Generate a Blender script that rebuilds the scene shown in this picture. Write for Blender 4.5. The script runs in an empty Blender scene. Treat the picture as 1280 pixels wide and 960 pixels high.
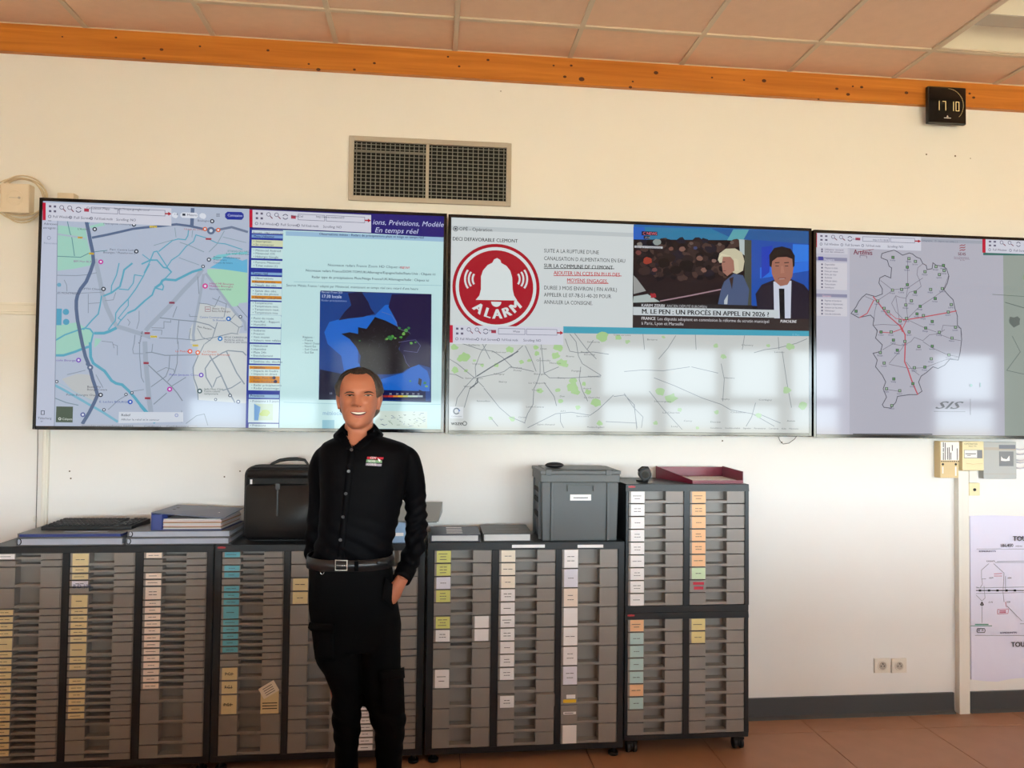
import bpy, bmesh, math, random
import numpy as np
from mathutils import Vector, Matrix
random.seed(7)
scene = bpy.context.scene
COL = scene.collection
R = math.radians

# ---------------------------------------------------------------- camera
CAM = Vector((0.0, -3.81, 1.63)); FPX = 930.0
_y, _p, _r = R(6.06), R(1.7), R(0.69)
FWD = Vector((math.sin(_y)*math.cos(_p), math.cos(_y)*math.cos(_p), math.sin(_p)))
_r0 = Vector((math.cos(_y), -math.sin(_y), 0)); _u0 = _r0.cross(FWD)
RIGHT = _r0*math.cos(_r) + _u0*math.sin(_r); UP = _u0*math.cos(_r) - _r0*math.sin(_r)
cd = bpy.data.cameras.new('camera'); cam = bpy.data.objects.new('camera', cd); COL.objects.link(cam)
m3 = Matrix((RIGHT, UP, -FWD)).transposed()
cam.matrix_world = Matrix.Translation(CAM) @ m3.to_4x4()
cd.sensor_width = 36; cd.lens = 36*FPX/1280; cd.clip_start = 0.05
scene.camera = cam

# ---------------------------------------------------------------- light and exposure
EXPO = 0.73
SKY = 16.0
SUN = 26.0
scene.view_settings.view_transform = 'Standard'; scene.view_settings.look = 'None'
scene.view_settings.exposure = EXPO; scene.view_settings.gamma = 1; scene.view_settings.use_curve_mapping = False
scene.cycles.max_bounces = 10; scene.cycles.diffuse_bounces = 7; scene.cycles.glossy_bounces = 4
scene.cycles.sample_clamp_indirect = 8
world = bpy.data.worlds.new('sky'); scene.world = world; world.use_nodes = True
bg = world.node_tree.nodes['Background']
bg.inputs[0].default_value = (0.77, 0.925, 1.0, 1); bg.inputs[1].default_value = SKY
sl = bpy.data.lights.new('sun', 'SUN'); sl.energy = SUN; sl.angle = R(2); sl.color = (1.0, 0.93, 0.80)
so = bpy.data.objects.new('sun', sl); COL.objects.link(so); so.rotation_euler = (R(-48), 0, R(12))

# ---------------------------------------------------------------- helpers
def lin(c):
    return tuple(((v/255.0)/12.92 if v/255.0 <= 0.04045 else (((v/255.0)+0.055)/1.055)**2.4) for v in c)
def ray(x, y):
    return FWD*FPX + RIGHT*(x-640) + UP*(480-y)
def at(x, y, Y):                      # point of the plane at depth Y seen at photo position x, y
    d = ray(x, y); return CAM + d*((Y-CAM.y)/d.y)
def atz(x, y, Z):
    d = ray(x, y); return CAM + d*((Z-CAM.z)/d.z)

def node_mat(name, rgb, rough=0.6, var=0.05, scale=12.0, bump=0.0, bscale=None, metal=0.0, spec=0.5, stretch=(1, 1, 1), sheen=0.0, trans=0.0):
    m = bpy.data.materials.new(name); m.use_nodes = True
    nt = m.node_tree; b = nt.nodes['Principled BSDF']
    L = lin(rgb)
    tc = nt.nodes.new('ShaderNodeTexCoord'); mp = nt.nodes.new('ShaderNodeMapping')
    mp.inputs['Scale'].default_value = stretch
    nt.links.new(tc.outputs['Object'], mp.inputs[0])
    nz = nt.nodes.new('ShaderNodeTexNoise'); nz.inputs['Scale'].default_value = scale; nz.inputs['Detail'].default_value = 4
    nt.links.new(mp.outputs[0], nz.inputs['Vector'])
    mix = nt.nodes.new('ShaderNodeMix'); mix.data_type = 'RGBA'
    mix.inputs[6].default_value = (*[v*(1-var) for v in L], 1); mix.inputs[7].default_value = (*[min(1, v*(1+var)) for v in L], 1)
    nt.links.new(nz.outputs['Fac'], mix.inputs[0]); nt.links.new(mix.outputs[2], b.inputs['Base Color'])
    b.inputs['Roughness'].default_value = rough; b.inputs['Metallic'].default_value = metal
    b.inputs['Specular IOR Level'].default_value = spec
    if sheen: b.inputs['Sheen Weight'].default_value = sheen
    if bump:
        n2 = nt.nodes.new('ShaderNodeTexNoise'); n2.inputs['Scale'].default_value = bscale or scale*6; n2.inputs['Detail'].default_value = 3
        nt.links.new(mp.outputs[0], n2.inputs['Vector'])
        bp = nt.nodes.new('ShaderNodeBump'); bp.inputs['Strength'].default_value = bump; bp.inputs['Distance'].default_value = 0.004
        nt.links.new(n2.outputs['Fac'], bp.inputs['Height']); nt.links.new(bp.outputs[0], b.inputs['Normal'])
    return m
def glow_mat(name, rgb, k=1.0, rough=0.3):
    m = bpy.data.materials.new(name); m.use_nodes = True
    b = m.node_tree.nodes['Principled BSDF']; b.inputs['Base Color'].default_value = (0.01, 0.01, 0.01, 1)
    b.inputs['Roughness'].default_value = rough
    b.inputs['Emission Color'].default_value = (*lin(rgb), 1); b.inputs['Emission Strength'].default_value = k
    return m

ORG = {}
def reg(o, parent=None, org=None):
    COL.objects.link(o)
    if parent is not None:
        o.parent = parent; ORG[o.name] = ORG[parent.name]
    else:
        ORG[o.name] = Vector(org) if org is not None else Vector((0, 0, 0))
    return o
def thing(name, label, cat, loc, group=None, rz=0.0):
    o = bpy.data.objects.new(name, None); o.empty_display_size = 0.05; reg(o, None, loc)
    o.location = loc; o.rotation_euler = (0, 0, rz)
    o['label'] = label; o['category'] = cat
    if group: o['group'] = group
    return o
def tag(o, label, cat, group=None):
    o['label'] = label; o['category'] = cat
    if group: o['group'] = group
    return o

class MB:
    """collects shapes (world coordinates) and links them as one mesh object"""
    def __init__(s): s.v = []; s.f = []; s.m = []; s.sm = []
    def add(s, vs, fs, mat=0, smooth=False):
        k = len(s.v); s.v += [tuple(v) for v in vs]
        for f in fs: s.f.append(tuple(i+k for i in f)); s.m.append(mat); s.sm.append(smooth)
        return s
    def box(s, x0, x1, y0, y1, z0, z1, mat=0):
        vs = [(x, y, z) for z in (z0, z1) for y in (y0, y1) for x in (x0, x1)]
        return s.add(vs, [(0, 2, 3, 1), (4, 5, 7, 6), (0, 1, 5, 4), (2, 6, 7, 3), (0, 4, 6, 2), (1, 3, 7, 5)], mat)
    def hexa(s, p8, mat=0):           # bottom four then top four, counter-clockwise
        return s.add(p8, [(3, 2, 1, 0), (4, 5, 6, 7), (0, 1, 5, 4), (1, 2, 6, 5), (2, 3, 7, 6), (3, 0, 4, 7)], mat)
    def obox(s, c, ax, ay, az, mat=0):  # oriented box: centre and half-axes
        c, ax, ay, az = map(Vector, (c, ax, ay, az))
        return s.hexa([c-ax-ay-az, c+ax-ay-az, c+ax+ay-az, c-ax+ay-az, c-ax-ay+az, c+ax-ay+az, c+ax+ay+az, c-ax+ay+az], mat)
    def prism(s, pts, d, mat=0):      # polygon pts extruded by d
        n = len(pts); d = Vector(d); P = [Vector(p) for p in pts]
        return s.add(P + [p+d for p in P], [tuple(range(n))[::-1], tuple(range(n, 2*n))] + [(i, (i+1) % n, n+(i+1) % n, n+i) for i in range(n)], mat)
    def cyl(s, p, q, r, n=16, mat=0, r2=None, smooth=True):
        p, q = Vector(p), Vector(q); a = (q-p).normalized(); u = a.orthogonal().normalized(); w = a.cross(u); r2 = r if r2 is None else r2
        A = [p+(u*math.cos(t)+w*math.sin(t))*r for t in [2*math.pi*i/n for i in range(n)]]
        B = [q+(u*math.cos(t)+w*math.sin(t))*r2 for t in [2*math.pi*i/n for i in range(n)]]
        s.add(A+B, [(i, (i+1) % n, n+(i+1) % n, n+i) for i in range(n)], mat, smooth)
        return s.add(A+B, [tuple(range(n))[::-1], tuple(range(n, 2*n))], mat)
    def tube(s, path, r, n=8, mat=0, closed=False):
        P = [Vector(p) for p in path]; k = len(P); rings = []
        u = None
        for i in range(k):
            a = (P[(i+1) % k]-P[i-1]) if closed else (P[min(i+1, k-1)]-P[max(i-1, 0)])
            a.normalize()
            u = a.orthogonal().normalized() if u is None else (u-a*u.dot(a)).normalized()
            w = a.cross(u); rr = r[i] if isinstance(r, (list, tuple)) else r
            rings.append([P[i]+(u*math.cos(t)+w*math.sin(t))*rr for t in [2*math.pi*j/n for j in range(n)]])
        fs = []
        for i in range(k if closed else k-1):
            for j in range(n): fs.append((i*n+j, i*n+(j+1) % n, ((i+1) % k)*n+(j+1) % n, ((i+1) % k)*n+j))
        vs = [v for rg in rings for v in rg]
        s.add(vs, fs, mat, True)
        if not closed: s.add(vs, [tuple(range(n))[::-1], tuple(range((k-1)*n, k*n))], mat)
        return s
    def loft(s, rings, mat=0, cap=True, smooth=True):
        n = len(rings[0]); k = len(rings); vs = [v for rg in rings for v in rg]
        s.add(vs, [(i*n+j, i*n+(j+1) % n, (i+1)*n+(j+1) % n, (i+1)*n+j) for i in range(k-1) for j in range(n)], mat, smooth)
        if cap: s.add(vs, [tuple(range(n))[::-1], tuple(range((k-1)*n, k*n))], mat, smooth)
        return s
    def ball(s, c, rx, ry, rz, n=14, k=9, mat=0):
        rings = []
        for i in range(1, k):
            t = math.pi*i/k-math.pi/2
            rings.append([(c[0]+rx*math.cos(t)*math.cos(2*math.pi*j/n), c[1]+ry*math.cos(t)*math.sin(2*math.pi*j/n), c[2]+rz*math.sin(t)) for j in range(n)])
        return s.loft(rings, mat)
    def build(s, name, mats, parent=None, org=None, bevel=0.0, seg=2, fix=True):
        o0 = Vector(org) if org is not None else (ORG[parent.name] if parent is not None else Vector((0, 0, 0)))
        me = bpy.data.meshes.new(name)
        V = [(a-o0.x, b-o0.y, c-o0.z) for a, b, c in s.v]
        me.from_pydata(V, [], s.f)
        mats = mats if isinstance(mats, (list, tuple)) else [mats]
        for m in mats: me.materials.append(m)
        me.polygons.foreach_set('material_index', s.m); me.polygons.foreach_set('use_smooth', s.sm)
        bm = bmesh.new(); bm.from_mesh(me)
        bmesh.ops.remove_doubles(bm, verts=bm.verts, dist=1e-6)
        if fix: bmesh.ops.recalc_face_normals(bm, faces=bm.faces)
        if bevel:
            es = [e for e in bm.edges if len(e.link_faces) == 2 and e.calc_face_angle(0) > 0.6]
            bmesh.ops.bevel(bm, geom=es, offset=bevel, segments=seg, profile=0.6, affect='EDGES', clamp_overlap=True)
        bm.to_mesh(me); bm.free(); me.update()
        o = bpy.data.objects.new(name, me); reg(o, parent, o0)
        if parent is None: o.location = o0
        return o
def struct(o):
    o['kind'] = 'structure'; return o

_txt = {}
def text_geom(body, size=1.0, align='LEFT', bold=0.0, shear=0.0, spacing=1.0):
    """flat lettering as vertex list (x, z) and faces, baseline at the origin"""
    key = (body, align, bold, shear, spacing)
    if key not in _txt:
        cu = bpy.data.curves.new('lettering', 'FONT'); cu.body = body; cu.size = 1; cu.align_x = align
        cu.resolution_u = 2; cu.offset = bold; cu.shear = shear; cu.space_character = spacing
        ob = bpy.data.objects.new('lettering', cu)
        me = bpy.data.meshes.new_from_object(ob)
        _txt[key] = ([(v.co.x, v.co.y) for v in me.vertices], [tuple(p.vertices) for p in me.polygons])
        bpy.data.objects.remove(ob); bpy.data.curves.remove(cu); bpy.data.meshes.remove(me)
    vs, fs = _txt[key]
    return [(x*size, y*size) for x, y in vs], fs
def letters(mb, body, p, size, mat=0, align='LEFT', bold=0.0, ux=(1, 0, 0), uz=(0, 0, 1), fit=None, spacing=1.0, shear=0.0):
    """lettering on any plane: origin p, directions ux/uz; fit = wanted width in metres"""
    vs, fs = text_geom(body, 1.0, align, 0.0, shear, spacing)
    if not vs: return
    p, ux, uz = Vector(p), Vector(ux), Vector(uz); sx = size
    if fit:
        w = max(v[0] for v in vs)-min(v[0] for v in vs); sx = fit/max(w, 1e-6)
    for k in ((-1, 0, 1) if bold else (0,)):      # heavier strokes: repeated with a hair's shift
        mb.add([p+ux*(x*sx+k*bold*size*0.8)+uz*(z*size) for x, z in vs], fs, mat)

# ---------------------------------------------------------------- materials
M = {}
M['wall'] = node_mat('wall_paint', (232, 229, 225), 0.65, 0.02, 3, bump=0.10, bscale=220)
M['trunk'] = node_mat('trunking_plastic', (230, 225, 214), 0.45, 0.02)
M['ceil'] = node_mat('ceiling_tile', (226, 190, 164), 0.9, 0.06, 14, bump=0.15, bscale=240)
M['tbar'] = node_mat('ceiling_grid', (208, 190, 168), 0.6, 0.03)
M['floor'] = node_mat('floor_tile', (170, 126, 98), 0.42, 0.12, 9, bump=0.05, bscale=150)
M['joint'] = node_mat('floor_joint', (52, 34, 26), 0.8, 0.1)
M['base'] = node_mat('baseboard_vinyl', (68, 71, 74), 0.35, 0.05, 8)
M['socket'] = node_mat('socket_plastic', (225, 216, 202), 0.35, 0.02)
M['black'] = node_mat('black_plastic', (18, 18, 19), 0.4, 0.1)
M['gloss'] = node_mat('black_gloss', (9, 9, 10), 0.12, 0.1)
M['dark'] = node_mat('dark_void', (12, 12, 12), 0.9, 0.1)
M['vent'] = node_mat('vent_frame', (178, 168, 155), 0.45, 0.03)
M['slat'] = node_mat('vent_slat', (118, 116, 110), 0.4, 0.05, metal=0.3)
M['cab'] = node_mat('cabinet_steel', (31, 34, 37), 0.38, 0.06, 9)
M['drawer'] = node_mat('drawer_plastic', (140, 134, 129), 0.5, 0.04, 7)
M['white'] = node_mat('white_paper', (236, 234, 232), 0.7, 0.02)
M['ink'] = node_mat('ink', (36, 34, 36), 0.7, 0.02)
M['fade'] = node_mat('faded_ink', (84, 80, 84), 0.7, 0.02)
M['steel'] = node_mat('bright_metal', (200, 200, 202), 0.25, 0.03, metal=1.0)
M['frame'] = node_mat('window_frame', (150, 152, 150), 0.5, 0.03)
M['blind'] = node_mat('blind_fabric', (214, 214, 212), 0.9, 0.03)
_n = M['blind'].node_tree; _t = _n.nodes.new('ShaderNodeBsdfTranslucent'); _t.inputs[0].default_value = (0.74, 0.74, 0.74, 1); _x = _n.nodes.new('ShaderNodeMixShader'); _x.inputs[0].default_value = 0.75
_n.links.new(_n.nodes['Principled BSDF'].outputs[0], _x.inputs[1]); _n.links.new(_t.outputs[0], _x.inputs[2]); _n.links.new(_x.outputs[0], _n.nodes['Material Output'].inputs[0])
# ---------------------------------------------------------------- the room
XL, XR, YB, ZC = -3.7, 9.0, -6.5, 3.455
w = struct(MB().box(XL-0.2, XR+0.2, 0.0, 0.2, -0.3, 3.9).build('wall_front', M['wall']))
struct(MB().box(XL-0.2, XL, YB-0.2, 0.0, -0.3, 3.9).build('wall_left', M['wall']))
struct(MB().box(XR, XR+0.2, YB-0.2, 0.0, -0.3, 3.9).build('wall_right', M['wall']))
# rear wall behind the camera with its band of windows (their light and their mirror image fill the picture)
PANES = [(2.32+0.925*k-0.0, 3.12+0.925*k) for k in range(-6, 4)] + [(7.3, 8.35)]
SILL, TR0, TR1, HEAD = 0.95, 1.68, 1.80, 2.50
rw = MB()
rw.box(XL, XR, YB-0.2, YB, -0.3, SILL); rw.box(XL, XR, YB-0.2, YB, HEAD, 3.9)
edges = [XL] + [e for p in PANES for e in p] + [XR]
rear = struct(rw.build('wall_rear', M['wall']))
mb = MB()
for a, b in zip(edges[0::2], edges[1::2]):
    mb.box(a, b, YB-0.2, YB, SILL, HEAD)
mb.build('pier', M['wall'], rear)
for i, (a, b) in enumerate(PANES):
    n = 'window_%d' % (i+1)
    f = MB(); t = 0.035
    f.box(a, a+t, YB-0.12, YB-0.05, SILL, HEAD); f.box(b-t, b, YB-0.12, YB-0.05, SILL, HEAD)
    f.box(a+t, b-t, YB-0.12, YB-0.05, SILL, SILL+t); f.box(a+t, b-t, YB-0.12, YB-0.05, HEAD-t, HEAD)
    f.box(a+t, b-t, YB-0.13, YB-0.03, TR0, TR1)
    wo = struct(f.build(n, M['frame']))
    if i < 6:       # roller blind let down over the upper light
        MB().box(a+0.01, b-0.01, YB-0.045, YB-0.040, TR0+0.03, HEAD-0.02).build('roller_blind', M['blind'] if 'blind' in M else M['wall'], wo)
for a, b in ((PANES[0][0], PANES[-2][1]), (PANES[-1][0], PANES[-1][1])):
    al = bpy.data.lights.new('window_portal', 'AREA'); al.shape = 'RECTANGLE'; al.size = b-a; al.size_y = HEAD-SILL
    al.cycles.is_portal = True
    ao = bpy.data.objects.new('window_portal', al); COL.objects.link(ao)
    ao.location = ((a+b)/2, YB-0.19, (SILL+HEAD)/2); ao.rotation_euler = (R(90), 0, 0)
grass = node_mat('dry_grass', (184, 166, 131), 0.95, 0.15, 0.6)
g = MB().box(-60, 60, -70, YB-0.2, -0.6, -0.4).build('ground', grass); struct(g)

pt = MB(); pt.box(XL+0.2, 1.2, -3.00, -2.90, 0.0, 1.13); pt.box(1.2, 6.5, -3.60, -3.50, 0.0, 1.10)   # unseen low blockers, added to shade the cabinet bases, below the frame
struct(pt.build('added_shade_wall', M['wall']))
# floor: raised-floor panels 60 cm square
fl = struct(MB().box(XL, XR, YB, 0.0, -0.3, -0.012).build('floor', M['joint']))
pan = MB().box(-0.2985, 0.2985, -0.2985, 0.2985, -0.012, 0.0).build('floor_tile', M['floor'], fl, org=(0, 0, 0), bevel=0.0015, seg=1)
first = True
def place_tile(x0, x1, y0, y1):
    global first
    if first: o = pan; first = False
    else: o = pan.copy(); COL.objects.link(o)
    o.location = ((x0+x1)/2, (y0+y1)/2, 0); o.scale = ((x1-x0-0.003)/0.597, (y1-y0-0.003)/0.597, 1)
ys = [0.0] + [-0.18-0.6*k for k in range(0, 7)]
for i in range(-7, 6):
    for a, b in zip(ys[1:], ys[:-1]):
        place_tile(1.95+0.6*(i-1), 1.95+0.6*i, a, b)
rest = MB()
rest.box(XL, 1.95-0.6*8-0.003, YB, 0, -0.012, 0.0) if XL < 1.95-0.6*8-0.01 else None; rest.box(1.95+0.6*5+0.003, XR, YB, 0, -0.012, 0.0)
rest.box(1.95-0.6*8, 1.95+0.6*5, YB, ys[-1]-0.003, -0.012, 0.0)
rest.build('floor_panel', M['floor'], fl)

# ceiling: lay-in tiles in a light grid
ce = struct(MB().box(XL, XR, YB, 0.0, ZC+0.06, ZC+0.2).build('ceiling', M['tbar']))
yc = [0.0] + [-0.343-0.6*k for k in range(0, 7)]
X0C = 0.086
LUM = [(4, 1)]
tl = MB().box(-0.289, 0.289, -0.289, 0.289, 0.004, 0.02).build('ceiling_tile', M['ceil'], ce, org=(0, 0, 0), bevel=0.002, seg=1)
firstc = True
for i in range(-6, 7):
    for j, (a, b) in enumerate(zip(yc[1:], yc[:-1])):
        if (i, j) in LUM: continue
        x0, x1 = X0C+0.6*i, X0C+0.6*(i+1)
        if firstc: o = tl; firstc = False
        else: o = tl.copy(); COL.objects.link(o)
        o.location = ((x0+x1)/2, (a+b)/2, ZC); o.scale = ((x1-x0-0.022)/0.578, (b-a-0.022)/0.578, 1)
for i in range(-6, 8):
    x = X0C+0.6*i
    MB().box(x-0.012, x+0.012, yc[-1], 0, ZC-0.004, ZC+0.006).build('grid_bar', M['tbar'], ce)
for y in yc[1:]:
    MB().box(X0C-3.6, X0C+4.2, y-0.012, y+0.012, ZC-0.0045, ZC+0.0055).build('grid_bar', M['tbar'], ce)
MB().box(X0C-3.6, X0C+4.2, -0.022, 0, ZC-0.004, ZC+0.004).build('edge_angle', M['tbar'], ce)
rest = MB()
rest.box(XL, X0C-3.6, YB, 0, ZC, ZC+0.02); rest.box(X0C+4.2, XR, YB, 0, ZC, ZC+0.02); rest.box(X0C-3.6, X0C+4.2, YB, yc[-1], ZC, ZC+0.02)
rest.build('ceiling_panel', M['ceil'], ce)

# timber beam along the head of the wall
bm_ = bpy.data.materials.new('pine_beam'); bm_.use_nodes = True
nt = bm_.node_tree; b = nt.nodes['Principled BSDF']; b.inputs['Roughness'].default_value = 0.38
tc = nt.nodes.new('ShaderNodeTexCoord')
mp = nt.nodes.new('ShaderNodeMapping'); mp.inputs['Scale'].default_value = (0.7, 8, 16); nt.links.new(tc.outputs['Object'], mp.inputs[0])
n1 = nt.nodes.new('ShaderNodeTexNoise'); n1.inputs['Scale'].default_value = 2.2; n1.inputs['Detail'].default_value = 6; n1.inputs['Distortion'].default_value = 0.6
nt.links.new(mp.outputs[0], n1.inputs['Vector'])
cr = nt.nodes.new('ShaderNodeValToRGB')
cr.color_ramp.elements[0].position = 0.22; cr.color_ramp.elements[0].color = (*lin((174, 98, 28)), 1)
cr.color_ramp.elements[1].position = 0.78; cr.color_ramp.elements[1].color = (*lin((212, 134, 50)), 1)
nt.links.new(n1.outputs['Fac'], cr.inputs[0])
nt.links.new(cr.outputs[0], b.inputs['Base Color'])
wood_dark = node_mat('pine_knot', (78, 34, 10), 0.45, 0.3, 60)
beam = struct(MB().box(XL, XR, -0.032, 0.0, 3.312, 3.449).build('trim_1', bm_, bevel=0.002, seg=1))
for (kx, ky, kr) in [(145, 47, 2), (202, 62, 3), (180, 73, 2.5), (335, 63, 2.5), (398, 87, 3.5), (386, 80, 2), (443, 87, 2.5), (468, 79, 2.5), (574, 83, 2.2), (610, 75, 2.6), (706, 96, 3), (727, 99, 5),
                     (714, 82, 2.5), (820, 91, 4), (788, 109, 3), (791, 102, 2), (955, 101, 4), (930, 100, 2.2), (1046, 111, 3), (1060, 118, 3.5), (1077, 109, 3), (1066, 108, 2), (1023, 124, 2), (1133, 116, 3.5), (1217, 122, 3), (1212, 117, 2.5), (78, 46, 1.5), (250, 58, 2), (560, 71, 2), (692, 82, 2), (890, 97, 2), (1160, 131, 2)]:
    p = at(kx, ky, -0.032); k = kr/246.0*0.62
    kb = MB(); ring = [(p.x+math.cos(t)*k*1.25, -0.0322, p.z+math.sin(t)*k*0.9) for t in [2*math.pi*j/10 for j in range(10)]]
    kb.prism(ring, (0, -0.0006, 0)); kb.build('knot', wood_dark, beam)

# horizontal cable trunking left of the screens, wall post, conduit and cable
mb = MB(); a, b_ = at(0, 378, 0), at(0, 393, 0)
mb.box(XL, -1.6, -0.020, 0, b_.z, a.z); mb.box(XL, -1.6, -0.023, -0.020, b_.z+0.012, b_.z+0.018); mb.box(XL, -1.6, -0.023, -0.020, a.z-0.012, a.z-0.008)
struct(mb.build('trim_2', M['trunk'], bevel=0.002, seg=1))
x0 = at(1199, 750, -0.035).x; x1 = at(1212, 750, -0.035).x
struct(MB().box(x0, x1, -0.035, 0, 0.0, at(1205, 588.5, -0.035).z).build('trim_3', M['trunk'], bevel=0.003))
x0 = at(51.5, 600, -0.02).x; x1 = at(59, 600, -0.02).x
mb = MB(); mb.box(x0, x1, -0.018, 0, 0.9, 1.9); mb.box(x0+0.006, x1-0.006, -0.022, -0.018, 0.9, 1.9)
struct(mb.build('trim_4', M['trunk'], bevel=0.002, seg=1))
# baseboard (two lengths, either side of the post)
mb = MB()
for a, b_ in ((XL, at(1194, 880, -0.02).x), (at(1213, 880, -0.02).x, XR)):
    o = MB(); z1 = 0.108
    prof = [(0.0, 0.0), (-0.030, 0.0), (-0.026, 0.006), (-0.014, 0.016), (-0.012, z1), (0.0, z1)]
    o.prism([(a, y, z) for y, z in prof], (b_-a, 0, 0))
    struct(o.build('baseboard_left' if a < 0 else 'baseboard_right', M['base']))
# old screw holes and scuffs in the plaster
hole = node_mat('wall_hole', (96, 78, 60), 0.9, 0.2)
for (hx, hy, hr) in [(1158, 193, 1.6), (1194, 195, 1.8), (1213, 198, 1.0), (87, 589, 1.4), (88.5, 598, 1.4), (280.5, 596, 1.4), (300, 589, 1.3), (903, 551, 1.6), (977, 553, 1.6), (626, 114, 1)]:
    p = at(hx, hy, 0); k = hr/245*0.7
    MB().prism([(p.x+math.cos(t)*k, 0.001, p.z+math.sin(t)*k) for t in [2*math.pi*j/8 for j in range(8)]], (0, -0.0016, 0)).build('screw_hole', hole, w)
# ---------------------------------------------------------------- wall displays
smat = bpy.data.materials.new('screen_picture'); smat.use_nodes = True
nt = smat.node_tree; b = nt.nodes['Principled BSDF']
va = nt.nodes.new('ShaderNodeVertexColor'); va.layer_name = 'picture'
b.inputs['Base Color'].default_value = (0.004, 0.004, 0.005, 1); b.inputs['Roughness'].default_value = 0.07
b.inputs['Specular IOR Level'].default_value = 0.19
nt.links.new(va.outputs[0], b.inputs['Emission Color']); b.inputs['Emission Strength'].default_value = 0.94*2.0**(-EXPO)

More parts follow.
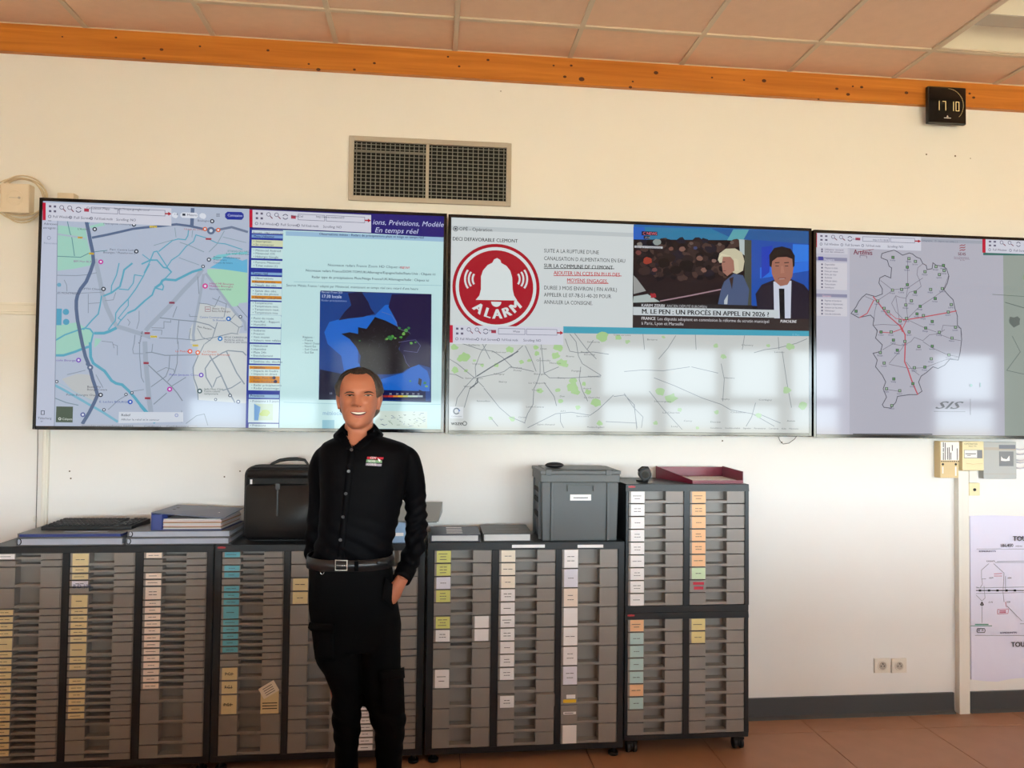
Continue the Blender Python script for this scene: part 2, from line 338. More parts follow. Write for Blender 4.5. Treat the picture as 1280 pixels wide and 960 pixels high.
WA = (92, 166, 190)
class Screen:
    """flat picture of one display: coloured faces on the glass, given at photo positions and laid on the display's own plane"""
    def __init__(s, Y, rect): s.Y = Y; s.v = []; s.f = []; s.c = []; s.n = 0; s.rect = rect; s.z = None
    def _p(s, p, raw=False):
        if s.z: p = (s.z[0]+p[0]/s.z[2], s.z[1]+p[1]/s.z[2])
        return at(p[0], p[1], s.Y)
    def _clip(s, q):
        x0, x1, z0, z1 = s.rect
        return (min(max(q[0], x0), x1), min(max(q[1], z0), z1))
    def flat(s, pts, faces, col):
        k = len(s.v); y = s.Y-1e-5*s.n; s.n += 1
        for q in pts:
            q = s._clip(q); s.v.append((q[0], y, q[1]))
        for f in faces: s.f.append(tuple(i+k for i in f)); s.c.append(col)
    def poly(s, pts, col):
        P = [s._p(p) for p in pts]; s.flat([(p.x, p.z) for p in P], [tuple(range(len(P)))], col)
    def rect2(s, x0, y0, x1, y1, col):      # level rectangle between two photo positions
        a, b = s._p((x0, y0)), s._p((x1, y1))
        s.flat([(a.x, a.z), (b.x, a.z), (b.x, b.z), (a.x, b.z)], [(0, 1, 2, 3)], col)
    def frame(s, x0, y0, x1, y1, col, w=0.5):
        a, b = s._p((x0, y0)), s._p((x1, y1)); t = w/247.0
        s.flat([(a.x, a.z), (b.x, a.z), (b.x, b.z), (a.x, b.z), (a.x+t, a.z-t), (b.x-t, a.z-t), (b.x-t, b.z+t), (a.x+t, b.z+t)],
               [(0, 1, 5, 4), (1, 2, 6, 5), (2, 3, 7, 6), (3, 0, 4, 7)], col)
    def line(s, pts, w, col, closed=False):
        P = [Vector((q.x, q.z)) for q in (s._p(p) for p in pts)]; w = w*0.78 if col == WA else w; h = w/247.0/2; n = len(P); A = []
        if s.z: h = w/247.0/2
        for i in range(n):
            d1 = (P[i]-P[i-1]) if (i or closed) else None; d2 = (P[(i+1) % n]-P[i]) if (i < n-1 or closed) else None
            d1 = d1.normalized() if d1 and d1.length > 0 else None; d2 = d2.normalized() if d2 and d2.length > 0 else None
            d1 = d1 or d2; d2 = d2 or d1
            if d1 is None: return
            t = d1+d2; t = t.normalized() if t.length > 1e-3 else d1
            nn = Vector((-t.y, t.x)); k = h/max(0.45, nn.dot(Vector((-d1.y, d1.x))))
            A += [P[i]+nn*k, P[i]-nn*k]
        fs = [(2*i, 2*i+1, 2*i+3, 2*i+2) for i in range(n-1)] + ([(2*n-2, 2*n-1, 1, 0)] if closed else [])
        s.flat([(a.x, a.y) for a in A], fs, col)
    def disc(s, x, y, r, col, n=16, r0=0, a0=0, a1=360):
        p = s._p((x, y)); k = 1/247.0; N = n+1
        T = [R(a0+(a1-a0)*i/n) for i in range(N)]
        if r0 == 0 and a1-a0 == 360:
            s.flat([(p.x+math.cos(t)*r*k, p.z+math.sin(t)*r*k) for t in T[:-1]], [tuple(range(n))], col)
        else:
            V = [(p.x+math.cos(t)*r*k, p.z+math.sin(t)*r*k) for t in T]+[(p.x+math.cos(t)*r0*k, p.z+math.sin(t)*r0*k) for t in T]
            s.flat(V, [(i, i+1, N+i+1, N+i) for i in range(n)], col)
    def blob(s, x, y, r, col, seed, n=11, k=0.45):
        rnd = random.Random(seed); p = s._p((x, y))
        s.flat([(p.x+math.cos(2*math.pi*i/n)*q/247.0, p.z+math.sin(2*math.pi*i/n)*q*0.8/247.0) for i, q in enumerate([r*(1-k*rnd.random()) for _ in range(n)])], [tuple(range(n))], col)
    def text(s, x, y, body, h, col, fit=None, bold=0.0, align='LEFT', ang=0.0, shear=0.0):
        """baseline start at photo position, h = cap height in photo pixels, fit = width in photo pixels"""
        zz = s.z[2] if s.z else 1.0
        p = s._p((x, y)); vs, fs = text_geom(body, 1.0, align, 0.0, shear)
        if not vs: return
        sz = h/247.0/0.70; sx = sz
        if fit:
            wd = max(v[0] for v in vs)-min(v[0] for v in vs); sx = fit/247.0/max(wd, 1e-6)
        c, d = math.cos(R(ang)), math.sin(R(ang))
        for k in ((-1, 0, 1) if bold else (0,)):
            q = k*bold*sz*(1.0 if h > 5.5 else 0.6); s.flat([(p.x+q*c+vx*sx*c-vz*sz*d, p.z+q*d+vx*sx*d+vz*sz*c) for vx, vz in vs], fs, col)
    def build(s, parent):
        me = bpy.data.meshes.new('screen'); o0 = ORG[parent.name]
        me.from_pydata([(a-o0.x, b-o0.y, c-o0.z) for a, b, c in s.v], [], s.f); me.materials.append(smat)
        ca = me.color_attributes.new('picture', 'FLOAT_COLOR', 'CORNER'); buf = []
        for f, c in zip(s.f, s.c): buf += [*lin(c), 1.0]*len(f)
        ca.data.foreach_set('color', buf)
        bm = bmesh.new(); bm.from_mesh(me)
        for f in bm.faces:
            f.normal_update()
            if f.normal.y > 0: f.normal_flip()
        bm.to_mesh(me); bm.free()
        o = bpy.data.objects.new('screen', me); reg(o, parent); return o

YT = -0.085
def display(x0, x1, z0, z1, label):
    t = thing('wall_display', label, 'television', ((x0+x1)/2, 0, z0))
    bz, bb = 0.015, 0.016
    f = MB()
    f.box(x0, x0+bz, YT-0.004, -0.03, z0, z1); f.box(x1-bz, x1, YT-0.004, -0.03, z0, z1)
    f.box(x0+bz, x1-bz, YT-0.004, -0.03, z1-bz, z1); f.box(x0+bz, x1-bz, YT-0.004, -0.03, z0, z0+bb)
    f.build('bezel', M['gloss'], t, bevel=0.001, seg=1)
    bk = MB(); bk.box(x0+bz, x1-bz, YT+0.002, -0.032, z0+bb, z1-bz); bk.box(x0+0.3, x1-0.3, -0.032, 0, z0+0.25, z1-0.25)
    bk.build('back_housing', M['black'], t)
    for (sx, sy) in ((x0+bz, 0),):
        pass
    return t, Screen(YT, (x0+bz, x1-bz, z0+bb, z1-bz))
ZT0, ZT1 = 1.494, 2.592
def xat(x): return at(x, 400, YT).x
X1a, X1b = at(45, 400, YT).x, at(556.8, 400, YT).x
X2a, X2b = at(558.6, 400, YT).x, at(1014.2, 400, YT).x
X3a = at(1016.6, 400, YT).x; X3b = X3a+(X1b-X1a)

def toolbar(S, x, y, w, full=True, dy=0.045, hgt=22.0):
    """browser tool strip: x, y = top left, w = width in photo pixels; dy = photo slope"""
    p = lambda u, v: (x+u, y+v*hgt/22+u*dy)
    S.poly([p(0, 0), p(w, 0), p(w, 22), p(0, 22)], (206, 208, 220))
    S.poly([p(-4, 0), p(0, 0), p(0, 22), p(-4, 22)], (186, 26, 54))
    D = (98, 92, 116)
    for (u, v) in ((4, 3), (10, 3), (4, 9), (10, 9)):
        S.poly([p(u, v), p(u+3, v), p(u+3, v+2.6), p(u, v+2.6)], D)
    for u in (20, 30):
        q = p(u, 5); S.disc(q[0], q[1], 2.6, D, 12, 1.9); S.line([p(u+2, 7), p(u+5, 10)], 1.1, (130, 70, 84))
    q = p(41, 7); S.disc(q[0], q[1], 3.4, D, 14, 2.4, 20, 160); S.disc(q[0], q[1], 3.4, D, 14, 2.4, 200, 340)
    S.poly([p(48, 5), p(54, 5), p(54, 9), p(48, 9)], (170, 60, 80))
    if w > 100:
        S.line([p(57, 3), p(90, 3), p(90, 10), p(57, 10)], 0.6, (120, 120, 140), True)
        S.line([p(92, 3), p(w-8, 3), p(w-8, 10), p(92, 10)], 0.6, (120, 120, 140), True)
    q = p(w-5, 9); S.line([p(w-8, 7), p(w-3, 7)], 1.6, (170, 20, 40)); S.poly([p(w-4, 4.5), p(w, 7), p(w-4, 9.5)], (170, 20, 40))
    for u, tx in ((5, 'Full Window'), (31, 'Full Screen'), (57, 'Full Kiosk mode')):
        if u+20 > w: continue
        q = p(u, 17); S.disc(q[0], q[1], 1.9, (110, 110, 130), 10, 1.2)
        q = p(u+4, 18.5); S.text(q[0], q[1], tx, 3.0, (70, 70, 90), fit=20)
    if w > 100:
        q = p(88, 18.5); S.text(q[0], q[1], 'Scrolling: NO', 3.0, (70, 70, 90), fit=22)

# ---- display 1, left half: street map
D1, S = display(X1a, X1b, ZT0, ZT1, 'large wall screen at the left showing a street map beside a weather page')
BG = (176, 187, 206)
S.poly([(45, 245), (313, 255), (309, 545), (35, 545)], BG)
zA, zB = (50, 250, 9.846), (180, 250, 9.846)
zC, zD = (50, 330, 9.6), (180, 330, 9.6)
zE, zF = (50, 430, 9.146), (180, 430, 9.146)
GR = (158, 205, 190); WA = (92, 166, 190); RD = (138, 150, 170); BIG = (90, 108, 140); RO = (160, 172, 188); TX = (72, 80, 98)
S.z = zA
S.poly([(215, 310), (560, 350), (590, 540), (620, 640), (640, 800), (430, 845), (215, 870)], GR)
S.poly([(610, 320), (780, 275), (800, 315), (620, 345)], GR)
S.z = zC; S.poly([(180, 740), (440, 700), (560, 770), (620, 800), (640, 850), (600, 960), (490, 1000), (165, 1010)], GR)
S.poly([(660, 890), (740, 900), (700, 960), (650, 1010)], GR)
S.z = zE; S.poly([(165, -20), (480, -20), (500, 50), (300, 120), (160, 125)], GR)
S.poly([(250, 400), (420, 340), (560, 350), (640, 480), (640, 660), (560, 640), (400, 560)], (186, 190, 192))
S.z = zD
S.poly([(760, 60), (1000, 65), (1240, 105), (1240, 460), (1140, 470), (1130, 505), (1060, 510), (900, 330), (760, 140)], (166, 212, 184))
S.poly([(790, 45), (900, -20), (960, -90), (1100, -70), (1180, -40), (1240, -60), (1240, 105), (1000, 70)], (104, 178, 214))
S.poly([(800, -60), (880, -110), (1240, -150), (1240, -120), (1030, -110), (880, -50)], (124, 196, 205))
S.poly([(640, 470), (900, 500), (1060, 540), (1180, 700), (1140, 830), (1240, 830), (1240, 960), (560, 960), (540, 800), (600, 690)], (196, 202, 204))
S.z = zF
S.poly([(620, 0), (1180, 0), (1180, 680), (620, 640), (560, 380)], (198, 203, 204))
S.z = zA
S.line([(330, 230), (370, 410), (390, 450), (425, 690)], 0.9, (96, 140, 150)); S.line([(215, 692), (500, 705), (600, 655), (690, 635), (830, 620)], 0.9, (96, 140, 150))
S.line([(215, 420), (490, 460), (560, 480)], 2.0, (170, 182, 198)); S.line([(620, 230), (600, 300)], 1, WA)
S.z = zD      # grey streets
for w_, pts in [(5.0, [(700, 60), (640, 150), (480, 310), (330, 480), (70, 740), (20, 800)]), (3.2, [(715, 120), (680, 350), (640, 560), (610, 700), (590, 850), (600, 930)]),
                (0.9, [(645, 150), (660, 360)]), (0.9, [(660, 470), (760, 480), (850, 510), (910, 385)]), (0.9, [(820, 410), (990, 480), (960, 640)]), (3.0, [(740, 110), (920, 350), (1090, 580), (1210, 700), (1220, 800)]),
                (1.2, [(190, 645), (400, 670), (620, 690), (780, 730), (850, 775)]), (1.0, [(420, 670), (400, 880), (405, 960)]), (0.9, [(395, 510), (345, 640)]), (1.0, [(180, 885), (400, 895), (620, 915), (850, 880), (1050, 830), (1130, 840)]),
                (1.0, [(880, 700), (820, 890), (730, 960)]), (0.8, [(640, 770), (700, 880), (800, 920)]), (0.8, [(90, 765), (240, 770), (240, 690), (320, 700), (320, 670)]), (0.8, [(100, 790), (215, 795), (210, 850)]),
                (0.9, [(1100, 600), (1030, 680), (1140, 760), (1190, 745)]), (0.9, [(1120, 500), (1240, 640)]), (0.9, [(1140, 760), (1120, 830)]), (0.8, [(545, 600), (550, 630), (640, 630)]), (0.9, [(560, 770), (540, 900)])]:
    S.line(pts, w_, RO if w_ > 2 else (134, 146, 160))
S.z = zF
for w_, pts in [(5.5, [(10, -30), (20, 200), (40, 420), (60, 640), (80, 780)]), (1.3, [(50, 240), (200, 380), (320, 490), (380, 560), (440, 650)]), (1.1, [(20, 100), (90, 95), (240, 130), (400, 128), (620, 125)]),
                (1.3, [(620, 130), (560, 270), (570, 390), (610, 500), (620, 640)]), (1.0, [(295, 130), (285, 280), (250, 370), (80, 490)]), (1.0, [(385, 60), (380, 220), (350, 330), (270, 430)]), (1.1, [(110, 690), (260, 560)]), (1.0, [(320, 480), (480, 380)]),
                (1.4, [(780, 500), (710, 380), (700, 280), (760, 190), (900, 100), (960, 75), (1130, 90), (1170, 130)]), (1.6, [(750, 130), (880, 350), (960, 530), (1040, 670)]), (1.5, [(940, 80), (1060, 330), (1150, 460)]), (1.2, [(790, 490), (830, 390), (880, 365)]), (1.2, [(900, 530), (1000, 500), (1110, 430)]), (0.8, [(390, -30), (395, 60)]), (0.8, [(100, 0), (90, 90)]), (1.0, [(690, 0), (640, 100)]),
                (0.8, [(430, 760), (430, 900)]), (0.9, [(480, 910), (600, 820), (690, 800), (730, 930)]), (0.8, [(150, 320), (250, 270), (340, 290), (350, 330)])]:
    S.line(pts, w_, RO if w_ > 3 else (134, 146, 160))
S.z = zC
for w_, pts in [(5.0, [(660, -60), (690, 60), (730, 250), (745, 350), (800, 520), (880, 690), (930, 750), (1060, 790), (1250, 850), (1330, 880)]), (0.8, [(580, 360), (580, 590)]), (0.8, [(580, 475), (720, 465)]), (0.8, [(480, 350), (740, 340)]), (0.9, [(205, 135), (430, 140), (560, 130), (680, 105)]),
                (0.8, [(290, 190), (320, 250), (325, 330)]), (0.8, [(780, 440), (880, 430), (910, 340)]), (0.8, [(1190, 560), (1190, 680), (1160, 780)]), (0.8, [(1060, 740), (1080, 700), (1050, 660)]), (1.0, [(1140, 850), (1130, 960)]), (0.8, [(740, 925), (870, 940), (890, 1010)])]:
    S.line(pts, w_, RO if w_ > 2 else (138, 150, 166))
# waters
S.z = zB
for w_, pts in [(1.6, [(180, 635), (350, 500), (420, 480), (510, 490), (540, 440), (550, 370)]), (1.7, [(75, 750), (120, 640), (160, 630), (290, 830)]), (1.5, [(280, 830), (340, 740), (430, 680), (520, 570), (610, 510), (640, 430), (760, 465), (900, 530), (1000, 540), (1210, 610)]),
                (2.2, [(-30, 790), (80, 740), (160, 740), (240, 830), (290, 835), (340, 890)]), (1.3, [(-20, 670), (80, 745), (0, 900)]), (1.0, [(440, 520), (560, 560), (740, 640)]), (0.8, [(430, 710), (680, 800)]), (0.9, [(990, 380), (900, 540), (800, 640)]), (0.8, [(970, 455), (1260, 525)]), (0.8, [(120, 560), (360, 490)]), (0.8, [(380, 340), (395, 460)]), (0.8, [(600, 370), (590, 460)])]:
    S.line(pts, w_, WA if w_ > 1.1 else (138, 160, 172))
S.z = zD
for w_, pts in [(1.8, [(200, 0), (240, 45), (280, 50), (330, 95), (250, 180)]), (3.6, [(700, 60), (580, 95), (480, 145), (380, 195), (250, 185), (220, 200), (200, 240), (130, 290)]), (2.4, [(130, 290), (100, 370), (0, 450)]), (1.8, [(210, 220), (235, 270), (225, 310), (140, 290)]), (1.3, [(70, 0), (0, 130)])]:
    S.line(pts, w_, WA)
S.z = zC
for w_, pts in [(2.6, [(1250, 450), (1140, 550), (1050, 590)]), (1.4, [(1050, 590), (960, 690), (930, 740)]), (2.6, [(1110, -10), (1010, 70), (990, 160), (960, 270), (860, 345), (760, 385)]), (1.6, [(950, -10), (920, 130), (860, 260), (855, 340)]), (1.5, [(945, 300), (1060, 310), (1120, 230), (1135, 130), (1230, 145)]),
                (1.7, [(1250, 130), (1150, 300), (1060, 420), (960, 520), (910, 590), (905, 680), (870, 720), (820, 790)]), (1.4, [(1060, 430), (1060, 500), (940, 650), (970, 670)]), (2.0, [(740, 380), (725, 480), (700, 600), (620, 680), (560, 750), (520, 790)]), (2.2, [(180, 920), (300, 850), (440, 800), (540, 770), (600, 780), (640, 830), (610, 960)]), (4.4, [(920, 765), (830, 810), (770, 830), (650, 830)])]:
    S.line(pts, w_, WA)
S.rect2(185, 535, 258, 735, (86, 160, 190)); S.disc(312, 575, 3.6, (86, 160, 190)); S.disc(315, 695, 3.6, (86, 160, 190)); S.disc(230, 250, 2.4, (110, 165, 190))
S.z = zE
S.line([(160, 130), (270, 130), (400, 90), (500, 50), (560, 30)], 3.6, WA); S.line([(575, -20), (580, 150), (610, 220), (740, 310), (820, 420), (870, 450), (940, 465), (1010, 530), (1090, 620), (1189, 750)], 4.2, WA); S.line([(1150, 700), (1320, 900)], 5, WA)
S.line([(150, 460), (300, 540), (560, 690), (720, 780), (890, 890)], 2.8, (120, 178, 200)); S.line([(180, 430), (400, 550), (600, 650)], 1, (160, 190, 205)); S.line([(150, 610), (300, 670), (440, 700)], 1.2, (130, 150, 165))
S.line([(310, 350), (400, 330), (520, 300)], 0.9, (140, 152, 168)); S.line([(640, 350), (700, 460), (720, 500)], 0.9, (140, 152, 168)); S.line([(1000, 580), (900, 640), (780, 750)], 1.0, (140, 152, 168)); S.line([(1060, 540), (1189, 520)], 0.9, (140, 152, 168)); S.line([(1140, 0), (1140, 130), (1160, 380), (1189, 440)], 1.0, (140, 152, 168))
S.line([(1180, 110), (1070, 110), (1060, 60), (1075, 0)], 0.9, (140, 152, 168)); S.line([(830, 0), (885, 20), (885, 130)], 0.8, (140, 152, 168))
# the dark trunk road over everything
S.z = None
S.line([(107, 272), (111, 290), (113, 301), (116, 315), (117, 328), (113, 340), (108, 352), (101, 361), (97, 369), (95.5, 376), (95.5, 386), (97, 400), (100, 415), (103, 430), (107, 446), (112, 458), (116, 474), (120, 486), (122, 494), (118, 503), (112, 515), (103, 530)], 4.0, BIG)
S.z = zA; S.line([(640, 465), (820, 430), (1000, 390), (1150, 355), (1280, 340), (1480, 322), (1680, 300), (1840, 320), (2000, 355), (2080, 370)], 2.8, BIG)
S.z = zB; S.line([(600, 100), (595, 200), (590, 315)], 4.2, BIG); S.line([(860, 375), (950, 360), (1080, 335), (1280, 395)], 2.8, (110, 124, 150)); S.disc(825, 378, 4.6, BIG); S.disc(825, 378, 2.0, (205, 215, 228))
S.z = zE; S.disc(575, 268, 3.4, BIG); S.disc(575, 268, 1.3, (210, 215, 225)); S.disc(545, 230, 2, BIG)
# road numbers, markers and place names
for z_, x, y, col, w_ in [(zA, 495, 463, (216, 178, 92), 60), (zA, 635, 660, (216, 186, 70), 60), (zB, 115, 330, (222, 200, 84), 90), (zB, 795, 480, (178, 74, 92), 70), (zD, 335, 465, (150, 70, 96), 66), (zD, 40, 830, (170, 70, 90), 66), (zD, 118, 872, (222, 204, 90), 80), (zF, 588, 18, (222, 200, 84), 66), (zF, 25, 218, (170, 70, 90), 60), (zF, 42, 620, (170, 70, 90), 64)]:
    S.z = z_; S.rect2(x-w_/2, y-13, x+w_/2, y+13, col); S.text(x-w_*0.36, y+8, 'D2076'[:4+(w_ > 70)], 1.7, (70, 50, 50), fit=w_*0.72/z_[2])
for z_, x, y, col, r_ in [(zA, 675, 360, (52, 60, 72), 2.6), (zA, 1157, 303, (52, 60, 72), 2.6), (zA, 1187, 633, (52, 60, 72), 2.6), (zC, 764, 300, (52, 60, 72), 2.6), (zA, 750, 762, (196, 40, 160), 2.8), (zB, 752, 358, (214, 104, 60), 2.6), (zB, 915, 370, (214, 104, 60), 2.6), (zB, 840, 262, (60, 66, 80), 2.6), (zB, 800, 735, (80, 90, 104), 2.6), (zB, 728, 818, (84, 94, 108), 2.2),
                          (zD, 735, 265, (206, 70, 150), 3.2), (zD, 1015, 658, (30, 104, 186), 2.8), (zD, 915, 897, (30, 120, 190), 2.8), (zD, 1158, 633, (96, 106, 120), 2.2), (zE, 443, 185, (124, 76, 190), 2.8), (zE, 695, 582, (52, 60, 72), 2.6), (zE, 1033, 662, (36, 84, 190), 2.8), (zE, 492, 808, (90, 100, 160), 2.8), (zE, 985, 577, (84, 94, 108), 2), (zE, 1052, 558, (84, 94, 108), 2), (zE, 193, 430, (84, 94, 108), 2), (zE, 733, 752, (84, 94, 108), 2),
                          (zF, 527, 84, (226, 92, 70), 2.8), (zF, 616, 98, (226, 112, 70), 2.8), (zF, 655, 355, (110, 70, 190), 2.8), (zF, 295, 517, (190, 50, 170), 3.0), (zF, 638, 538, (70, 96, 100), 3.0), (zF, 820, 635, (84, 94, 108), 1.8), (zF, 985, 588, (84, 94, 108), 2.2), (zF, 1078, 660, (100, 110, 140), 2.4)]:
    S.z = z_; S.disc(x, y, r_, col); S.disc(x, y, r_*0.45, (226, 230, 240))
PL = (88, 96, 112)
for z_, x, y, tx, w_, col in [(zA, 780, 300, 'Metropole Housing', 31, PL), (zA, 465, 368, "L'Arche", 11, PL), (zA, 860, 620, 'Parc Centre Loire', 29, PL), (zA, 780, 655, 'Bourges / Plateforme L', 36, PL), (zA, 415, 765, 'BIM Mon BLX', 20, (150, 90, 150)), (zB, 660, 265, 'Boulogne', 13, PL), (zB, 495, 368, 'Usage du Loup', 22, (176, 104, 90)), (zB, 855, 715, 'Foyer  Wallaberaies', 31, (64, 96, 110)), (zB, 855, 745, 'Piscines', 15, (64, 120, 140)), (zB, 855, 780, 'Centre de loisirs', 22, (64, 110, 130)), (zB, 1030, 640, 'ETANG DU VAL', 25, (60, 140, 140)), (zB, 1010, 670, 'Le Val Suroit', 27, (60, 140, 140)),
                              (zC, 500, 308, 'CPTH Clisson', 23, PL), (zC, 195, 358, 'LES MONTFREDS', 25, (80, 84, 100)), (zD, 785, 245, 'Hôtel Mf Bourges', 28, (170, 60, 130)), (zD, 785, 275, 'Matfou Bourges', 27, (170, 60, 130)), (zD, 785, 310, 'Réservez votre hôtel', 25, (100, 96, 120)), (zD, 820, 545, "Basic Fit", 14, (96, 84, 90)), (zD, 815, 575, 'Basic-Fit Bourges', 21, (96, 84, 90)), (zD, 670, 648, 'Centre Commercial', 27, (54, 100, 170)), (zD, 825, 685, 'St Bonnet', 15, (54, 100, 170)), (zD, 960, 890, 'AFOX CARREFOUR', 27, (60, 80, 110)), (zD, 965, 920, 'Marché bio, arrêt du', 22, (70, 80, 110)), (zD, 965, 945, 'Retrait en une heure', 26, (70, 80, 110)),
                              (zE, 165, 195, 'Ecole Bourges', 25, (112, 80, 170)), (zE, 540, 500, 'Basic-Fit', 15, (84, 84, 96)), (zE, 540, 530, 'Bourges Centre', 22, (84, 84, 96)), (zE, 300, 590, 'Porte Bourges Ouest', 36, PL), (zE, 680, 670, 'E. Leclerc BOURGES', 34, (60, 90, 160)), (zE, 930, 825, 'Relief', 10, (50, 56, 66)), (zE, 930, 875, 'Afficher le relief en', 27, (90, 96, 106)),
                              (zF, 360, 92, 'Le Pietra', 14, (210, 90, 70)), (zF, 680, 95, 'La Grappe', 15, (200, 90, 70)), (zF, 660, 128, 'Restaurant Provençal', 32, (200, 90, 70)), (zF, 290, 360, 'Palais Jacques Coeur', 35, (90, 84, 180)), (zF, 690, 525, 'Jadis Mon Côté', 22, (64, 92, 96)), (zF, 690, 550, 'Centre culturel', 18, (64, 92, 96)), (zF, 690, 578, 'temporaire', 16, (64, 92, 96))]:
    S.z = z_; S.text(x, y, tx, 2.3, col, fit=w_)
S.z = zD; S.text(640, 760, 'Rue Pasteur', 2.2, (60, 66, 78), fit=17, ang=-10); S.text(1230, 960, '', 2, PL)
S.z = zD; S.line([(735, 515), (800, 515), (800, 570), (735, 570)], 0.6, (150, 120, 130), True); S.line([(745, 542), (790, 542)], 0.8, (170, 80, 100))
S.z = zC; S.text(1205, 960, 'Route de', 2.2, (60, 66, 78), fit=15, ang=80)
S.z = None
# side strip, tool strip and buttons
S.poly([(45, 262), (72.5, 263), (68, 540), (35, 540)], (188, 195, 214)); S.line([(72.5, 263), (68, 540)], 0.8, (140, 150, 168))
S.text(55, 281, 'Adresses', 2.6, (60, 64, 80), fit=15); S.text(54, 286, 'enregistr...', 2.6, (60, 64, 80), fit=17); S.frame(60.5, 273, 64.5, 276.5, (60, 64, 80), 0.6)
S.disc(61.5, 297.5, 2.2, (130, 140, 160), 12, 1.6); S.text(55, 305, 'Récentes', 2.2, (130, 140, 160), fit=14)
S.frame(51.5, 513, 56, 518.5, (60, 64, 80), 0.7); S.text(47.5, 524, 'Télécharg', 2.6, (70, 76, 92), fit=15); S.text(51, 527.5, 'er', 2.2, (70, 76, 92))
S.poly([(70.8, 508), (91.5, 508.3), (91, 528), (70, 527.7)], (78, 92, 78)); S.disc(75, 523.5, 1.7, (220, 226, 220), 10, 0.9); S.text(78, 525, 'Calques', 2.6, (220, 226, 220), fit=11)
S.z = zE; S.poly([(905, 775), (1640, 780), (1640, 890), (900, 905)], (206, 213, 224)); S.text(930, 825, 'Relief', 2.8, (50, 56, 66), fit=10, bold=0.02); S.text(930, 873, 'Afficher le relief et le contour', 2.3, (90, 96, 106), fit=43); S.disc(1563, 815, 2.2, (150, 160, 200), 10, 1.2)
S.poly([(460, 915), (1800, 930), (1800, 960), (455, 950)], (178, 184, 196)); S.text(480, 942, 'Données cartographiques ©2025          Conditions     Confidentialité', 2.0, (90, 96, 110), fit=120)
S.z = None
toolbar(S, 57.5, 253.5, 157)
S.z = zA; S.text(575, 112, 'Circulation Mapp', 2.6, (60, 64, 80), fit=26); S.text(915, 120, 'https://maps.google.com/', 2.6, (60, 64, 80), fit=40)
S.z = zB; 
for x0, x1, y0 in ((345, 425, 150), (450, 670, 150), (685, 770, 158)):
    S.poly([(x0+25, y0+4), (x1-25, y0+10), (x1-5, y0+30), (x1-5, y0+55), (x1-25, y0+78), (x0+25, y0+70), (x0, y0+52), (x0, y0+24)], (216, 221, 232))
S.text(470, 195, '■ Métro', 2.6, (40, 44, 60), fit=17); S.text(375, 190, '• 4', 2.6, (60, 64, 80))
for i in range(3):
    for j in range(3): S.disc(898+i*15, 172+j*15, 0.55, (90, 96, 112), 6)
S.poly([(1030, 146), (1200, 150), (1228, 175), (1230, 215), (1205, 246), (1030, 242), (1000, 215), (1000, 170)], (36, 52, 150)); S.text(1030, 203, 'Connexion', 3.0, (205, 215, 245), fit=17)
S.z = None

# ---- display 1, right half: weather page
S.poly([(312, 258), (560, 270), (560, 545), (309, 545)], (190, 224, 226))
S.poly([(312, 258), (560, 268), (560, 297.5), (463, 292), (312, 286)], (36, 30, 112))
z1, z2 = (300, 250, 4.741), (300, 390, 4.741)
S.poly([(312, 286), (354, 288), (349, 545), (307, 545)], (38, 54, 150)); S.line([(316, 288), (352, 290)], 2.0, (36, 30, 112))
S.z = z1
S.poly([(272, 185), (1208, 222), (1208, 248), (272, 212)], (150, 186, 214)); S.text(470, 208, 'Observations météo - Radars de précipitations pluie et neige en temps réel', 2.9, (40, 44, 80), fit=126, bold=0.015)
S.text(785, 145, 'ions, Prévisions, Modèles', 6.2, (200, 206, 236), fit=90, shear=0.25); S.text(797, 192, 'En temps réel', 6.2, (200, 206, 236), fit=53, shear=0.25)
S.text(520, 392, 'Nouveaux radars France Zoom HD Cliquez ici', 3.0, (40, 56, 76), fit=89); S.text(950, 408, 'NEW!', 3.0, (200, 40, 60), fit=11, bold=0.02)
S.text(390, 424, 'Nouveaux radars France/DOM-TOM/UK/Allemagne/Espagne/Italie/Etats-Unis : Cliquez ici', 2.9, (36, 52, 70), fit=156, bold=0.012)
S.text(425, 463, 'Radar type de précipitations Pluie/Neige France/UK/Allemagne/Italie : Cliquez ici', 2.9, (36, 52, 70), fit=141, bold=0.012)
S.line([(320, 485), (1195, 508)], 0.5, (140, 180, 190)); S.text(275, 512, 'Source: Météo France / adapté par Météociel, maintenant en temps réel sans retard d\'une heure', 2.9, (40, 60, 76), fit=158)
# radar picture
S.poly([(478, 537), (1135, 558), (1133, 1200), (470, 1180)], (18, 40, 96))
NAVY, SEA, SEA2, LAND = (14, 14, 48), (22, 98, 196), (20, 62, 134), (20, 14, 24)
S.z = z2
S.poly([(475, -120), (1135, -105), (1128, 527), (467, 520)], SEA2)
S.poly([(475, 340), (620, 370), (700, 420), (760, 520), (467, 520)], NAVY)
S.poly([(530, 60), (640, 30), (800, 20), (860, -40), (900, -45), (940, -20), (940, 100), (700, 120), (700, 300), (780, 390), (620, 365), (600, 260), (520, 190), (500, 120)], SEA)
S.poly([(640, -110), (720, -120), (760, -60), (775, -20), (800, 10), (730, 30), (640, 40), (585, 50), (620, 0), (660, -40)], (22, 22, 60))
S.poly([(900, -105), (1135, -105), (1128, 330), (1060, 310), (1000, 340), (950, 250), (930, 60), (880, -30)], (24, 16, 62))
S.poly([(800, 30), (860, 50), (920, 80), (980, 110), (1010, 130), (950, 190), (940, 220), (970, 260), (1000, 330), (960, 360), (900, 370), (850, 370), (780, 370), (710, 320), (715, 260), (690, 210), (650, 160), (600, 130), (650, 120), (700, 130), (700, 90), (750, 100)], LAND)
S.poly([(830, 400), (900, 380), (970, 360), (1010, 330), (1060, 312), (1110, 350), (1125, 400), (1124, 470), (840, 462)], SEA)
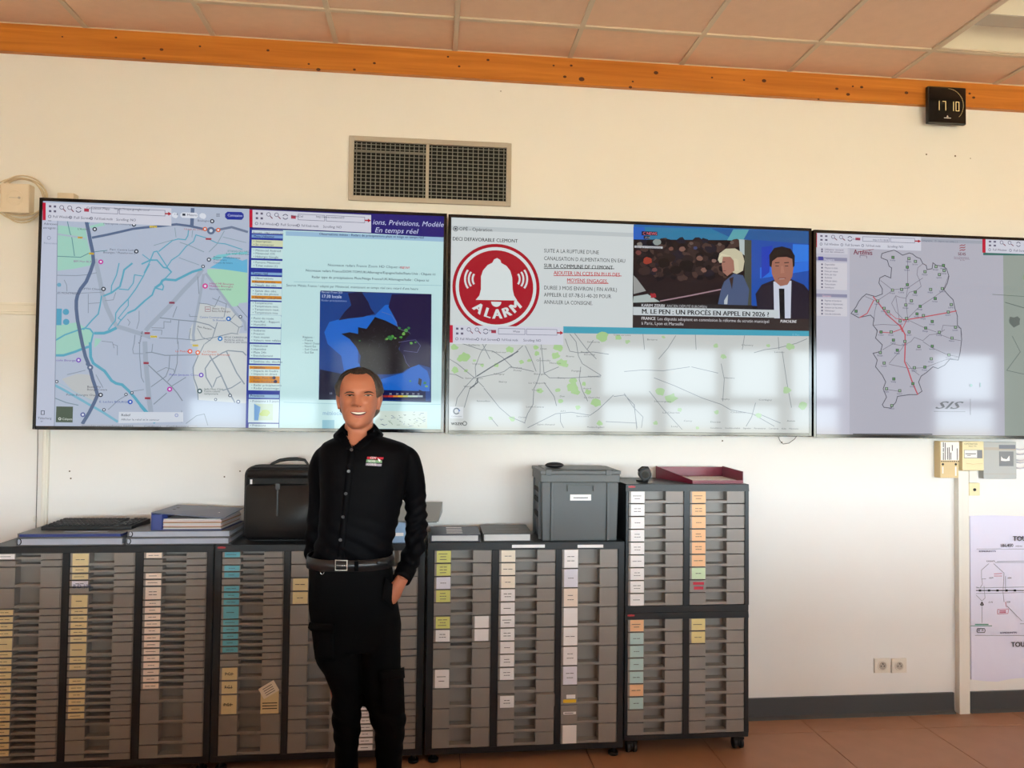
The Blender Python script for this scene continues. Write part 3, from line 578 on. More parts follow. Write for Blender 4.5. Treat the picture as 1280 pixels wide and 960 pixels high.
S.poly([(1060, 390), (1078, 400), (1072, 440), (1055, 425)], (10, 16, 40)); S.poly([(1060, 460), (1085, 470), (1085, 520), (1062, 515)], (10, 20, 50))
S.poly([(840, 462), (1100, 470), (1100, 527), (840, 520)], (20, 22, 70))
for i, (x, y, r_) in enumerate([(985, 110, 3.4), (1000, 95, 2.4), (970, 130, 3), (955, 150, 2.2), (890, 155, 4.2), (870, 160, 2.6), (905, 145, 2.4), (945, 95, 2.0), (1015, 185, 2.4), (1040, 180, 1.6), (1095, 420, 2.6), (1105, 440, 2.2), (1010, 410, 1.6), (710, 170, 1.4), (920, 155, 1.8)]):
    S.blob(x, y, r_, [(70, 150, 60), (46, 120, 60), (110, 170, 80)][i % 3], i)
S.line([(840, 0), (900, 20), (925, 60), (940, 100), (1000, 120), (1010, 130)], 0.4, (120, 120, 150)); S.line([(940, 180), (1000, 170), (1040, 165), (1070, 200), (1050, 240), (970, 230)], 0.4, (110, 110, 170)); S.line([(970, 255), (985, 300), (1005, 325)], 0.4, (110, 110, 170))
rnd = random.Random(3)
for i in range(70):
    x, y = rnd.uniform(720, 960), rnd.uniform(90, 350); S.line([(x, y), (x+rnd.uniform(-14, 14), y+rnd.uniform(-14, 14))], 0.35, (58, 54, 70))
for i, c in enumerate([(150, 40, 30), (190, 60, 40), (214, 130, 50), (220, 180, 60), (200, 206, 110), (190, 216, 190), (200, 220, 210), (170, 190, 200)]):
    S.rect2(850+i*29, 494, 880+i*29, 505, c)
for x in (885, 925, 955, 985, 1020, 1050): S.text(x, 490, '20', 2.0, (200, 205, 220))
S.text(530, 488, '10', 2.4, (190, 200, 220))
S.z = z1; S.text(483, 552, 'Mercredi 19 mars 2025', 2.6, (190, 205, 230), fit=25); S.text(483, 580, '17:30 locale', 4.0, (200, 215, 240), fit=23, bold=0.02); S.text(483, 600, 'Radar précipitations', 2.2, (150, 170, 210), fit=30)
S.z = z2
for i, tx in enumerate(['Régions :', '- France', '- Nord Ouest', '- Nord Est', '- Sud Ouest', '- Sud Est']): S.text(372, 155+i*18, tx, 2.6, (50, 70, 86))
S.line([(260, 535), (600, 545), (1195, 548)], 0.6, (150, 190, 200))
S.poly([(488, 640), (560, 640), (560, 690), (488, 690)], (140, 190, 206)); S.text(490, 610, 'météociel', 5.0, (110, 150, 190), fit=24)
S.poly([(800, 585), (1110, 590), (1110, 690), (800, 690)], (204, 218, 208))
for i in range(46):
    x, y = rnd.uniform(805, 1095), rnd.uniform(592, 680); S.line([(x, y), (x+rnd.uniform(4, 22), y+rnd.uniform(-6, 8))], 0.5, [(90, 104, 150), (130, 150, 130), (110, 116, 120)][i % 3])
# menu column
def menu_box(z_, x0, x1, y0, y1, col): S.z = z_; S.rect2(x0, y0, x1, y1, col)
z5, z6 = (310, 280, 8.0), (310, 395, 6.857)
S.z = z5
S.rect2(42, 62, 355, 105, (196, 214, 222)); S.text(50, 96, 'Accueil : 1462 connectés', 2.4, (60, 60, 90), fit=36)
S.rect2(40, 106, 352, 148, (120, 158, 208)); S.text(60, 134, 'Menu Utilisateur', 2.8, (40, 40, 90), fit=24, bold=0.02)
S.rect2(40, 158, 350, 232, (206, 214, 178)); S.rect2(38, 240, 348, 352, (196, 224, 226)); S.rect2(36, 362, 346, 448, (196, 224, 226))
MT = (56, 66, 96)
for y, tx, w_ in [(184, 'Inscription', 19), (216, 'Se connecter', 22), (274, 'Météociel Android', 30), (304, 'Météociel iOS', 23), (336, 'Hébergez Google', 27), (394, 'Forums Météociel', 29), (426, 'Tchat météo (1)', 26)]:
    S.text(55, y, '• '+tx, 2.5, MT, fit=w_+2)
S.rect2(34, 482, 342, 516, (130, 170, 210)); S.text(45, 506, 'Temps réel', 2.8, (40, 40, 90), fit=18, bold=0.02)
S.rect2(32, 524, 340, 634, (200, 226, 228)); S.rect2(30, 642, 338, 770, (200, 226, 228)); S.rect2(28, 776, 336, 914, (200, 226, 228)); S.rect2(26, 920, 334, 1000, (200, 226, 228))
S.rect2(40, 564, 338, 598, (206, 136, 40)); S.rect2(36, 716, 336, 756, (206, 136, 40))
for y, tx, w_ in [(552, 'Observations', 22), (590, 'Alertez vos obs.', 25), (622, 'Détails des obs.', 26), (678, 'Saisie des obs.', 26), (708, 'Carte des photos', 28), (745, 'Partager une photo', 32), (800, 'Températures', 21), (832, 'Température mini.', 28), (864, 'Température maxi.', 29), (896, 'Température moy.', 28), (950, 'Point de rosée', 24)]:
    S.text(48, y, '• '+tx, 2.5, MT, fit=w_+2)
S.z = z6
S.rect2(22, -10, 284, 98, (198, 226, 228)); S.rect2(20, 106, 282, 232, (198, 226, 228)); S.rect2(18, 240, 280, 364, (198, 226, 228)); S.rect2(14, 372, 276, 412, (198, 226, 228)); S.rect2(10, 420, 274, 640, (204, 228, 226))
S.rect2(14, 428, 274, 458, (208, 136, 38)); S.rect2(12, 514, 272, 578, (208, 136, 38))
for y, tx, w_ in [(28, 'Point de rosée', 24), (56, 'Vent/Raf. - Rapport', 31), (82, 'Humidité', 15), (132, 'Isobares', 14), (160, 'Pression', 13), (188, 'Vent moyen', 19), (216, 'Valeurs vent rafales', 32), (264, 'Nébulosité', 17), (292, 'Humidité', 15), (320, 'Pluie 24h', 15), (348, 'Ensoleillement', 23), (398, 'Synthèse obs. détaillée', 34), (450, 'Satellite', 14), (478, 'Impacts de foudre', 29), (504, 'Impacts en direct', 28), (538, 'Radar Pluie HD', 24), (570, 'Radar Foudre HD', 26), (600, 'Radar précipitations', 33), (626, 'Radar pluie/neige', 30)]:
    S.text(30, y, '• '+tx, 2.5, MT, fit=w_+2)
S.disc(225, 530, 2.0, (40, 40, 80)); S.disc(238, 562, 2.0, (40, 40, 80))
S.rect2(10, 672, 268, 704, (150, 184, 214)); S.text(22, 692, 'Prévisions', 2.8, (40, 40, 90), fit=16, bold=0.02); S.rect2(8, 712, 266, 915, (206, 226, 232)); S.text(20, 738, '• Prévisions à 3 jours', 2.4, MT, fit=33)
S.rect2(55, 752, 215, 895, (196, 214, 190)); S.poly([(55, 752), (110, 780), (90, 895), (55, 895)], (110, 160, 210)); S.blob(150, 830, 8, (190, 210, 120), 5); S.rect2(8, 922, 264, 1000, (206, 226, 232)); S.text(20, 945, '• Prévisions', 2.4, MT, fit=18)
S.z = None
toolbar(S, 316, 262.5, 148)
S.z = z1; S.text(303, 102, 'MeteoCiel', 2.6, (60, 64, 80), fit=14); S.text(452, 106, 'http://www.meteociel.fr', 2.6, (60, 64, 80), fit=34); S.z = None
S.build(D1)

# ---- display 2: alert page, news channel, traffic map
D2, S = display(X2a, X2b, ZT0-0.004, ZT1-0.003, 'wall screen in the middle showing a red alarm notice, news and road map')
S.poly([(555, 265), (795, 275), (795, 425), (555, 425)], (206, 213, 214))
z3, z4, z7 = (550, 260, 5.12), (550, 400, 5.12), (780, 400, 5.12)
S.z = z3
S.poly([(70, 112), (1240, 160), (1240, 186), (70, 140)], (188, 196, 198))
S.disc(100, 133, 3.2, (70, 74, 80), 14, 2.4); S.disc(100, 133, 1.4, (70, 74, 80)); S.text(122, 143, 'OPÉ - Opération', 4.2, (56, 60, 66), fit=41)
S.text(80, 207, 'DECI DEFAVORABLE CLEMONT', 4.4, (24, 26, 30), fit=81, bold=0.022)
RED, WH = (166, 24, 40), (214, 222, 222)
S.disc(360, 508, 54.5, RED, 56); S.disc(360, 508, 50.5, WH, 56); S.disc(360, 508, 46.5, RED, 56)
bell = [(228, 588), (252, 560), (262, 520), (262, 440), (275, 400), (305, 365), (335, 350), (345, 330), (365, 320), (385, 332), (392, 352), (425, 370), (450, 402), (462, 445), (465, 520), (474, 560), (494, 592)]
S.poly(bell, WH); S.disc(360, 600, 6.4, WH, 20, 0.01, 180, 360)
for sgn in (-1, 1):
    for k in range(3):
        c = (0.55+0.62*k); T = [R(-34+68*i/8) for i in range(9)]; rr = 62+24*k
        S.line([((222 if sgn < 0 else 496)+sgn*(rr*math.cos(t)-48), 455+rr*math.sin(t)*0.95) for t in T], 2.4, WH)
for ch, a in zip('ALARM', (-128, -107, -88, -69, -48)):
    # letters bent along the lower rim
    ca, sa = math.cos(R(a)), math.sin(R(a)); S.text(360+ca*212, 496-sa*212, ch, 12.0, WH, bold=0.05, align='CENTER', ang=a+90)
for y, tx, x, w_, col, b_, ul in [(284, "SUITE A LA RUPTURE D'UNE", 665, 70, (44, 47, 51), 0, 0), (333, "CANALISATION D ALIMENTATION EN EAU", 665, 104, (44, 47, 51), 0, 0), (380, "SUR LA COMMUNE DE CLEMONT", 665, 88, (24, 26, 30), 0.022, 1),
                                  (426, "AJOUTER UN CCFS EN PLUS DES", 727, 85, (190, 30, 44), 0.022, 1), (474, "MOYENS ENGAGES.", 812, 52, (190, 30, 44), 0.022, 1), (521, "DUREE 3 MOIS ENVIRON ( FIN AVRIL)", 665, 93, (44, 47, 51), 0, 0), (566, "APPELER LE 07-78-51-40-20 POUR", 665, 86, (44, 47, 51), 0, 0), (613, "ANNULER LA CONSIGNE.", 665, 62, (44, 47, 51), 0, 0)]:
    S.text(x, y, tx, 4.8, col, fit=w_, bold=b_)
    if ul: S.line([(x, y+7), (x+w_*5.12, y+9)], 0.8, col)
# news picture
S.z = (780, 270, 5.12)
S.poly([(62, 20), (1210, 40), (1190, 760), (55, 722)], (26, 22, 26)); S.poly([(62, 20), (1210, 40), (1205, 130), (60, 110)], (42, 100, 165))
S.poly([(60, 70), (700, 85), (720, 155), (60, 150)], (46, 120, 160)); S.poly([(60, 70), (130, 72), (150, 150), (60, 150)], (40, 96, 190)); S.poly([(560, 82), (1190, 95), (1190, 200), (720, 156)], (40, 90, 150)); S.poly([(700, 85), (800, 87), (760, 160), (660, 155)], (90, 160, 170))
S.poly([(800, 150), (1190, 180), (1186, 580), (790, 575)], (30, 78, 168)); S.poly([(870, 330), (1190, 290), (1188, 350), (870, 400)], (36, 110, 220)); S.poly([(880, 200), (950, 190), (930, 360), (880, 400)], (24, 60, 180)); S.poly([(1080, 180), (1190, 185), (1188, 290), (1080, 300)], (40, 120, 225))
S.poly([(60, 150), (800, 160), (790, 575), (55, 555)], (30, 22, 24))
S.poly([(60, 390), (700, 395), (640, 500), (60, 540)], (38, 26, 28))
rc = random.Random(21)
for i in range(150):
    x, y = rc.uniform(108, 760), rc.uniform(158, 395); v = rc.random()
    c = [(18, 16, 22), (34, 26, 30), (52, 38, 38), (26, 26, 40), (70, 52, 48)][int(v*5)]
    S.blob(x, y, rc.uniform(4, 10), c, i+900, n=10, k=0.35)
for i, (x, y, r_, c) in enumerate([(100, 182, 4, (128, 122, 116)), (210, 168, 6, (140, 150, 146)), (300, 210, 3.4, (112, 76, 66)), (372, 212, 4.6, (126, 92, 82)), (484, 272, 4.6, (120, 86, 76)), (92, 236, 4, (110, 60, 58)), (150, 286, 6.5, (150, 58, 44)), (196, 345, 3.6, (120, 70, 66)), (510, 346, 4.4, (124, 90, 80)), (575, 288, 3.4, (128, 98, 90)), (430, 176, 3, (96, 82, 78)), (610, 182, 3, (104, 86, 78)), (690, 170, 3, (100, 86, 80)), (255, 300, 9, (14, 12, 16)), (400, 320, 11, (14, 12, 16)), (330, 345, 8, (16, 14, 18)), (540, 330, 5, (16, 14, 18)), (455, 205, 3, (60, 70, 110))]):
    S.blob(x, y, r_, c, i+40, n=14, k=0.22)
for x, y, r_ in ((300, 204, 4.4), (372, 203, 5.6), (484, 262, 5.6)): S.disc(x, y, r_, (22, 16, 18), 16, r_*0.62, 10, 170)
S.poly([(735, 150), (780, 152), (780, 260), (740, 230)], (176, 190, 190)); S.poly([(770, 152), (815, 155), (815, 575), (770, 575)], (70, 74, 64))
S.poly([(60, 380), (80, 400), (140, 480), (60, 500)], (150, 152, 150)); S.poly([(60, 515), (150, 500), (230, 550), (55, 555)], (170, 182, 180)); S.line([(230, 545), (420, 510), (620, 470)], 1.6, (160, 130, 140)); S.blob(185, 510, 5, (160, 40, 50), 9)
# woman in a blue jacket with a pale bob (generic figure)
S.poly([(640, 420), (700, 370), (760, 380), (800, 470), (790, 575), (600, 565), (620, 470)], (72, 88, 122)); S.poly([(640, 540), (665, 500), (660, 565), (640, 565)], (180, 190, 196)); S.poly([(672, 400), (700, 390), (690, 470)], (58, 44, 40))
S.poly([(600, 280), (610, 240), (650, 210), (710, 208), (755, 235), (770, 290), (760, 350), (720, 372), (690, 360), (650, 300), (610, 300)], (196, 190, 162))
S.poly([(632, 262), (680, 262), (712, 300), (706, 350), (660, 385), (632, 360), (624, 310)], (158, 112, 98)); S.line([(634, 352), (652, 350)], 0.8, (120, 60, 64)); S.line([(628, 296), (646, 294)], 0.9, (60, 44, 44))
S.poly([(600, 285), (625, 255), (690, 258), (650, 248), (620, 240)], (214, 206, 176)); S.poly([(700, 270), (730, 280), (735, 350), (706, 350)], (206, 198, 168))
# presenter in dark suit with tie (generic figure)
S.poly([(880, 440), (955, 410), (1070, 405), (1150, 440), (1186, 480), (1184, 660), (860, 650), (840, 500)], (34, 28, 44))
S.poly([(955, 420), (1070, 415), (1065, 655), (960, 655)], (200, 206, 222)); S.poly([(990, 465), (1025, 465), (1028, 655), (996, 655)], (18, 18, 22))
S.poly([(940, 290), (945, 260), (1080, 262), (1088, 300), (1075, 390), (1045, 440), (1000, 450), (965, 420), (945, 370)], (160, 108, 92))
S.poly([(930, 320), (928, 250), (960, 205), (1010, 195), (1065, 210), (1092, 255), (1090, 320), (1080, 330), (1075, 275), (1040, 262), (980, 265), (948, 290), (942, 330)], (26, 20, 22))
for x in (980, 1040): S.line([(x-16, 300), (x+14, 298)], 1.2, (50, 34, 32)); S.line([(x-12, 320), (x+10, 320)], 1.0, (60, 40, 40))
S.poly([(1003, 320), (1018, 320), (1026, 365), (1000, 368)], (172, 120, 102)); S.line([(985, 400), (1035, 398)], 1.0, (120, 66, 64)); S.line([(992, 404), (1026, 402)], 0.7, (200, 180, 176))
# captions
S.poly([(57, 555), (820, 572), (820, 600), (57, 582)], (40, 36, 38)); S.text(110, 580, 'KARIM ZERIBI', 3.6, (214, 216, 220), fit=30, bold=0.02); S.text(272, 584, 'ANCIEN DÉPUTÉ EUROPÉEN', 3.4, (180, 182, 186), fit=53)
S.poly([(57, 582), (990, 602), (988, 652), (57, 634)], (196, 204, 208)); S.text(112, 624, 'M. LE PEN : UN PROCÈS EN APPEL EN 2026 ?', 6.0, (24, 24, 30), fit=168, bold=0.03)
S.poly([(57, 636), (1186, 660), (1184, 752), (56, 718)], (52, 42, 42)); S.text(110, 664, 'FRANCE', 3.8, (226, 226, 228), fit=18, bold=0.02); S.text(212, 667, 'Les députés adoptent en commission la réforme du scrutin municipal', 4.0, (206, 206, 210), fit=148); S.text(110, 695, 'à Paris, Lyon et Marseille', 4.0, (206, 206, 210), fit=55); S.text(998, 682, 'PUNCHLINE', 3.6, (226, 226, 230), fit=22, bold=0.03, shear=0.2)
S.poly([(112, 98), (212, 102), (212, 126), (112, 124)], (30, 26, 40)); S.text(120, 120, 'C NEWS', 3.6, (220, 110, 130), fit=18, bold=0.02); S.rect2(125, 128, 165, 148, (30, 26, 40)); S.text(132, 144, '17:10', 2.2, (190, 190, 196), fit=6)
S.rect2(66, 190, 246, 210, (190, 194, 198)); S.text(72, 206, 'SPECIALE COMMISSION', 2.4, (60, 60, 66), fit=33)
S.z = None
S.poly([(704, 408), (1018, 414), (1018, 420.5), (704, 417)], (70, 160, 184)); S.text(990, 419.5, '© Plan', 2.6, (130, 190, 206))
# road map
S.poly([(555, 424), (704, 416.5), (1018, 420.5), (1018, 545), (555, 545)], (196, 200, 198))
S.z = z4
for i, (x, y, r_) in enumerate([(155, 235, 8), (130, 250, 6), (95, 320, 6), (90, 175, 6), (445, 190, 6), (520, 268, 4), (570, 258, 3.4), (755, 175, 8), (740, 230, 7), (780, 275, 8), (615, 175, 4), (845, 430, 10), (870, 460, 7), (850, 390, 6), (755, 450, 4), (640, 455, 5), (1000, 530, 9), (1040, 110, 10), (945, 460, 5), (270, 290, 3), (360, 290, 4), (165, 325, 3), (620, 215, 4), (770, 520, 4.5), (880, 560, 4), (460, 630, 5), (325, 630, 4), (1020, 660, 5), (920, 410, 4), (805, 290, 4), (220, 260, 3), (1140, 110, 6)]):
    S.blob(x, y, r_, (164, 200, 140), i+200)
for pts in [[(60, 250), (110, 280), (220, 370), (300, 320), (380, 270), (460, 230), (530, 165)], [(230, 370), (225, 300), (260, 210), (300, 150)], [(60, 345), (100, 350), (150, 375)], [(240, 370), (220, 420), (190, 440), (155, 560)], [(215, 370), (160, 430), (110, 500), (100, 550)], [(240, 370), (360, 345), (410, 330), (450, 300), (520, 312), (600, 330)], [(100, 140), (170, 160), (260, 190), (340, 200), (400, 240), (460, 300)],
            [(545, 165), (580, 240), (615, 330)], [(645, 140), (655, 230), (665, 340), (700, 370), (830, 372), (1030, 358)], [(640, 240), (640, 340), (620, 400), (600, 440), (595, 540), (560, 600), (540, 660)], [(665, 340), (760, 300)], [(665, 400), (730, 490), (745, 550)], [(830, 90), (870, 140), (885, 230), (910, 280), (1030, 355)], [(860, 85), (940, 190), (1000, 250)], [(800, 120), (830, 200), (885, 210)], [(885, 210), (980, 205), (1080, 220)], [(900, 300), (890, 380), (910, 450), (945, 520)], [(560, 690), (740, 600), (840, 590), (960, 610), (1010, 575), (1110, 480)], [(770, 600), (770, 650), (790, 690)], [(280, 435), (380, 560), (450, 620), (545, 660)], [(240, 390), (280, 430)],
            [(940, 190), (980, 130)], [(320, 250), (290, 190), (270, 150)], [(1180, 480), (1240, 540), (1260, 690)], [(1180, 480), (1110, 490)], [(1060, 650), (1260, 660)], [(320, 620), (370, 680)]]:
    S.line(pts, 0.8, (124, 130, 138))
S.line([(240, 370), (240, 400), (190, 440)], 1.4, (84, 90, 98)); S.line([(235, 360), (330, 300), (500, 200)], 1.4, (96, 102, 110))
for x, y, tx in [(160, 372, 'Saint-Florent'), (330, 205, 'Mehun-sur'), (450, 305, 'Moulins'), (470, 322, 'Fussy'), (205, 280, 'Vignoux'), (375, 395, 'Berry'), (340, 345, 'Allogny'), (600, 345, 'Bourges'), (565, 402, 'La Chapelle'), (585, 448, 'Trouy'), (550, 555, 'Levet-Centre'), (700, 275, 'Menetou'), (750, 370, 'Osmoy'), (805, 232, 'Rians'), (840, 325, 'Farges'), (900, 205, 'Baugy'), (920, 220, 'Etrechy'), (940, 140, 'Sancerre'), (945, 362, 'Nérondes'), (915, 438, 'Avord'), (920, 495, 'La Guerche'), (615, 258, 'Quantilly'), (765, 488, 'Dun'), (870, 615, 'Sancoins'), (770, 583, 'A71'), (640, 185, 'D940'), (235, 518, 'Issoudun'), (620, 668, 'Saint-Amand'), (940, 685, 'Moulins-Engilbert'), (1110, 95, 'Cosne-sur-Loire'), (150, 425, 'Vierzon'), (500, 622, 'Orval'), (180, 160, 'Salbris')]:
    S.text(x, y+5, tx, 2.0, (96, 100, 106), fit=min(22, 2.0*len(tx)))
S.z = z7
for pts in [[(120, 90), (130, 190)], [(330, 100), (280, 180), (220, 250)], [(455, 95), (460, 190)], [(770, 100), (755, 190)], [(985, 110), (990, 190)], [(830, 210), (900, 190), (980, 180), (1100, 150), (1170, 120)], [(160, 455), (250, 570), (370, 700)], [(500, 500), (620, 540), (680, 575), (820, 600), (960, 680)], [(840, 530), (815, 620), (780, 680)], [(620, 280), (640, 380), (630, 520)], [(1010, 200), (1040, 400), (1070, 560)], [(0, 330), (120, 320), (250, 325), (420, 300)], [(190, 370), (320, 420), (500, 500)], [(430, 300), (600, 340)], [(0, 470), (60, 560), (120, 620), (110, 690)], [(65, 540), (80, 700)], [(860, 600), (1000, 660)]]:
    S.line(pts, 0.8, (132, 138, 144))
for i, (x, y, r_) in enumerate([(585, 165, 4), (635, 235, 5), (235, 460, 8), (300, 500, 10), (1060, 170, 7), (1040, 450, 7), (355, 575, 4), (860, 610, 5), (250, 110, 3), (20, 140, 4), (1140, 550, 8), (590, 590, 4), (200, 660, 4), (470, 690, 3), (920, 165, 3)]): S.blob(x, y, r_, (168, 200, 150), i+300)
for x, y, tx in [(145, 130, 'Briare'), (750, 165, 'Clamecy'), (640, 375, 'Nevers'), (190, 525, 'Sancergues'), (245, 597, 'La Charité'), (860, 515, 'Corbigny'), (550, 657, 'Decize'), (620, 510, 'Imphy'), (960, 210, 'Lormes'), (380, 650, 'Cercy'), (680, 595, 'Châtillon'), (300, 685, 'Luzy'), (1040, 650, 'Autun')]: S.text(x, y, tx, 2.0, (104, 108, 114), fit=2.2*len(tx))
S.text(550, 695, 'Conditions    Confidentialité    Signaler    Partenaires    Carrières    Aide    Mentions', 1.8, (100, 104, 108), fit=118)
S.z = z4
S.poly([(62, 122), (548, 128), (548, 158), (62, 152)], (212, 217, 222)); S.text(120, 133, 'Rechercher un lieu', 2.2, (130, 136, 146), fit=34); S.line([(520, 133), (530, 138)], 0.8, (120, 120, 130))
S.rect2(64, 555, 148, 630, (214, 218, 222)); S.disc(105, 583, 4.2, (104, 112, 120), 16, 2.6, 30, 330); S.poly([(118, 572), (130, 578), (120, 590)], (60, 110, 190)); S.text(72, 620, 'Confidentialité', 1.6, (120, 124, 130), fit=13)
S.text(70, 672, 'waze', 5.0, (30, 32, 36), fit=14, bold=0.03); S.disc(158, 662, 2.8, (40, 42, 46), 14, 2.0)
S.z = None
toolbar(S, 566, 406.5, 138, dy=0.02); S.text(610.5, 414.5, 'Waze', 2.6, (60, 64, 80)); S.text(641, 415.5, 'Waze', 2.6, (60, 64, 80))
S.build(D2)

# ---- display 3: department map
D3, S = display(X3a, X3b, ZT0-0.008, ZT1-0.010, 'wall screen at the right edge showing an outlined department map on grey')
S.poly([(1010, 280), (1700, 300), (1700, 560), (1010, 560)], (178, 178, 190))
S.poly([(1254, 318), (1700, 330), (1700, 556), (1256, 550)], (150, 160, 152)); S.poly([(1229, 315), (1700, 330), (1700, 326), (1229, 319)], (60, 110, 104))
z8, z9 = (1010, 280, 4.741), (1010, 410, 4.741)
S.poly([(1010, 308), (1062, 311), (1062, 560), (1010, 560)], (190, 190, 204))
S.z = z8
S.poly([(660, 85), (1040, 100), (1040, 118), (660, 105)], (160, 166, 178)); S.text(670, 102, 'Cartographie    D - départs non soldés (...)', 2.2, (100, 106, 130), fit=52)
S.rect2(45, 195, 232, 222, (140, 140, 166)); S.text(95, 216, 'Messagerie', 2.8, (220, 222, 236), fit=14); S.rect2(60, 192, 90, 215, (70, 70, 150))
S.rect2(45, 226, 232, 392, (206, 204, 212)); S.rect2(45, 412, 232, 436, (140, 140, 166)); S.text(85, 432, 'Géomatic', 2.8, (230, 190, 200), fit=12); S.rect2(45, 440, 232, 548, (206, 204, 212)); S.rect2(45, 135, 235, 180, (200, 200, 212))
for y, tx, w_ in [(155, 'Utilisateur connecté', 26), (168, 'Liste des utilisateurs', 27), (244, 'Disponibilité', 14), (264, 'Moyens et états', 18), (284, 'Fiche par moyen', 18), (303, 'Fiche par état', 16), (322, 'Activité', 10), (341, 'Fiche par statuts', 17), (361, 'Transmissions', 15), (380, 'Statistiques', 13), (458, 'Régimes et bordures', 23), (478, 'Régimes et départements', 25), (499, 'Secteurs sur les interv.', 25), (518, 'Ville/secteur', 14), (537, 'Carte des événements', 22)]:
    S.text(98, y, tx, 2.3, (84, 80, 110), fit=w_); S.rect2(78, y-10, 88, y, (100, 96, 120))
S.text(270, 180, 'Artémis', 6.6, (120, 40, 66), fit=26, bold=0.02); S.line([(300, 165), (390, 150)], 0.7, (140, 50, 70)); S.line([(308, 200), (308, 186), (348, 190), (348, 204)], 0.6, (110, 90, 110))
for k in range(3): S.line([(898, 130+k*14), (912, 124+k*14), (920, 128+k*14), (932, 122+k*14)], 1.0, (150, 50, 64))
S.text(888, 185, 'SDIS', 3.8, (110, 40, 60), fit=11, bold=0.03); S.text(865, 200, 'Service Départemental', 1.8, (120, 90, 110), fit=21); S.text(865, 208, "d'Incendie et de Secours", 1.8, (120, 90, 110), fit=22); S.text(900, 217, 'du Cher', 1.8, (120, 90, 110), fit=7)
out1 = [(432, 200), (438, 175), (470, 165), (510, 155), (530, 165), (560, 185), (600, 172), (620, 178), (640, 195), (665, 205), (680, 235), (700, 245), (705, 270), (735, 265), (740, 230), (760, 245), (800, 250), (820, 265), (835, 310), (825, 350), (805, 390), (830, 420), (860, 450), (870, 500), (885, 545), (885, 600), (905, 620), (910, 660)]
out2 = [(910, 650-616+616), ]
S.line(out1, 1.0, (84, 84, 96))
S.line([(432, 200), (470, 215), (480, 250), (495, 260), (490, 320), (455, 305), (425, 320), (420, 350), (440, 385), (440, 415), (400, 430), (345, 415), (320, 435), (300, 460), (285, 490), (255, 530), (300, 555), (370, 540), (390, 560), (385, 600), (410, 630), (405, 660)], 1.0, (84, 84, 96))
INN = (112, 108, 122)
for pts in [[(680, 235), (650, 260), (645, 300), (660, 330), (670, 370), (640, 395), (600, 405), (580, 440), (545, 435), (520, 425), (495, 470), (520, 520), (560, 560)], [(430, 335), (500, 390), (590, 380), (680, 320)], [(590, 200), (590, 370)], [(590, 560), (580, 450), (590, 380)], [(585, 565), (660, 490), (730, 445), (800, 395), (835, 300)], [(410, 455), (500, 395)], [(585, 565), (700, 620), (760, 640)], [(385, 600), (440, 595), (530, 600)], [(800, 600), (870, 605), (905, 620)], [(790, 640), (800, 600)], [(340, 430), (410, 460), (395, 520), (390, 580)], [(520, 430), (540, 560)]]:
    S.line(pts, 0.6, INN)
RL = (188, 84, 96)
S.line([(385, 430), (415, 465), (470, 540), (545, 605), (560, 640)], 1.5, RL); S.line([(390, 450), (350, 530), (305, 555)], 1.3, RL); S.line([(560, 570), (585, 567), (690, 550), (830, 525), (880, 515)], 1.4, RL); S.line([(585, 567), (560, 620), (490, 645), (420, 640)], 1.0, RL); S.line([(450, 500), (520, 560), (585, 567)], 0.8, RL)
S.z = z9
S.line([(400, 0), (410, 20), (400, 60), (440, 100), (430, 140), (385, 150), (410, 190), (400, 230), (440, 280), (460, 320), (445, 360), (465, 410), (440, 455), (450, 470), (490, 475), (520, 440), (530, 405), (600, 395), (645, 395), (675, 375), (655, 320), (670, 285), (700, 265), (740, 230), (770, 240), (810, 220), (840, 185), (890, 190), (900, 150), (910, 70), (905, 0)], 1.0, (84, 84, 96))
for pts in [[(440, 130), (500, 95), (560, 105), (610, 80), (630, 55), (680, 75), (720, 40), (770, 35), (810, 10)], [(480, 210), (550, 130), (570, 100)], [(480, 215), (600, 240), (690, 235), (810, 190), (890, 175)], [(680, 80), (740, 120), (830, 160), (890, 170)], [(760, 30), (850, 65), (905, 75)], [(580, 200), (620, 250), (660, 280)], [(470, 365), (540, 375)]]:
    S.line(pts, 0.6, INN)
S.line([(545, -20), (575, 40), (575, 110), (572, 200), (590, 240), (610, 300), (630, 350), (650, 395)], 1.7, RL)
names = ['Vailly', 'Aubigny', 'Sancerre', 'Henrichemont', 'Mehun', 'Bourges', 'Baugy', 'Levet', 'Lignières', 'Culan', 'Graçay', 'Lury']
k = 0
for z_, lst in ((z8, [(503, 198), (598, 205), (636, 222), (588, 256), (693, 283), (758, 253), (802, 246), (806, 276), (778, 300), (588, 360), (500, 392), (554, 388), (635, 404), (726, 388), (795, 383), (753, 442), (612, 455), (579, 480), (664, 488), (848, 478), (412, 457), (284, 517), (450, 500), (475, 520), (645, 533), (683, 543), (830, 522), (735, 578), (583, 560), (545, 575), (696, 617), (873, 612), (598, 640), (432, 640), (492, 640), (777, 642)]),
                (z9, [(505, 72), (573, 80), (656, 110), (735, 108), (852, 60), (427, 146), (528, 132), (450, 208), (629, 236), (691, 232), (729, 183), (834, 160), (507, 302), (464, 360), (542, 372), (620, 330), (495, 460)])):
    S.z = z_
    for x, y in lst:
        S.rect2(x-9, y-9, x+9, y+9, (70, 80, 76)); S.rect2(x-5, y-6, x+5, y+5, (150, 180, 150) if k % 3 else (96, 150, 96)); S.text(x-18, y+21, names[k % len(names)], 2.1, (70, 76, 110), fit=7.5); k += 1
S.text(745, 478, 'SIS', 10.0, (96, 96, 100), fit=40, shear=0.5, bold=0.02); S.line([(745, 494), (930, 496)], 0.7, (130, 130, 136)); S.line([(960, 420), (962, 515)], 0.6, (130, 130, 136)); S.text(745, 508, '', 1, INN)
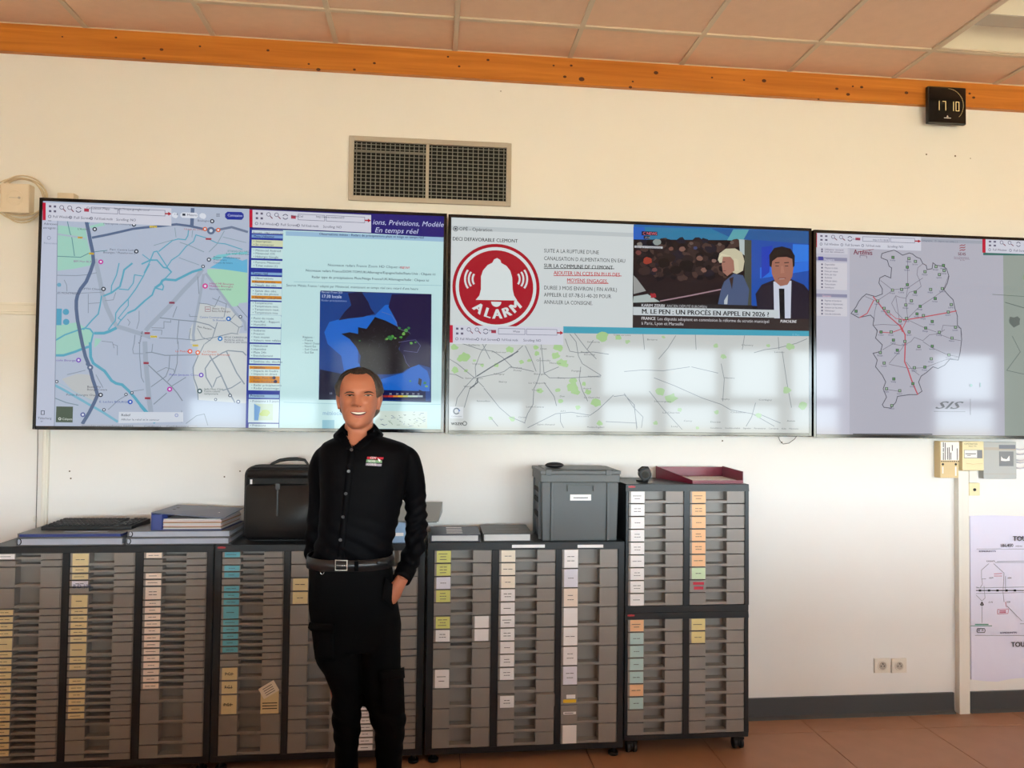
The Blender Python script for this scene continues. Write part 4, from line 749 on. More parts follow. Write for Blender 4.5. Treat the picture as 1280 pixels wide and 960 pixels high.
S.disc(965, 340, 2, (140, 180, 170)); S.line([(1020, 325), (1020, 350)], 1.5, (140, 170, 170)); S.poly([(265, 625), (735, 626), (735, 633), (265, 632)], (96, 98, 104))
S.z = None
S.blob(1268, 402, 11, (104, 112, 108), 77); S.line([(1256, 378), (1280, 385)], 0.8, (90, 100, 96)); S.line([(1265, 420), (1275, 440), (1258, 463), (1290, 470)], 0.7, (100, 110, 106)); S.blob(1290, 345, 16, (140, 158, 134), 78); S.line([(1240, 368), (1300, 372)], 0.6, (96, 110, 100))
toolbar(S, 1021, 291.5, 130, dy=0.036, hgt=17.5); toolbar(S, 1231.5, 298.5, 130, dy=0.036, hgt=17.5); S.text(1065, 300, 'Artemis                    http://172.18.8.8', 2.4, (80, 84, 110), fit=50)
S.build(D3)
# red power tick and cables hanging below the middle display
cab_m = node_mat('cable_grey', (96, 92, 88), 0.6, 0.05)
pth = [at(973, 546, -0.03), at(975, 551, -0.02), at(979, 555, -0.012), at(986, 554, -0.012), at(993, 549, -0.02), at(996, 545, -0.03)]
tag(MB().tube(pth, 0.0018, 6).build('cable', cab_m, org=(pth[2].x, 0, pth[2].z)), 'short loop of thin cable hanging under the middle screen', 'cable')
# ---------------------------------------------------------------- drawer cabinets
YF = -0.36
CARD = {'c': (224, 206, 158), 'p': (240, 222, 208), 'b': (104, 178, 196), 'y': (212, 212, 124), 'w': (240, 236, 236), 'l': (222, 220, 232), 'o': (240, 190, 146), 'g': (198, 220, 184), 't': (178, 205, 204), 'k': (226, 210, 148), 'm': (238, 226, 208)}
CM = {k: node_mat('card_'+k, v, 0.75, 0.02) for k, v in CARD.items()}
CM['r'] = node_mat('tape_red', (190, 30, 60), 0.6, 0.03); CM['Y'] = node_mat('tape_yellow', (232, 190, 40), 0.6, 0.03)
cab_red = node_mat('badge_red', (176, 44, 52), 0.5, 0.02)
_dm, _lm = {}, {}
def drawer_mesh(w, h):
    key = (round(w, 4), round(h, 4))
    if key not in _dm:
        g = 0.0021; x0, x1 = 0.002, w-0.002; z1, z0 = -g, -h+g; D = 0.048
        a, b = 0.300*w, 0.672*w; lip = z0+min(0.0125, (h-2*g)*0.40)
        mb = MB()
        mb.box(x0, a, 0, D, z0, z1); mb.box(b, x1-0.005, 0, D, z0, z1); mb.box(x1-0.0045, x1, 0.001, D, z0, z1)
        mb.box(a, b, 0.0015, D, z0, lip); mb.box(a, b, D-0.004, D, lip, z1)
        o = mb.build('drawer', M['drawer'], None, bevel=0.0007, seg=1)
        _dm[key] = o.data; bpy.data.objects.remove(o)
    return _dm[key]
def card_mesh(w, h, kind, seed):
    key = (round(w, 4), round(h, 4), kind, seed)
    if key not in _lm:
        rnd = random.Random(seed*31+len(kind)); mb = MB()
        x0, x1, z1, z0 = 0.012, 0.286*w, -0.0035, -h+0.0035
        if h < 0.04: z1, z0 = -0.003, -h+0.0045
        t = -0.0007; mats = [CM.get(kind[0], CM['w']), M['fade']]
        W, H = x1-x0, z1-z0
        if kind in ('r', 'Y', 's'):
            bits = {'r': [(0.1, 0.9, 0.62, 0.86), (0.16, 0.86, 0.20, 0.46)], 'Y': [(0.02, 0.96, 0.08, 0.26)], 's': [(0.04, 0.96, 0.52, 0.66)]}[kind]
            mats = [CM['r'] if kind == 'r' else CM['Y'] if kind == 'Y' else CM['w'], M['ink'], CM['w']]
            for a, b, c, d in bits: mb.box(x0+W*a, x0+W*b, t, 0, z0+H*c, z0+H*d)
            if kind == 'Y': mb.box(x0+W*0.25, x0+W*0.9, t, 0, z0+H*0.30, z0+H*0.52, 2)
        else:
            mb.box(x0, x1, t, 0, z0, z1)
        rows = 1 if h < 0.04 else (2 if kind[0] in 'wlpo' and seed % 3 else (3 if kind[0] == 'y' else 1))
        if kind not in ('r', 'Y') and not kind.endswith('0'):
            for r_ in range(rows):
                zc = z0+H*(0.5+(rows-1)*0.12-0.24*r_*1.0); th = 0.0011 if h < 0.04 else 0.0014
                if kind == 's': zc = z0+H*0.59
                n = rnd.choice((1, 2, 3)); tot = W*rnd.uniform(0.35, 0.8); x = x0+W/2-tot/2
                for q in range(n):
                    wd = tot/n*0.84; mb.box(x, x+wd, t-0.0003, t, zc-th, zc+th, 1); x += tot/n
        o = mb.build('label_card', mats, None); _lm[key] = o.data; bpy.data.objects.remove(o)
    return _lm[key]
def cabinet(label, x0, x1, z0, z1, cols, ztop, unit, group=None, foot='glide', badge=False, strips=()):
    t = thing('drawer_cabinet', label, 'cabinet', ((x0+x1)/2, YF+0.17, 0 if foot else z0), group)
    og = ORG[t.name]; yb = -0.036
    mb = MB(); zb = ztop-30*unit if len(cols) == 3 else ztop-18*unit
    mb.box(x0, x1, YF, yb, ztop, z1); mb.box(x0, x1, YF, yb, z0, zb)
    mb.box(x0, x1, yb-0.004, yb, zb, ztop)
    prev = x0
    for (a, b, _) in cols:
        mb.box(prev, a, YF, yb-0.004, zb, ztop); prev = b
    mb.box(prev, x1, YF, yb-0.004, zb, ztop)
    mb.build('carcass', M['cab'], t, bevel=0.0015, seg=1)
    MB().box(x0+0.006, x1-0.006, YF+0.06, yb-0.004, zb, ztop).build('interior', M['dark'], t)
    if foot == 'glide':
        for fx in (x0+0.04, x1-0.04):
            for fy in (YF+0.03, yb-0.04):
                MB().cyl((fx, fy, 0), (fx, fy, 0.012), 0.024, 14).cyl((fx, fy, 0.012), (fx, fy, z0), 0.012, 10).build('glide_foot', M['black'], t)
    if foot == 'caster':
        for fx in (x0+0.045, x1-0.035):
            for fy in (YF+0.045, yb-0.05):
                c = MB()
                for s in (-1, 1): c.cyl((fx+s*0.008, fy, 0.026), (fx+s*0.024, fy, 0.026), 0.026, 18)
                wh = MB(); wh.cyl((fx-0.008, fy, 0.03), (fx+0.008, fy, 0.03), 0.022, 14); wh.cyl((fx, fy, 0.045), (fx, fy, z0), 0.009, 10)
                wh.box(fx-0.026, fx+0.026, fy-0.02, fy+0.022, 0.046, 0.056)
                co = wh.build('caster', M['black'], t); c.build('wheel', M['black'], co, bevel=0.003)
    if badge:
        zb_ = ztop+(z1-ztop)*0.62; MB().prism([(x0+0.010, YF, zb_-0.003), (x0+0.020, YF, zb_-0.005), (x0+0.044, YF, zb_-0.004), (x0+0.046, YF, zb_+0.002), (x0+0.030, YF, zb_+0.005), (x0+0.012, YF, zb_+0.003)], (0, -0.0008, 0)).build('badge', cab_red, t)
    for (sx0, sx1, sy0, sy1) in strips:
        a, b = at(sx0, sy0, YF), at(sx1, sy1, YF); MB().box(a.x, b.x, YF-0.0008, YF, b.z, a.z).build('label_strip', CM['w'], t)
    sd = 0
    for ci, (a, b, lst) in enumerate(cols):
        z = ztop
        for (u, kind) in lst:
            sd += 1; h = u*unit; off = 0.0
            if kind.startswith('!'): off = -0.018; kind = kind[1:]
            o = bpy.data.objects.new('drawer', drawer_mesh(b-a, h)); reg(o, t)
            o.location = (a-og.x, YF+0.0015+off-og.y, z-og.z)
            if kind != '-':
                both = kind.endswith('+'); kind = kind.rstrip('+')
                k = bpy.data.objects.new('label_card', card_mesh(b-a, h, kind, sd % 9)); reg(k, o)
                if both:
                    k2 = bpy.data.objects.new('label_card', card_mesh(b-a, h, 'w0', 1)); reg(k2, o); k2.location = ((b-a)*0.685-0.004, 0, 0)
            z -= h
    return t
def L(s):       # '2c 1- 3c' -> [(2,'c'), (1,'-'), (3,'c')]; 'x' repeats: '1c*4'
    out = []
    for q in s.split():
        q, n = (q.split('*')+['1'])[:2]; out += [(int(q[0]), q[1:])]*int(n)
    return out
U = 0.030
cabinet('dark grey cabinet at the far left, under the keyboard, with many narrow cream labelled drawers', -1.897, -0.958, 0.040, 0.996,
        [(-1.868, -1.594, L('1w 1- 3-*2 1c*4 2c 1c*15 1-')), (-1.564, -1.290, L('2c 1c*2 1l 1- 2c 1c*5 2c 1c*2 1- 1c*6 1- 2-*2 1-')), (-1.257, -0.986, L('1p 1-*2 1p*2 2p 1p*13 2- 3-*2 2-'))], 0.967, U, 'floor cabinets along the wall')
cabB = cabinet('dark grey cabinet behind the man, under the briefcase, with blue drawer labels', -0.953, -0.024, 0.040, 0.996,
        [(-0.923, -0.652, L('1b 1- 1b*2 1- 1b*3 2b 1b*5 1-*2 2c*2 3c 3-*2')), (-0.624, -0.353, L('2-*2 2c*2 3-*5 2-*2 3-')), (-0.325, -0.054, L('3- 1- 3- 1-*3 2- 1- 2- 1- 2-*3 1w*7 1w'))], 0.967, U, 'floor cabinets along the wall', badge=True)
cabinet('dark grey cabinet under the grey crate with white and yellow drawer labels', -0.013, 0.909, 0.040, 0.998,
        [(0.017, 0.283, L('2y*2 2l 2y 2- 2y+ 2w+ 1- 3- 3w 3-*3')), (0.315, 0.582, L('2m*3 2w*7 2- 2!w 2-*3')), (0.610, 0.879, L('3w 3l 3p 3w0 3w 3w 3l 3Y 3s 3w0'))], 0.965, U, 'floor cabinets along the wall',
        strips=((640, 681, 681, 684.5), (722, 754, 681, 684.5)))
cabinet('two column drawer cabinet on casters beside the blank wall, lower of the two stacked', 0.914, 1.518, 0.070, 0.664,
        [(0.927, 1.196, L('2o 2t*4 2o 2t 2-*2')), (1.225, 1.499, L('2k*2 2-*7'))], 0.634, 0.0301, 'stacked cabinets', foot='caster', badge=True)
cabinet('two column drawer cabinet stacked on top, under the burgundy tray, white and orange labels', 0.914, 1.518, 0.664, 1.268,
        [(0.927, 1.196, L('2w*5 2w 2w*3')), (1.225, 1.499, L('2o*6 2g 2r 2-'))], 1.236, 0.0301, 'stacked cabinets', foot=None, badge=True)
# handwritten word on one drawer card, three initials on others, two notes stuck on the blue-labelled cabinet
blue_ink = node_mat('blue_ink', (56, 62, 110), 0.7, 0.02)
p = at(91, 735.5, YF-0.002)
mb = MB(); letters(mb, 'B D 10R', p, 0.024, fit=0.075); o = mb.build('lettering', blue_ink, bpy.data.objects['drawer_cabinet'])
for (qx, qy) in ((281, 844.5), (280.5, 861), (279.5, 883)):
    mb = MB(); letters(mb, 'P.G.I', at(qx, qy, YF-0.002), 0.020, fit=0.030, bold=0.015); mb.build('lettering', M['ink'], cabB)
mb = MB(); a, b_ = at(326, 862, YF-0.002), at(348, 891.5, YF-0.002); mb.box(a.x, b_.x, YF-0.003, YF+0.001, b_.z, a.z)
for k in range(3): mb.box(a.x+0.008, b_.x-0.006, YF-0.0034, YF-0.003, a.z-0.062-k*0.012, a.z-0.058-k*0.012, 1)
mb.build('label_card', [CM['c'], M['ink']], cabB)
nt_ = MB(); c = at(336, 862, YF-0.005); ca, sa = math.cos(R(30)), math.sin(R(30))
nt_.obox(c, (0.038*ca, 0, 0.038*sa), (0, 0.0005, 0), (-0.026*sa, 0, 0.026*ca))
for k in range(4):
    q = c+Vector((-sa, 0, ca))*(0.014-0.010*k); nt_.obox(q+Vector((0, -0.0007, 0)), (0.022*ca, 0, 0.022*sa), (0, 0.0002, 0), (-0.0012*sa, 0, 0.0012*ca), 1)
tag(nt_.build('paper_note', [CM['m'], M['ink']], org=c), 'small cream paper note stuck askew on a drawer beside the man', 'note')
# ---------------------------------------------------------------- fixtures on the wall
# ventilation grille
a, b_ = at(437.5, 171, 0), at(638.5, 259, 0); gx0, gx1, gz0, gz1 = a.x, b_.x, b_.z, a.z
gx0, gx1, gz1, gz0 = -0.441, 0.386, 2.990, 2.661
vg = thing('ventilation_grille', 'grey double ventilation grille set in the wall above the screens', 'vent', ((gx0+gx1)/2, 0, gz0))
mb = MB(); t = 0.025; xm = (gx0+gx1)/2-0.018
mb.box(gx0, gx0+t, -0.016, 0, gz0, gz1); mb.box(gx1-t, gx1, -0.016, 0, gz0, gz1); mb.box(gx0+t, gx1-t, -0.016, 0, gz0, gz0+t); mb.box(gx0+t, gx1-t, -0.016, 0, gz1-t, gz1)
mb.build('frame', M['vent'], vg, bevel=0.002, seg=1)
MB().box(xm-0.008, xm+0.008, -0.017, 0, gz0+t, gz1-t).build('mullion', M['vent'], vg)
MB().box(gx0+t, gx1-t, -0.0015, -0.0005, gz0+t, gz1-t).build('backing', M['dark'], vg)
n = 14; zz0, zz1 = gz0+t+0.006, gz1-t-0.006
for (xa, xb) in ((gx0+t, xm-0.008), (xm+0.008, gx1-t)):
    for i in range(n):
        z = zz0+(zz1-zz0)*(i+0.5)/n
        m_ = MB(); m_.obox(((xa+xb)/2, -0.011, z), ((xb-xa)/2, 0, 0), (0, 0.0045, 0.0018), (0, -0.0004, 0.0014)); m_.build('slat', M['slat'], vg)
    k = 15
    for i in range(k):
        x = xa+(xb-xa)*(i+0.5)/k
        MB().box(x-0.0022, x+0.0022, -0.006, -0.0015, gz0+t, gz1-t).build('rear_bar', M['slat'], vg)
MB().box(gx0+t, xm-0.008, -0.0165, -0.012, zz1-0.052, zz1-0.040).build('damper_bar', M['slat'], vg)
# digital clock
a, b_ = at(1160, 107, -0.06), at(1208, 156, -0.06)
ck = thing('wall_clock', 'square black digital clock fixed on the timber beam at the upper right', 'clock', ((a.x+b_.x)/2, 0, b_.z))
MB().box(a.x, b_.x, -0.06, -0.036, b_.z, a.z).build('housing', M['black'], ck, bevel=0.006)
MB().box(a.x+0.03, b_.x-0.03, -0.036, -0.0326, b_.z+0.04, a.z-0.01).build('mount', M['black'], ck)
MB().box(a.x+0.006, b_.x-0.006, -0.0612, -0.060, b_.z+0.006, a.z-0.006).build('face', M['gloss'], ck)
amber = glow_mat('led_amber', (214, 176, 110), 1.3)
cx, cz = (a.x+b_.x)/2, (a.z+b_.z)/2; hw = (b_.x-a.x)/2
sw, sh, th = 0.020, 0.0255, 0.0021
seg = {'1': 'bc', '7': 'abc', '0': 'abcdef'}
def digit(ch, x, z):
    S_ = {'a': (x, x+sw, z+2*sh-th, z+2*sh), 'd': (x, x+sw, z, z+th), 'b': (x+sw-th, x+sw, z+sh, z+2*sh), 'c': (x+sw-th, x+sw, z, z+sh), 'f': (x, x+th, z+sh, z+2*sh), 'e': (x, x+th, z, z+sh)}
    for q in seg[ch]:
        u = S_[q]; dg_.box(u[0], u[1], -0.0622, -0.0612, u[2], u[3])
for ch, x in (('1', -0.067), ('7', -0.029), ('1', 0.017), ('0', 0.049)):
    dg_ = MB(); digit(ch, cx+x, cz-0.030); dg_.build('digit', amber, ck)
for i in range(0, 60):
    if 1 <= i <= 26:
        an = R(92-i*5.2); x, z = cx+0.004+math.cos(an)*0.090, cz+0.002+math.sin(an)*0.090
        MB().box(x-0.0012, x+0.0012, -0.0620, -0.0612, z-0.0012, z+0.0012).build('second_dot', amber, ck)
mb = MB(); mb.prism([(cx-0.006, -0.0614, cz-0.066), (cx+0.006, -0.0614, cz-0.066), (cx, -0.0614, cz-0.056)], (0, -0.0005, 0)); mb.box(cx-0.02, cx+0.02, -0.0618, -0.0612, cz-0.0725, cz-0.0695); mb.build('emblem', M['white'], ck)
# recessed luminaires
refl = node_mat('lamp_reflector', (236, 228, 208), 0.45, 0.01)
lab = {(4, 1): 'recessed ceiling lamp, switched off, at the upper right corner of the ceiling'}
for (i, j) in LUM:
    x0, x1 = X0C+0.6*i+0.012, X0C+0.6*(i+1)-0.012; y1, y0 = yc[j]-0.012, yc[j+1]+0.012
    lt = thing('ceiling_lamp', lab[(i, j)], 'lamp', ((x0+x1)/2, (y0+y1)/2, ZC))
    mb = MB(); e = 0.012
    mb.box(x0, x0+e, y0, y1, ZC-0.002, ZC+0.05); mb.box(x1-e, x1, y0, y1, ZC-0.002, ZC+0.05); mb.box(x0+e, x1-e, y0, y0+e, ZC-0.002, ZC+0.05); mb.box(x0+e, x1-e, y1-e, y1, ZC-0.002, ZC+0.05)
    mb.build('frame', M['tbar'], lt)
    def trough(ya, yb, name):
        q = []
        for k in range(9):
            s_ = k/8; q.append((ya+(yb-ya)*s_, ZC+0.004+0.046*math.sin(math.pi*s_)))
        m_ = MB()
        vs = [(x, y, z) for y, z in q for x in (x0+e, x1-e)]
        m_.add(vs, [(2*k, 2*k+1, 2*k+3, 2*k+2) for k in range(8)], 0, True); m_.build(name, refl, lt)
    ym = (y0+y1)/2
    trough(ym+0.05, y1-e, 'reflector'); trough(y0+e, ym-0.05, 'reflector')
    m_ = MB(); m_.box(x0+e, x1-e, ym-0.05, ym+0.05, ZC+0.0, ZC+0.018); m_.build('lamp_cover', M['vent'], lt, bevel=0.006)
# sockets
for i, (sx0, sx1, lb) in enumerate(((1093.5, 1113, 'left of the two white wall sockets above the baseboard'), (1115, 1133.5, 'right of the two white wall sockets above the baseboard'))):
    a, b_ = at(sx0, 823.5, -0.01), at(sx1, 841, -0.01); c = (a+b_)/2
    so_ = thing('wall_socket', lb, 'socket', (c.x, 0, b_.z), 'wall sockets')
    hw, hh = (b_.x-a.x)/2, (a.z-b_.z)/2
    MB().box(c.x-hw, c.x+hw, -0.010, 0, c.z-hh, c.z+hh).build('plate', M['socket'], so_, bevel=0.002)
    m_ = MB(); nn = 20; r1, r2 = hw*0.62, hw*0.50
    T = [2*math.pi*k/nn for k in range(nn)]
    rings = [[(c.x+math.cos(t)*r, y, c.z+math.sin(t)*r) for t in T] for r, y in ((r1, -0.010), (r1, -0.0125), (r2, -0.0125), (r2*0.95, -0.0102))]
    m_.loft(rings, cap=False); m_.build('socket_ring', M['socket'], so_)
    m_ = MB(); m_.cyl((c.x, -0.0101, c.z), (c.x, -0.0104, c.z), r2*0.94, 20); m_.build('socket_well', M['vent'], so_)
    m_ = MB(); [m_.cyl((c.x+dx, -0.0103, c.z+dz), (c.x+dx, -0.0112, c.z+dz), 0.0032, 10) for dx, dz in ((-0.009, -0.002), (0.009, -0.002))]; m_.cyl((c.x, -0.0103, c.z+0.011), (c.x, -0.016, c.z+0.011), 0.0026, 8); m_.build('pin', M['ink'], so_)
# thermostat with coiled cable at the left edge
cream = node_mat('cream_plastic', (224, 208, 186), 0.45, 0.02)
c = at(18.5, 247, -0.05); s_ = 0.066
th_ = thing('cable_outlet', 'cream square outlet box with coiled cable left of the screens', 'outlet', (c.x, 0, c.z-s_))
MB().box(c.x-s_*1.0, c.x+s_*0.98, -0.05, 0, c.z-s_*1.08, c.z+s_*1.05).build('box', cream, th_, bevel=0.006)
m_ = MB(); T = [2*math.pi*k/24 for k in range(24)]
rings = [[(c.x+math.cos(t)*r, y, c.z+math.sin(t)*r) for t in T] for r, y in ((0.036, -0.05), (0.036, -0.0525), (0.033, -0.0525), (0.033, -0.0502))]; m_.loft(rings, cap=False); m_.build('ring', cream, th_)
m_ = MB(); m_.box(c.x-0.026, c.x+0.018, -0.0512, -0.05, c.z-0.001, c.z+0.001); m_.cyl((c.x+0.02, -0.05, c.z), (c.x+0.02, -0.0525, c.z), 0.006, 12); m_.build('mark', M['vent'], th_)
cc = node_mat('cream_cable', (214, 196, 168), 0.5, 0.02)
for k, (rx, rz, dx, dz) in enumerate(((0.105, 0.098, 0.012, 0.004), (0.118, 0.100, 0.006, 0.000), (0.096, 0.108, 0.020, -0.006), (0.128, 0.092, 0.010, 0.010), (0.110, 0.106, 0.026, 0.006))):
    P = [(c.x+dx+rx*math.cos(t)*1.0, -0.012-0.006*k, c.z+dz+rz*math.sin(t)) for t in [2*math.pi*q/32 for q in range(32)]]
    MB().tube(P, 0.0032, 7, closed=True).build('cable_coil', cc, th_)
# small junction box peeping over the first screen
a, b_ = at(71.5, 240.5, -0.05), at(92, 256, -0.05)
jb = thing('junction_box', 'small white junction box peeping over the top of the left screen', 'box', ((a.x+b_.x)/2, 0, b_.z))
MB().box(a.x, b_.x, -0.05, 0, b_.z-0.02, a.z).build('cover', cream, jb, bevel=0.003); MB().box(a.x+0.025, b_.x-0.022, -0.0506, -0.05, a.z-0.036, a.z-0.030).build('marking', M['vent'], jb)
# thin cable and connector by the conduit
pth = [at(47.3, 530, -0.012), at(47.2, 560, -0.012), at(46.4, 600, -0.012), at(45.4, 640, -0.012), at(45.0, 658, -0.012), at(45.2, 672, -0.02)]
lc = thing('hanging_cable', 'thin dark cable running down the wall at the left with a white clip', 'cable', (pth[-1].x, 0, pth[-1].z))
MB().tube(pth, 0.0018, 6).build('wire', cab_m, lc)
q = at(43.5, 649, -0.012); MB().tube([(q.x+0.008*math.cos(t), -0.008, q.z+0.014*math.sin(t)) for t in [2*math.pi*k/14 for k in range(14)]], 0.002, 6, closed=True).build('clip', M['trunk'], lc)
# devices under the right-hand screen
tan = node_mat('tan_plastic', (214, 190, 142), 0.5, 0.02); ivory = node_mat('ivory_plastic', (232, 218, 172), 0.45, 0.02); lgrey = node_mat('light_grey_plastic', (176, 178, 176), 0.45, 0.02); dgrey = node_mat('mid_grey_plastic', (124, 126, 130), 0.45, 0.02)
zz = (1160, 545, 10.667)
def zp(x, y, Y): return at(zz[0]+x/zz[2], zz[1]+y/zz[2], Y)
def zbox(x0, y0, x1, y1, Ya, Yb):
    a, b_ = zp(x0, y0, Ya), zp(x1, y1, Ya); return (a.x, b_.x, Ya, Yb, b_.z, a.z)
dv = thing('relay_box', 'tan wall box with tiny label columns, leftmost under the right screen', 'box', (zp(290, 560, -0.05).x, 0, zp(290, 560, -0.05).z))
MB().box(*zbox(160, 68, 412, 560, -0.05, 0)).build('housing', tan, dv, bevel=0.003, seg=1)
MB().box(*zbox(172, 78, 416, 325, -0.0515, -0.05)).build('label_sheet', M['white'], dv)
m_ = MB()
for (x, y0, y1) in ((205, 85, 150), (230, 90, 320), (205, 160, 210), (205, 220, 320), (260, 155, 315), (283, 150, 320), (325, 120, 200), (390, 165, 320), (305, 220, 315)): m_.box(*zbox(x-5, y0, x+5, y1, -0.0522, -0.0515))
m_.build('label_text', M['ink'], dv)
m_ = MB(); [m_.cyl(zp(x, 377, -0.05), zp(x, 377, -0.05)+Vector((0, -0.002, 0)), 0.0062, 12) for x in (197, 369)]; m_.build('screw', M['ink'], dv)
m_ = MB()
for x in range(175, 400, 28): m_.box(*zbox(x, 333, x+18, 345, -0.0508, -0.05))
m_.build('terminal_marks', M['ink'], dv)
m_ = MB(); m_.box(*zbox(192, 410, 206, 500, -0.0508, -0.05)); m_.box(*zbox(362, 410, 380, 530, -0.0508, -0.05)); m_.build('side_mark', M['white'], dv)
iv = thing('alarm_panel', 'ivory wall panel with a small display window, middle one under the right screen', 'panel', (zp(600, 460, -0.040).x, 0, zp(600, 460, -0.040).z))
MB().box(*zbox(458, 70, 748, 462, -0.040, 0)).build('housing', ivory, iv, bevel=0.004)
MB().box(*zbox(482, 185, 725, 298, -0.0408, -0.040)).build('window', dgrey, iv)
m_ = MB(); m_.box(*zbox(488, 190, 655, 290, -0.0420, -0.0408)); m_.box(*zbox(500, 232, 640, 242, -0.0426, -0.0420), 1); m_.box(*zbox(520, 255, 570, 262, -0.0426, -0.0420), 1); m_.build('window_card', [M['white'], M['ink']], iv)
m_ = MB(); letters(m_, 'CLIMATISATION', zp(480, 112, -0.0408), 0.008, fit=0.078, bold=0.01); letters(m_, 'SALLE CTA', zp(540, 142, -0.0408), 0.008, fit=0.046, bold=0.01); m_.build('lettering', M['ink'], iv)
m_ = MB(); m_.tube([zp(510, 365, -0.0402), zp(560, 368, -0.0402), zp(600, 378, -0.0402), zp(650, 370, -0.0402), zp(730, 366, -0.0402)], 0.0012, 5); m_.build('seam', tan, iv)
gb = thing('intercom_box', 'grey wall box with a square loudspeaker plate under the right screen edge', 'box', (zp(960, 570, -0.04).x, 0, zp(960, 570, -0.04).z))
MB().box(*zbox(740, 75, 1182, 572, -0.04, 0)).build('housing', lgrey, gb, bevel=0.004)
m_ = MB(); m_.box(*zbox(745, 150, 1170, 190, -0.0408, -0.04)); m_.build('band', M['vent'], gb)
MB().box(*zbox(948, 118, 1165, 172, -0.0414, -0.04)).build('display', node_mat('display_grey', (110, 114, 126), 0.3, 0.02), gb)
MB().box(*zbox(950, 205, 1142, 402, -0.0412, -0.04)).build('plate', dgrey, gb, bevel=0.004)
m_ = MB(); P = [zp(x, y, -0.0414) for x, y in ((972, 330), (975, 270), (1000, 300), (1050, 310), (1070, 280), (1085, 262), (1090, 330), (1030, 335))]; m_.prism(P, (0, -0.0008, 0)); m_.build('emblem', M['white'], gb)
m_ = MB(); m_.box(*zbox(748, 502, 1176, 510, -0.0406, -0.04)); m_.build('groove', M['vent'], gb)
wf = thing('cable_bundle', 'pale wires leaving the grey box at the right edge of the frame', 'cable', zp(1200, 300, -0.03))
wire_m = node_mat('pale_wire', (196, 194, 206), 0.5, 0.02)
for y in (175, 240, 320, 350, 425):
    MB().tube([zp(1178, y, -0.04), zp(1230, y+10, -0.03), zp(1300, y-4, -0.03), zp(1420, y-10, -0.02)], 0.003, 6).build('wire', wire_m, wf)
ss = thing('key_switch', 'small ivory square key switch under the ivory panel', 'switch', (zp(620, 790, -0.02).x, 0, zp(620, 790, -0.02).z))
MB().box(*zbox(548, 628, 692, 795, -0.022, 0)).build('plate', ivory, ss, bevel=0.002); q = zp(619, 715, -0.022); MB().cyl(q, q+Vector((0, -0.004, 0)), 0.008, 14).build('key_hole', M['ink'], ss)
m_ = MB(); m_.box(*zbox(552, 462, 655, 620, -0.018, 0)); tag(m_.build('cable_duct', M['trunk'], org=(q.x, 0, q.z), bevel=0.002), 'short white cable duct between ivory panel and key switch', 'duct')
# poster at the right edge
pm = node_mat('poster_paper', (222, 219, 238), 0.6, 0.015, 3)
pa, pb = at(1212.2, 645, -0.004), at(1212.2, 849, -0.004)
po = thing('wall_poster', 'lavender white road plan poster on the wall at the right edge', 'poster', (pa.x+0.5, 0, pb.z))
nx = 14; m_ = MB(); px1 = pa.x+1.05; rnd = random.Random(4)
top = [(pa.x+(px1-pa.x)*k/nx, -0.004-0.003*rnd.random(), pa.z+0.003*math.sin(k)) for k in range(nx+1)]
bot = [(pa.x+(px1-pa.x)*k/nx, -0.005-0.006*rnd.random(), pb.z-0.008*math.sin(k*0.9)-0.004*(k % 3)) for k in range(nx+1)]
vs = top+bot; back = [(x, -0.0015, z) for x, y, z in vs]
N = nx+1
m_.add(vs+back, [(k, k+1, N+k+1, N+k) for k in range(nx)]+[(2*N+k+1, 2*N+k, 3*N+k, 3*N+k+1) for k in range(nx)]+[(k+1, k, 2*N+k, 2*N+k+1) for k in range(nx)]+[(N+k, N+k+1, 3*N+k+1, 3*N+k) for k in range(nx)]+[(0, N, 3*N, 2*N), (nx, 2*N+nx, 3*N+nx, N+nx)])
m_.build('sheet', pm, po)
class Ink:
    def __init__(s): s.mb = MB()
    def line(s, z_, pts, w=0.7):
        P = [at(z_[0]+x/z_[2], z_[1]+y/z_[2], -0.0115) for x, y in pts]
        for p, q in zip(P, P[1:]):
            d = (q-p); 
            if d.length < 1e-6: continue
            n_ = Vector((-d.z, 0, d.x)).normalized()*(w/245/2)
            s.mb.add([p+n_, p-n_, q-n_, q+n_], [(0, 1, 2, 3)])
    def text(s, z_, x, y, body, h, fit=None, bold=0.0):
        letters(s.mb, body, at(z_[0]+x/z_[2], z_[1]+y/z_[2], -0.0118), h/245/0.7, fit=fit/245 if fit else None, bold=bold)
k1, k2 = (1200, 640, 8.0), (1200, 740, 8.0)
I = Ink()
I.text(k1, 530, 290, 'TOURNEE', 6.6, bold=0.03); I.text(k1, 400, 350, '186,450', 4.2, fit=18, bold=0.02); I.text(k1, 555, 348, 'mètres', 2.4); I.text(k2, 512, 550, 'TOURNEE', 6.6, bold=0.03)
I.text(k1, 290, 667, 'A279', 2); I.text(k1, 475, 667, 'A281', 2); I.text(k1, 285, 910, 'C175', 2); I.text(k1, 467, 907, 'D28', 2); I.text(k1, 265, 500, 'ROMORANTIN', 2, fit=12); I.text(k2, 180, 392, 'N° 14', 3, fit=7.5, bold=0.02)
I.line(k2, [(175, 365), (245, 365), (252, 385), (245, 405), (175, 405), (168, 385), (175, 365)], 0.8); I.line(k1, [(160, 785), (640, 785)], 1.1)
for x in (200, 290, 375, 465, 550): I.line(k1, [(x-12, 785), (x+12, 785)], 2.6)
I.line(k1, [(205, 930), (220, 900), (235, 930), (205, 930)], 1.4)
I.mb.build('print_black', M['ink'], po)['kind'] = 'stuff'
I = Ink(); 
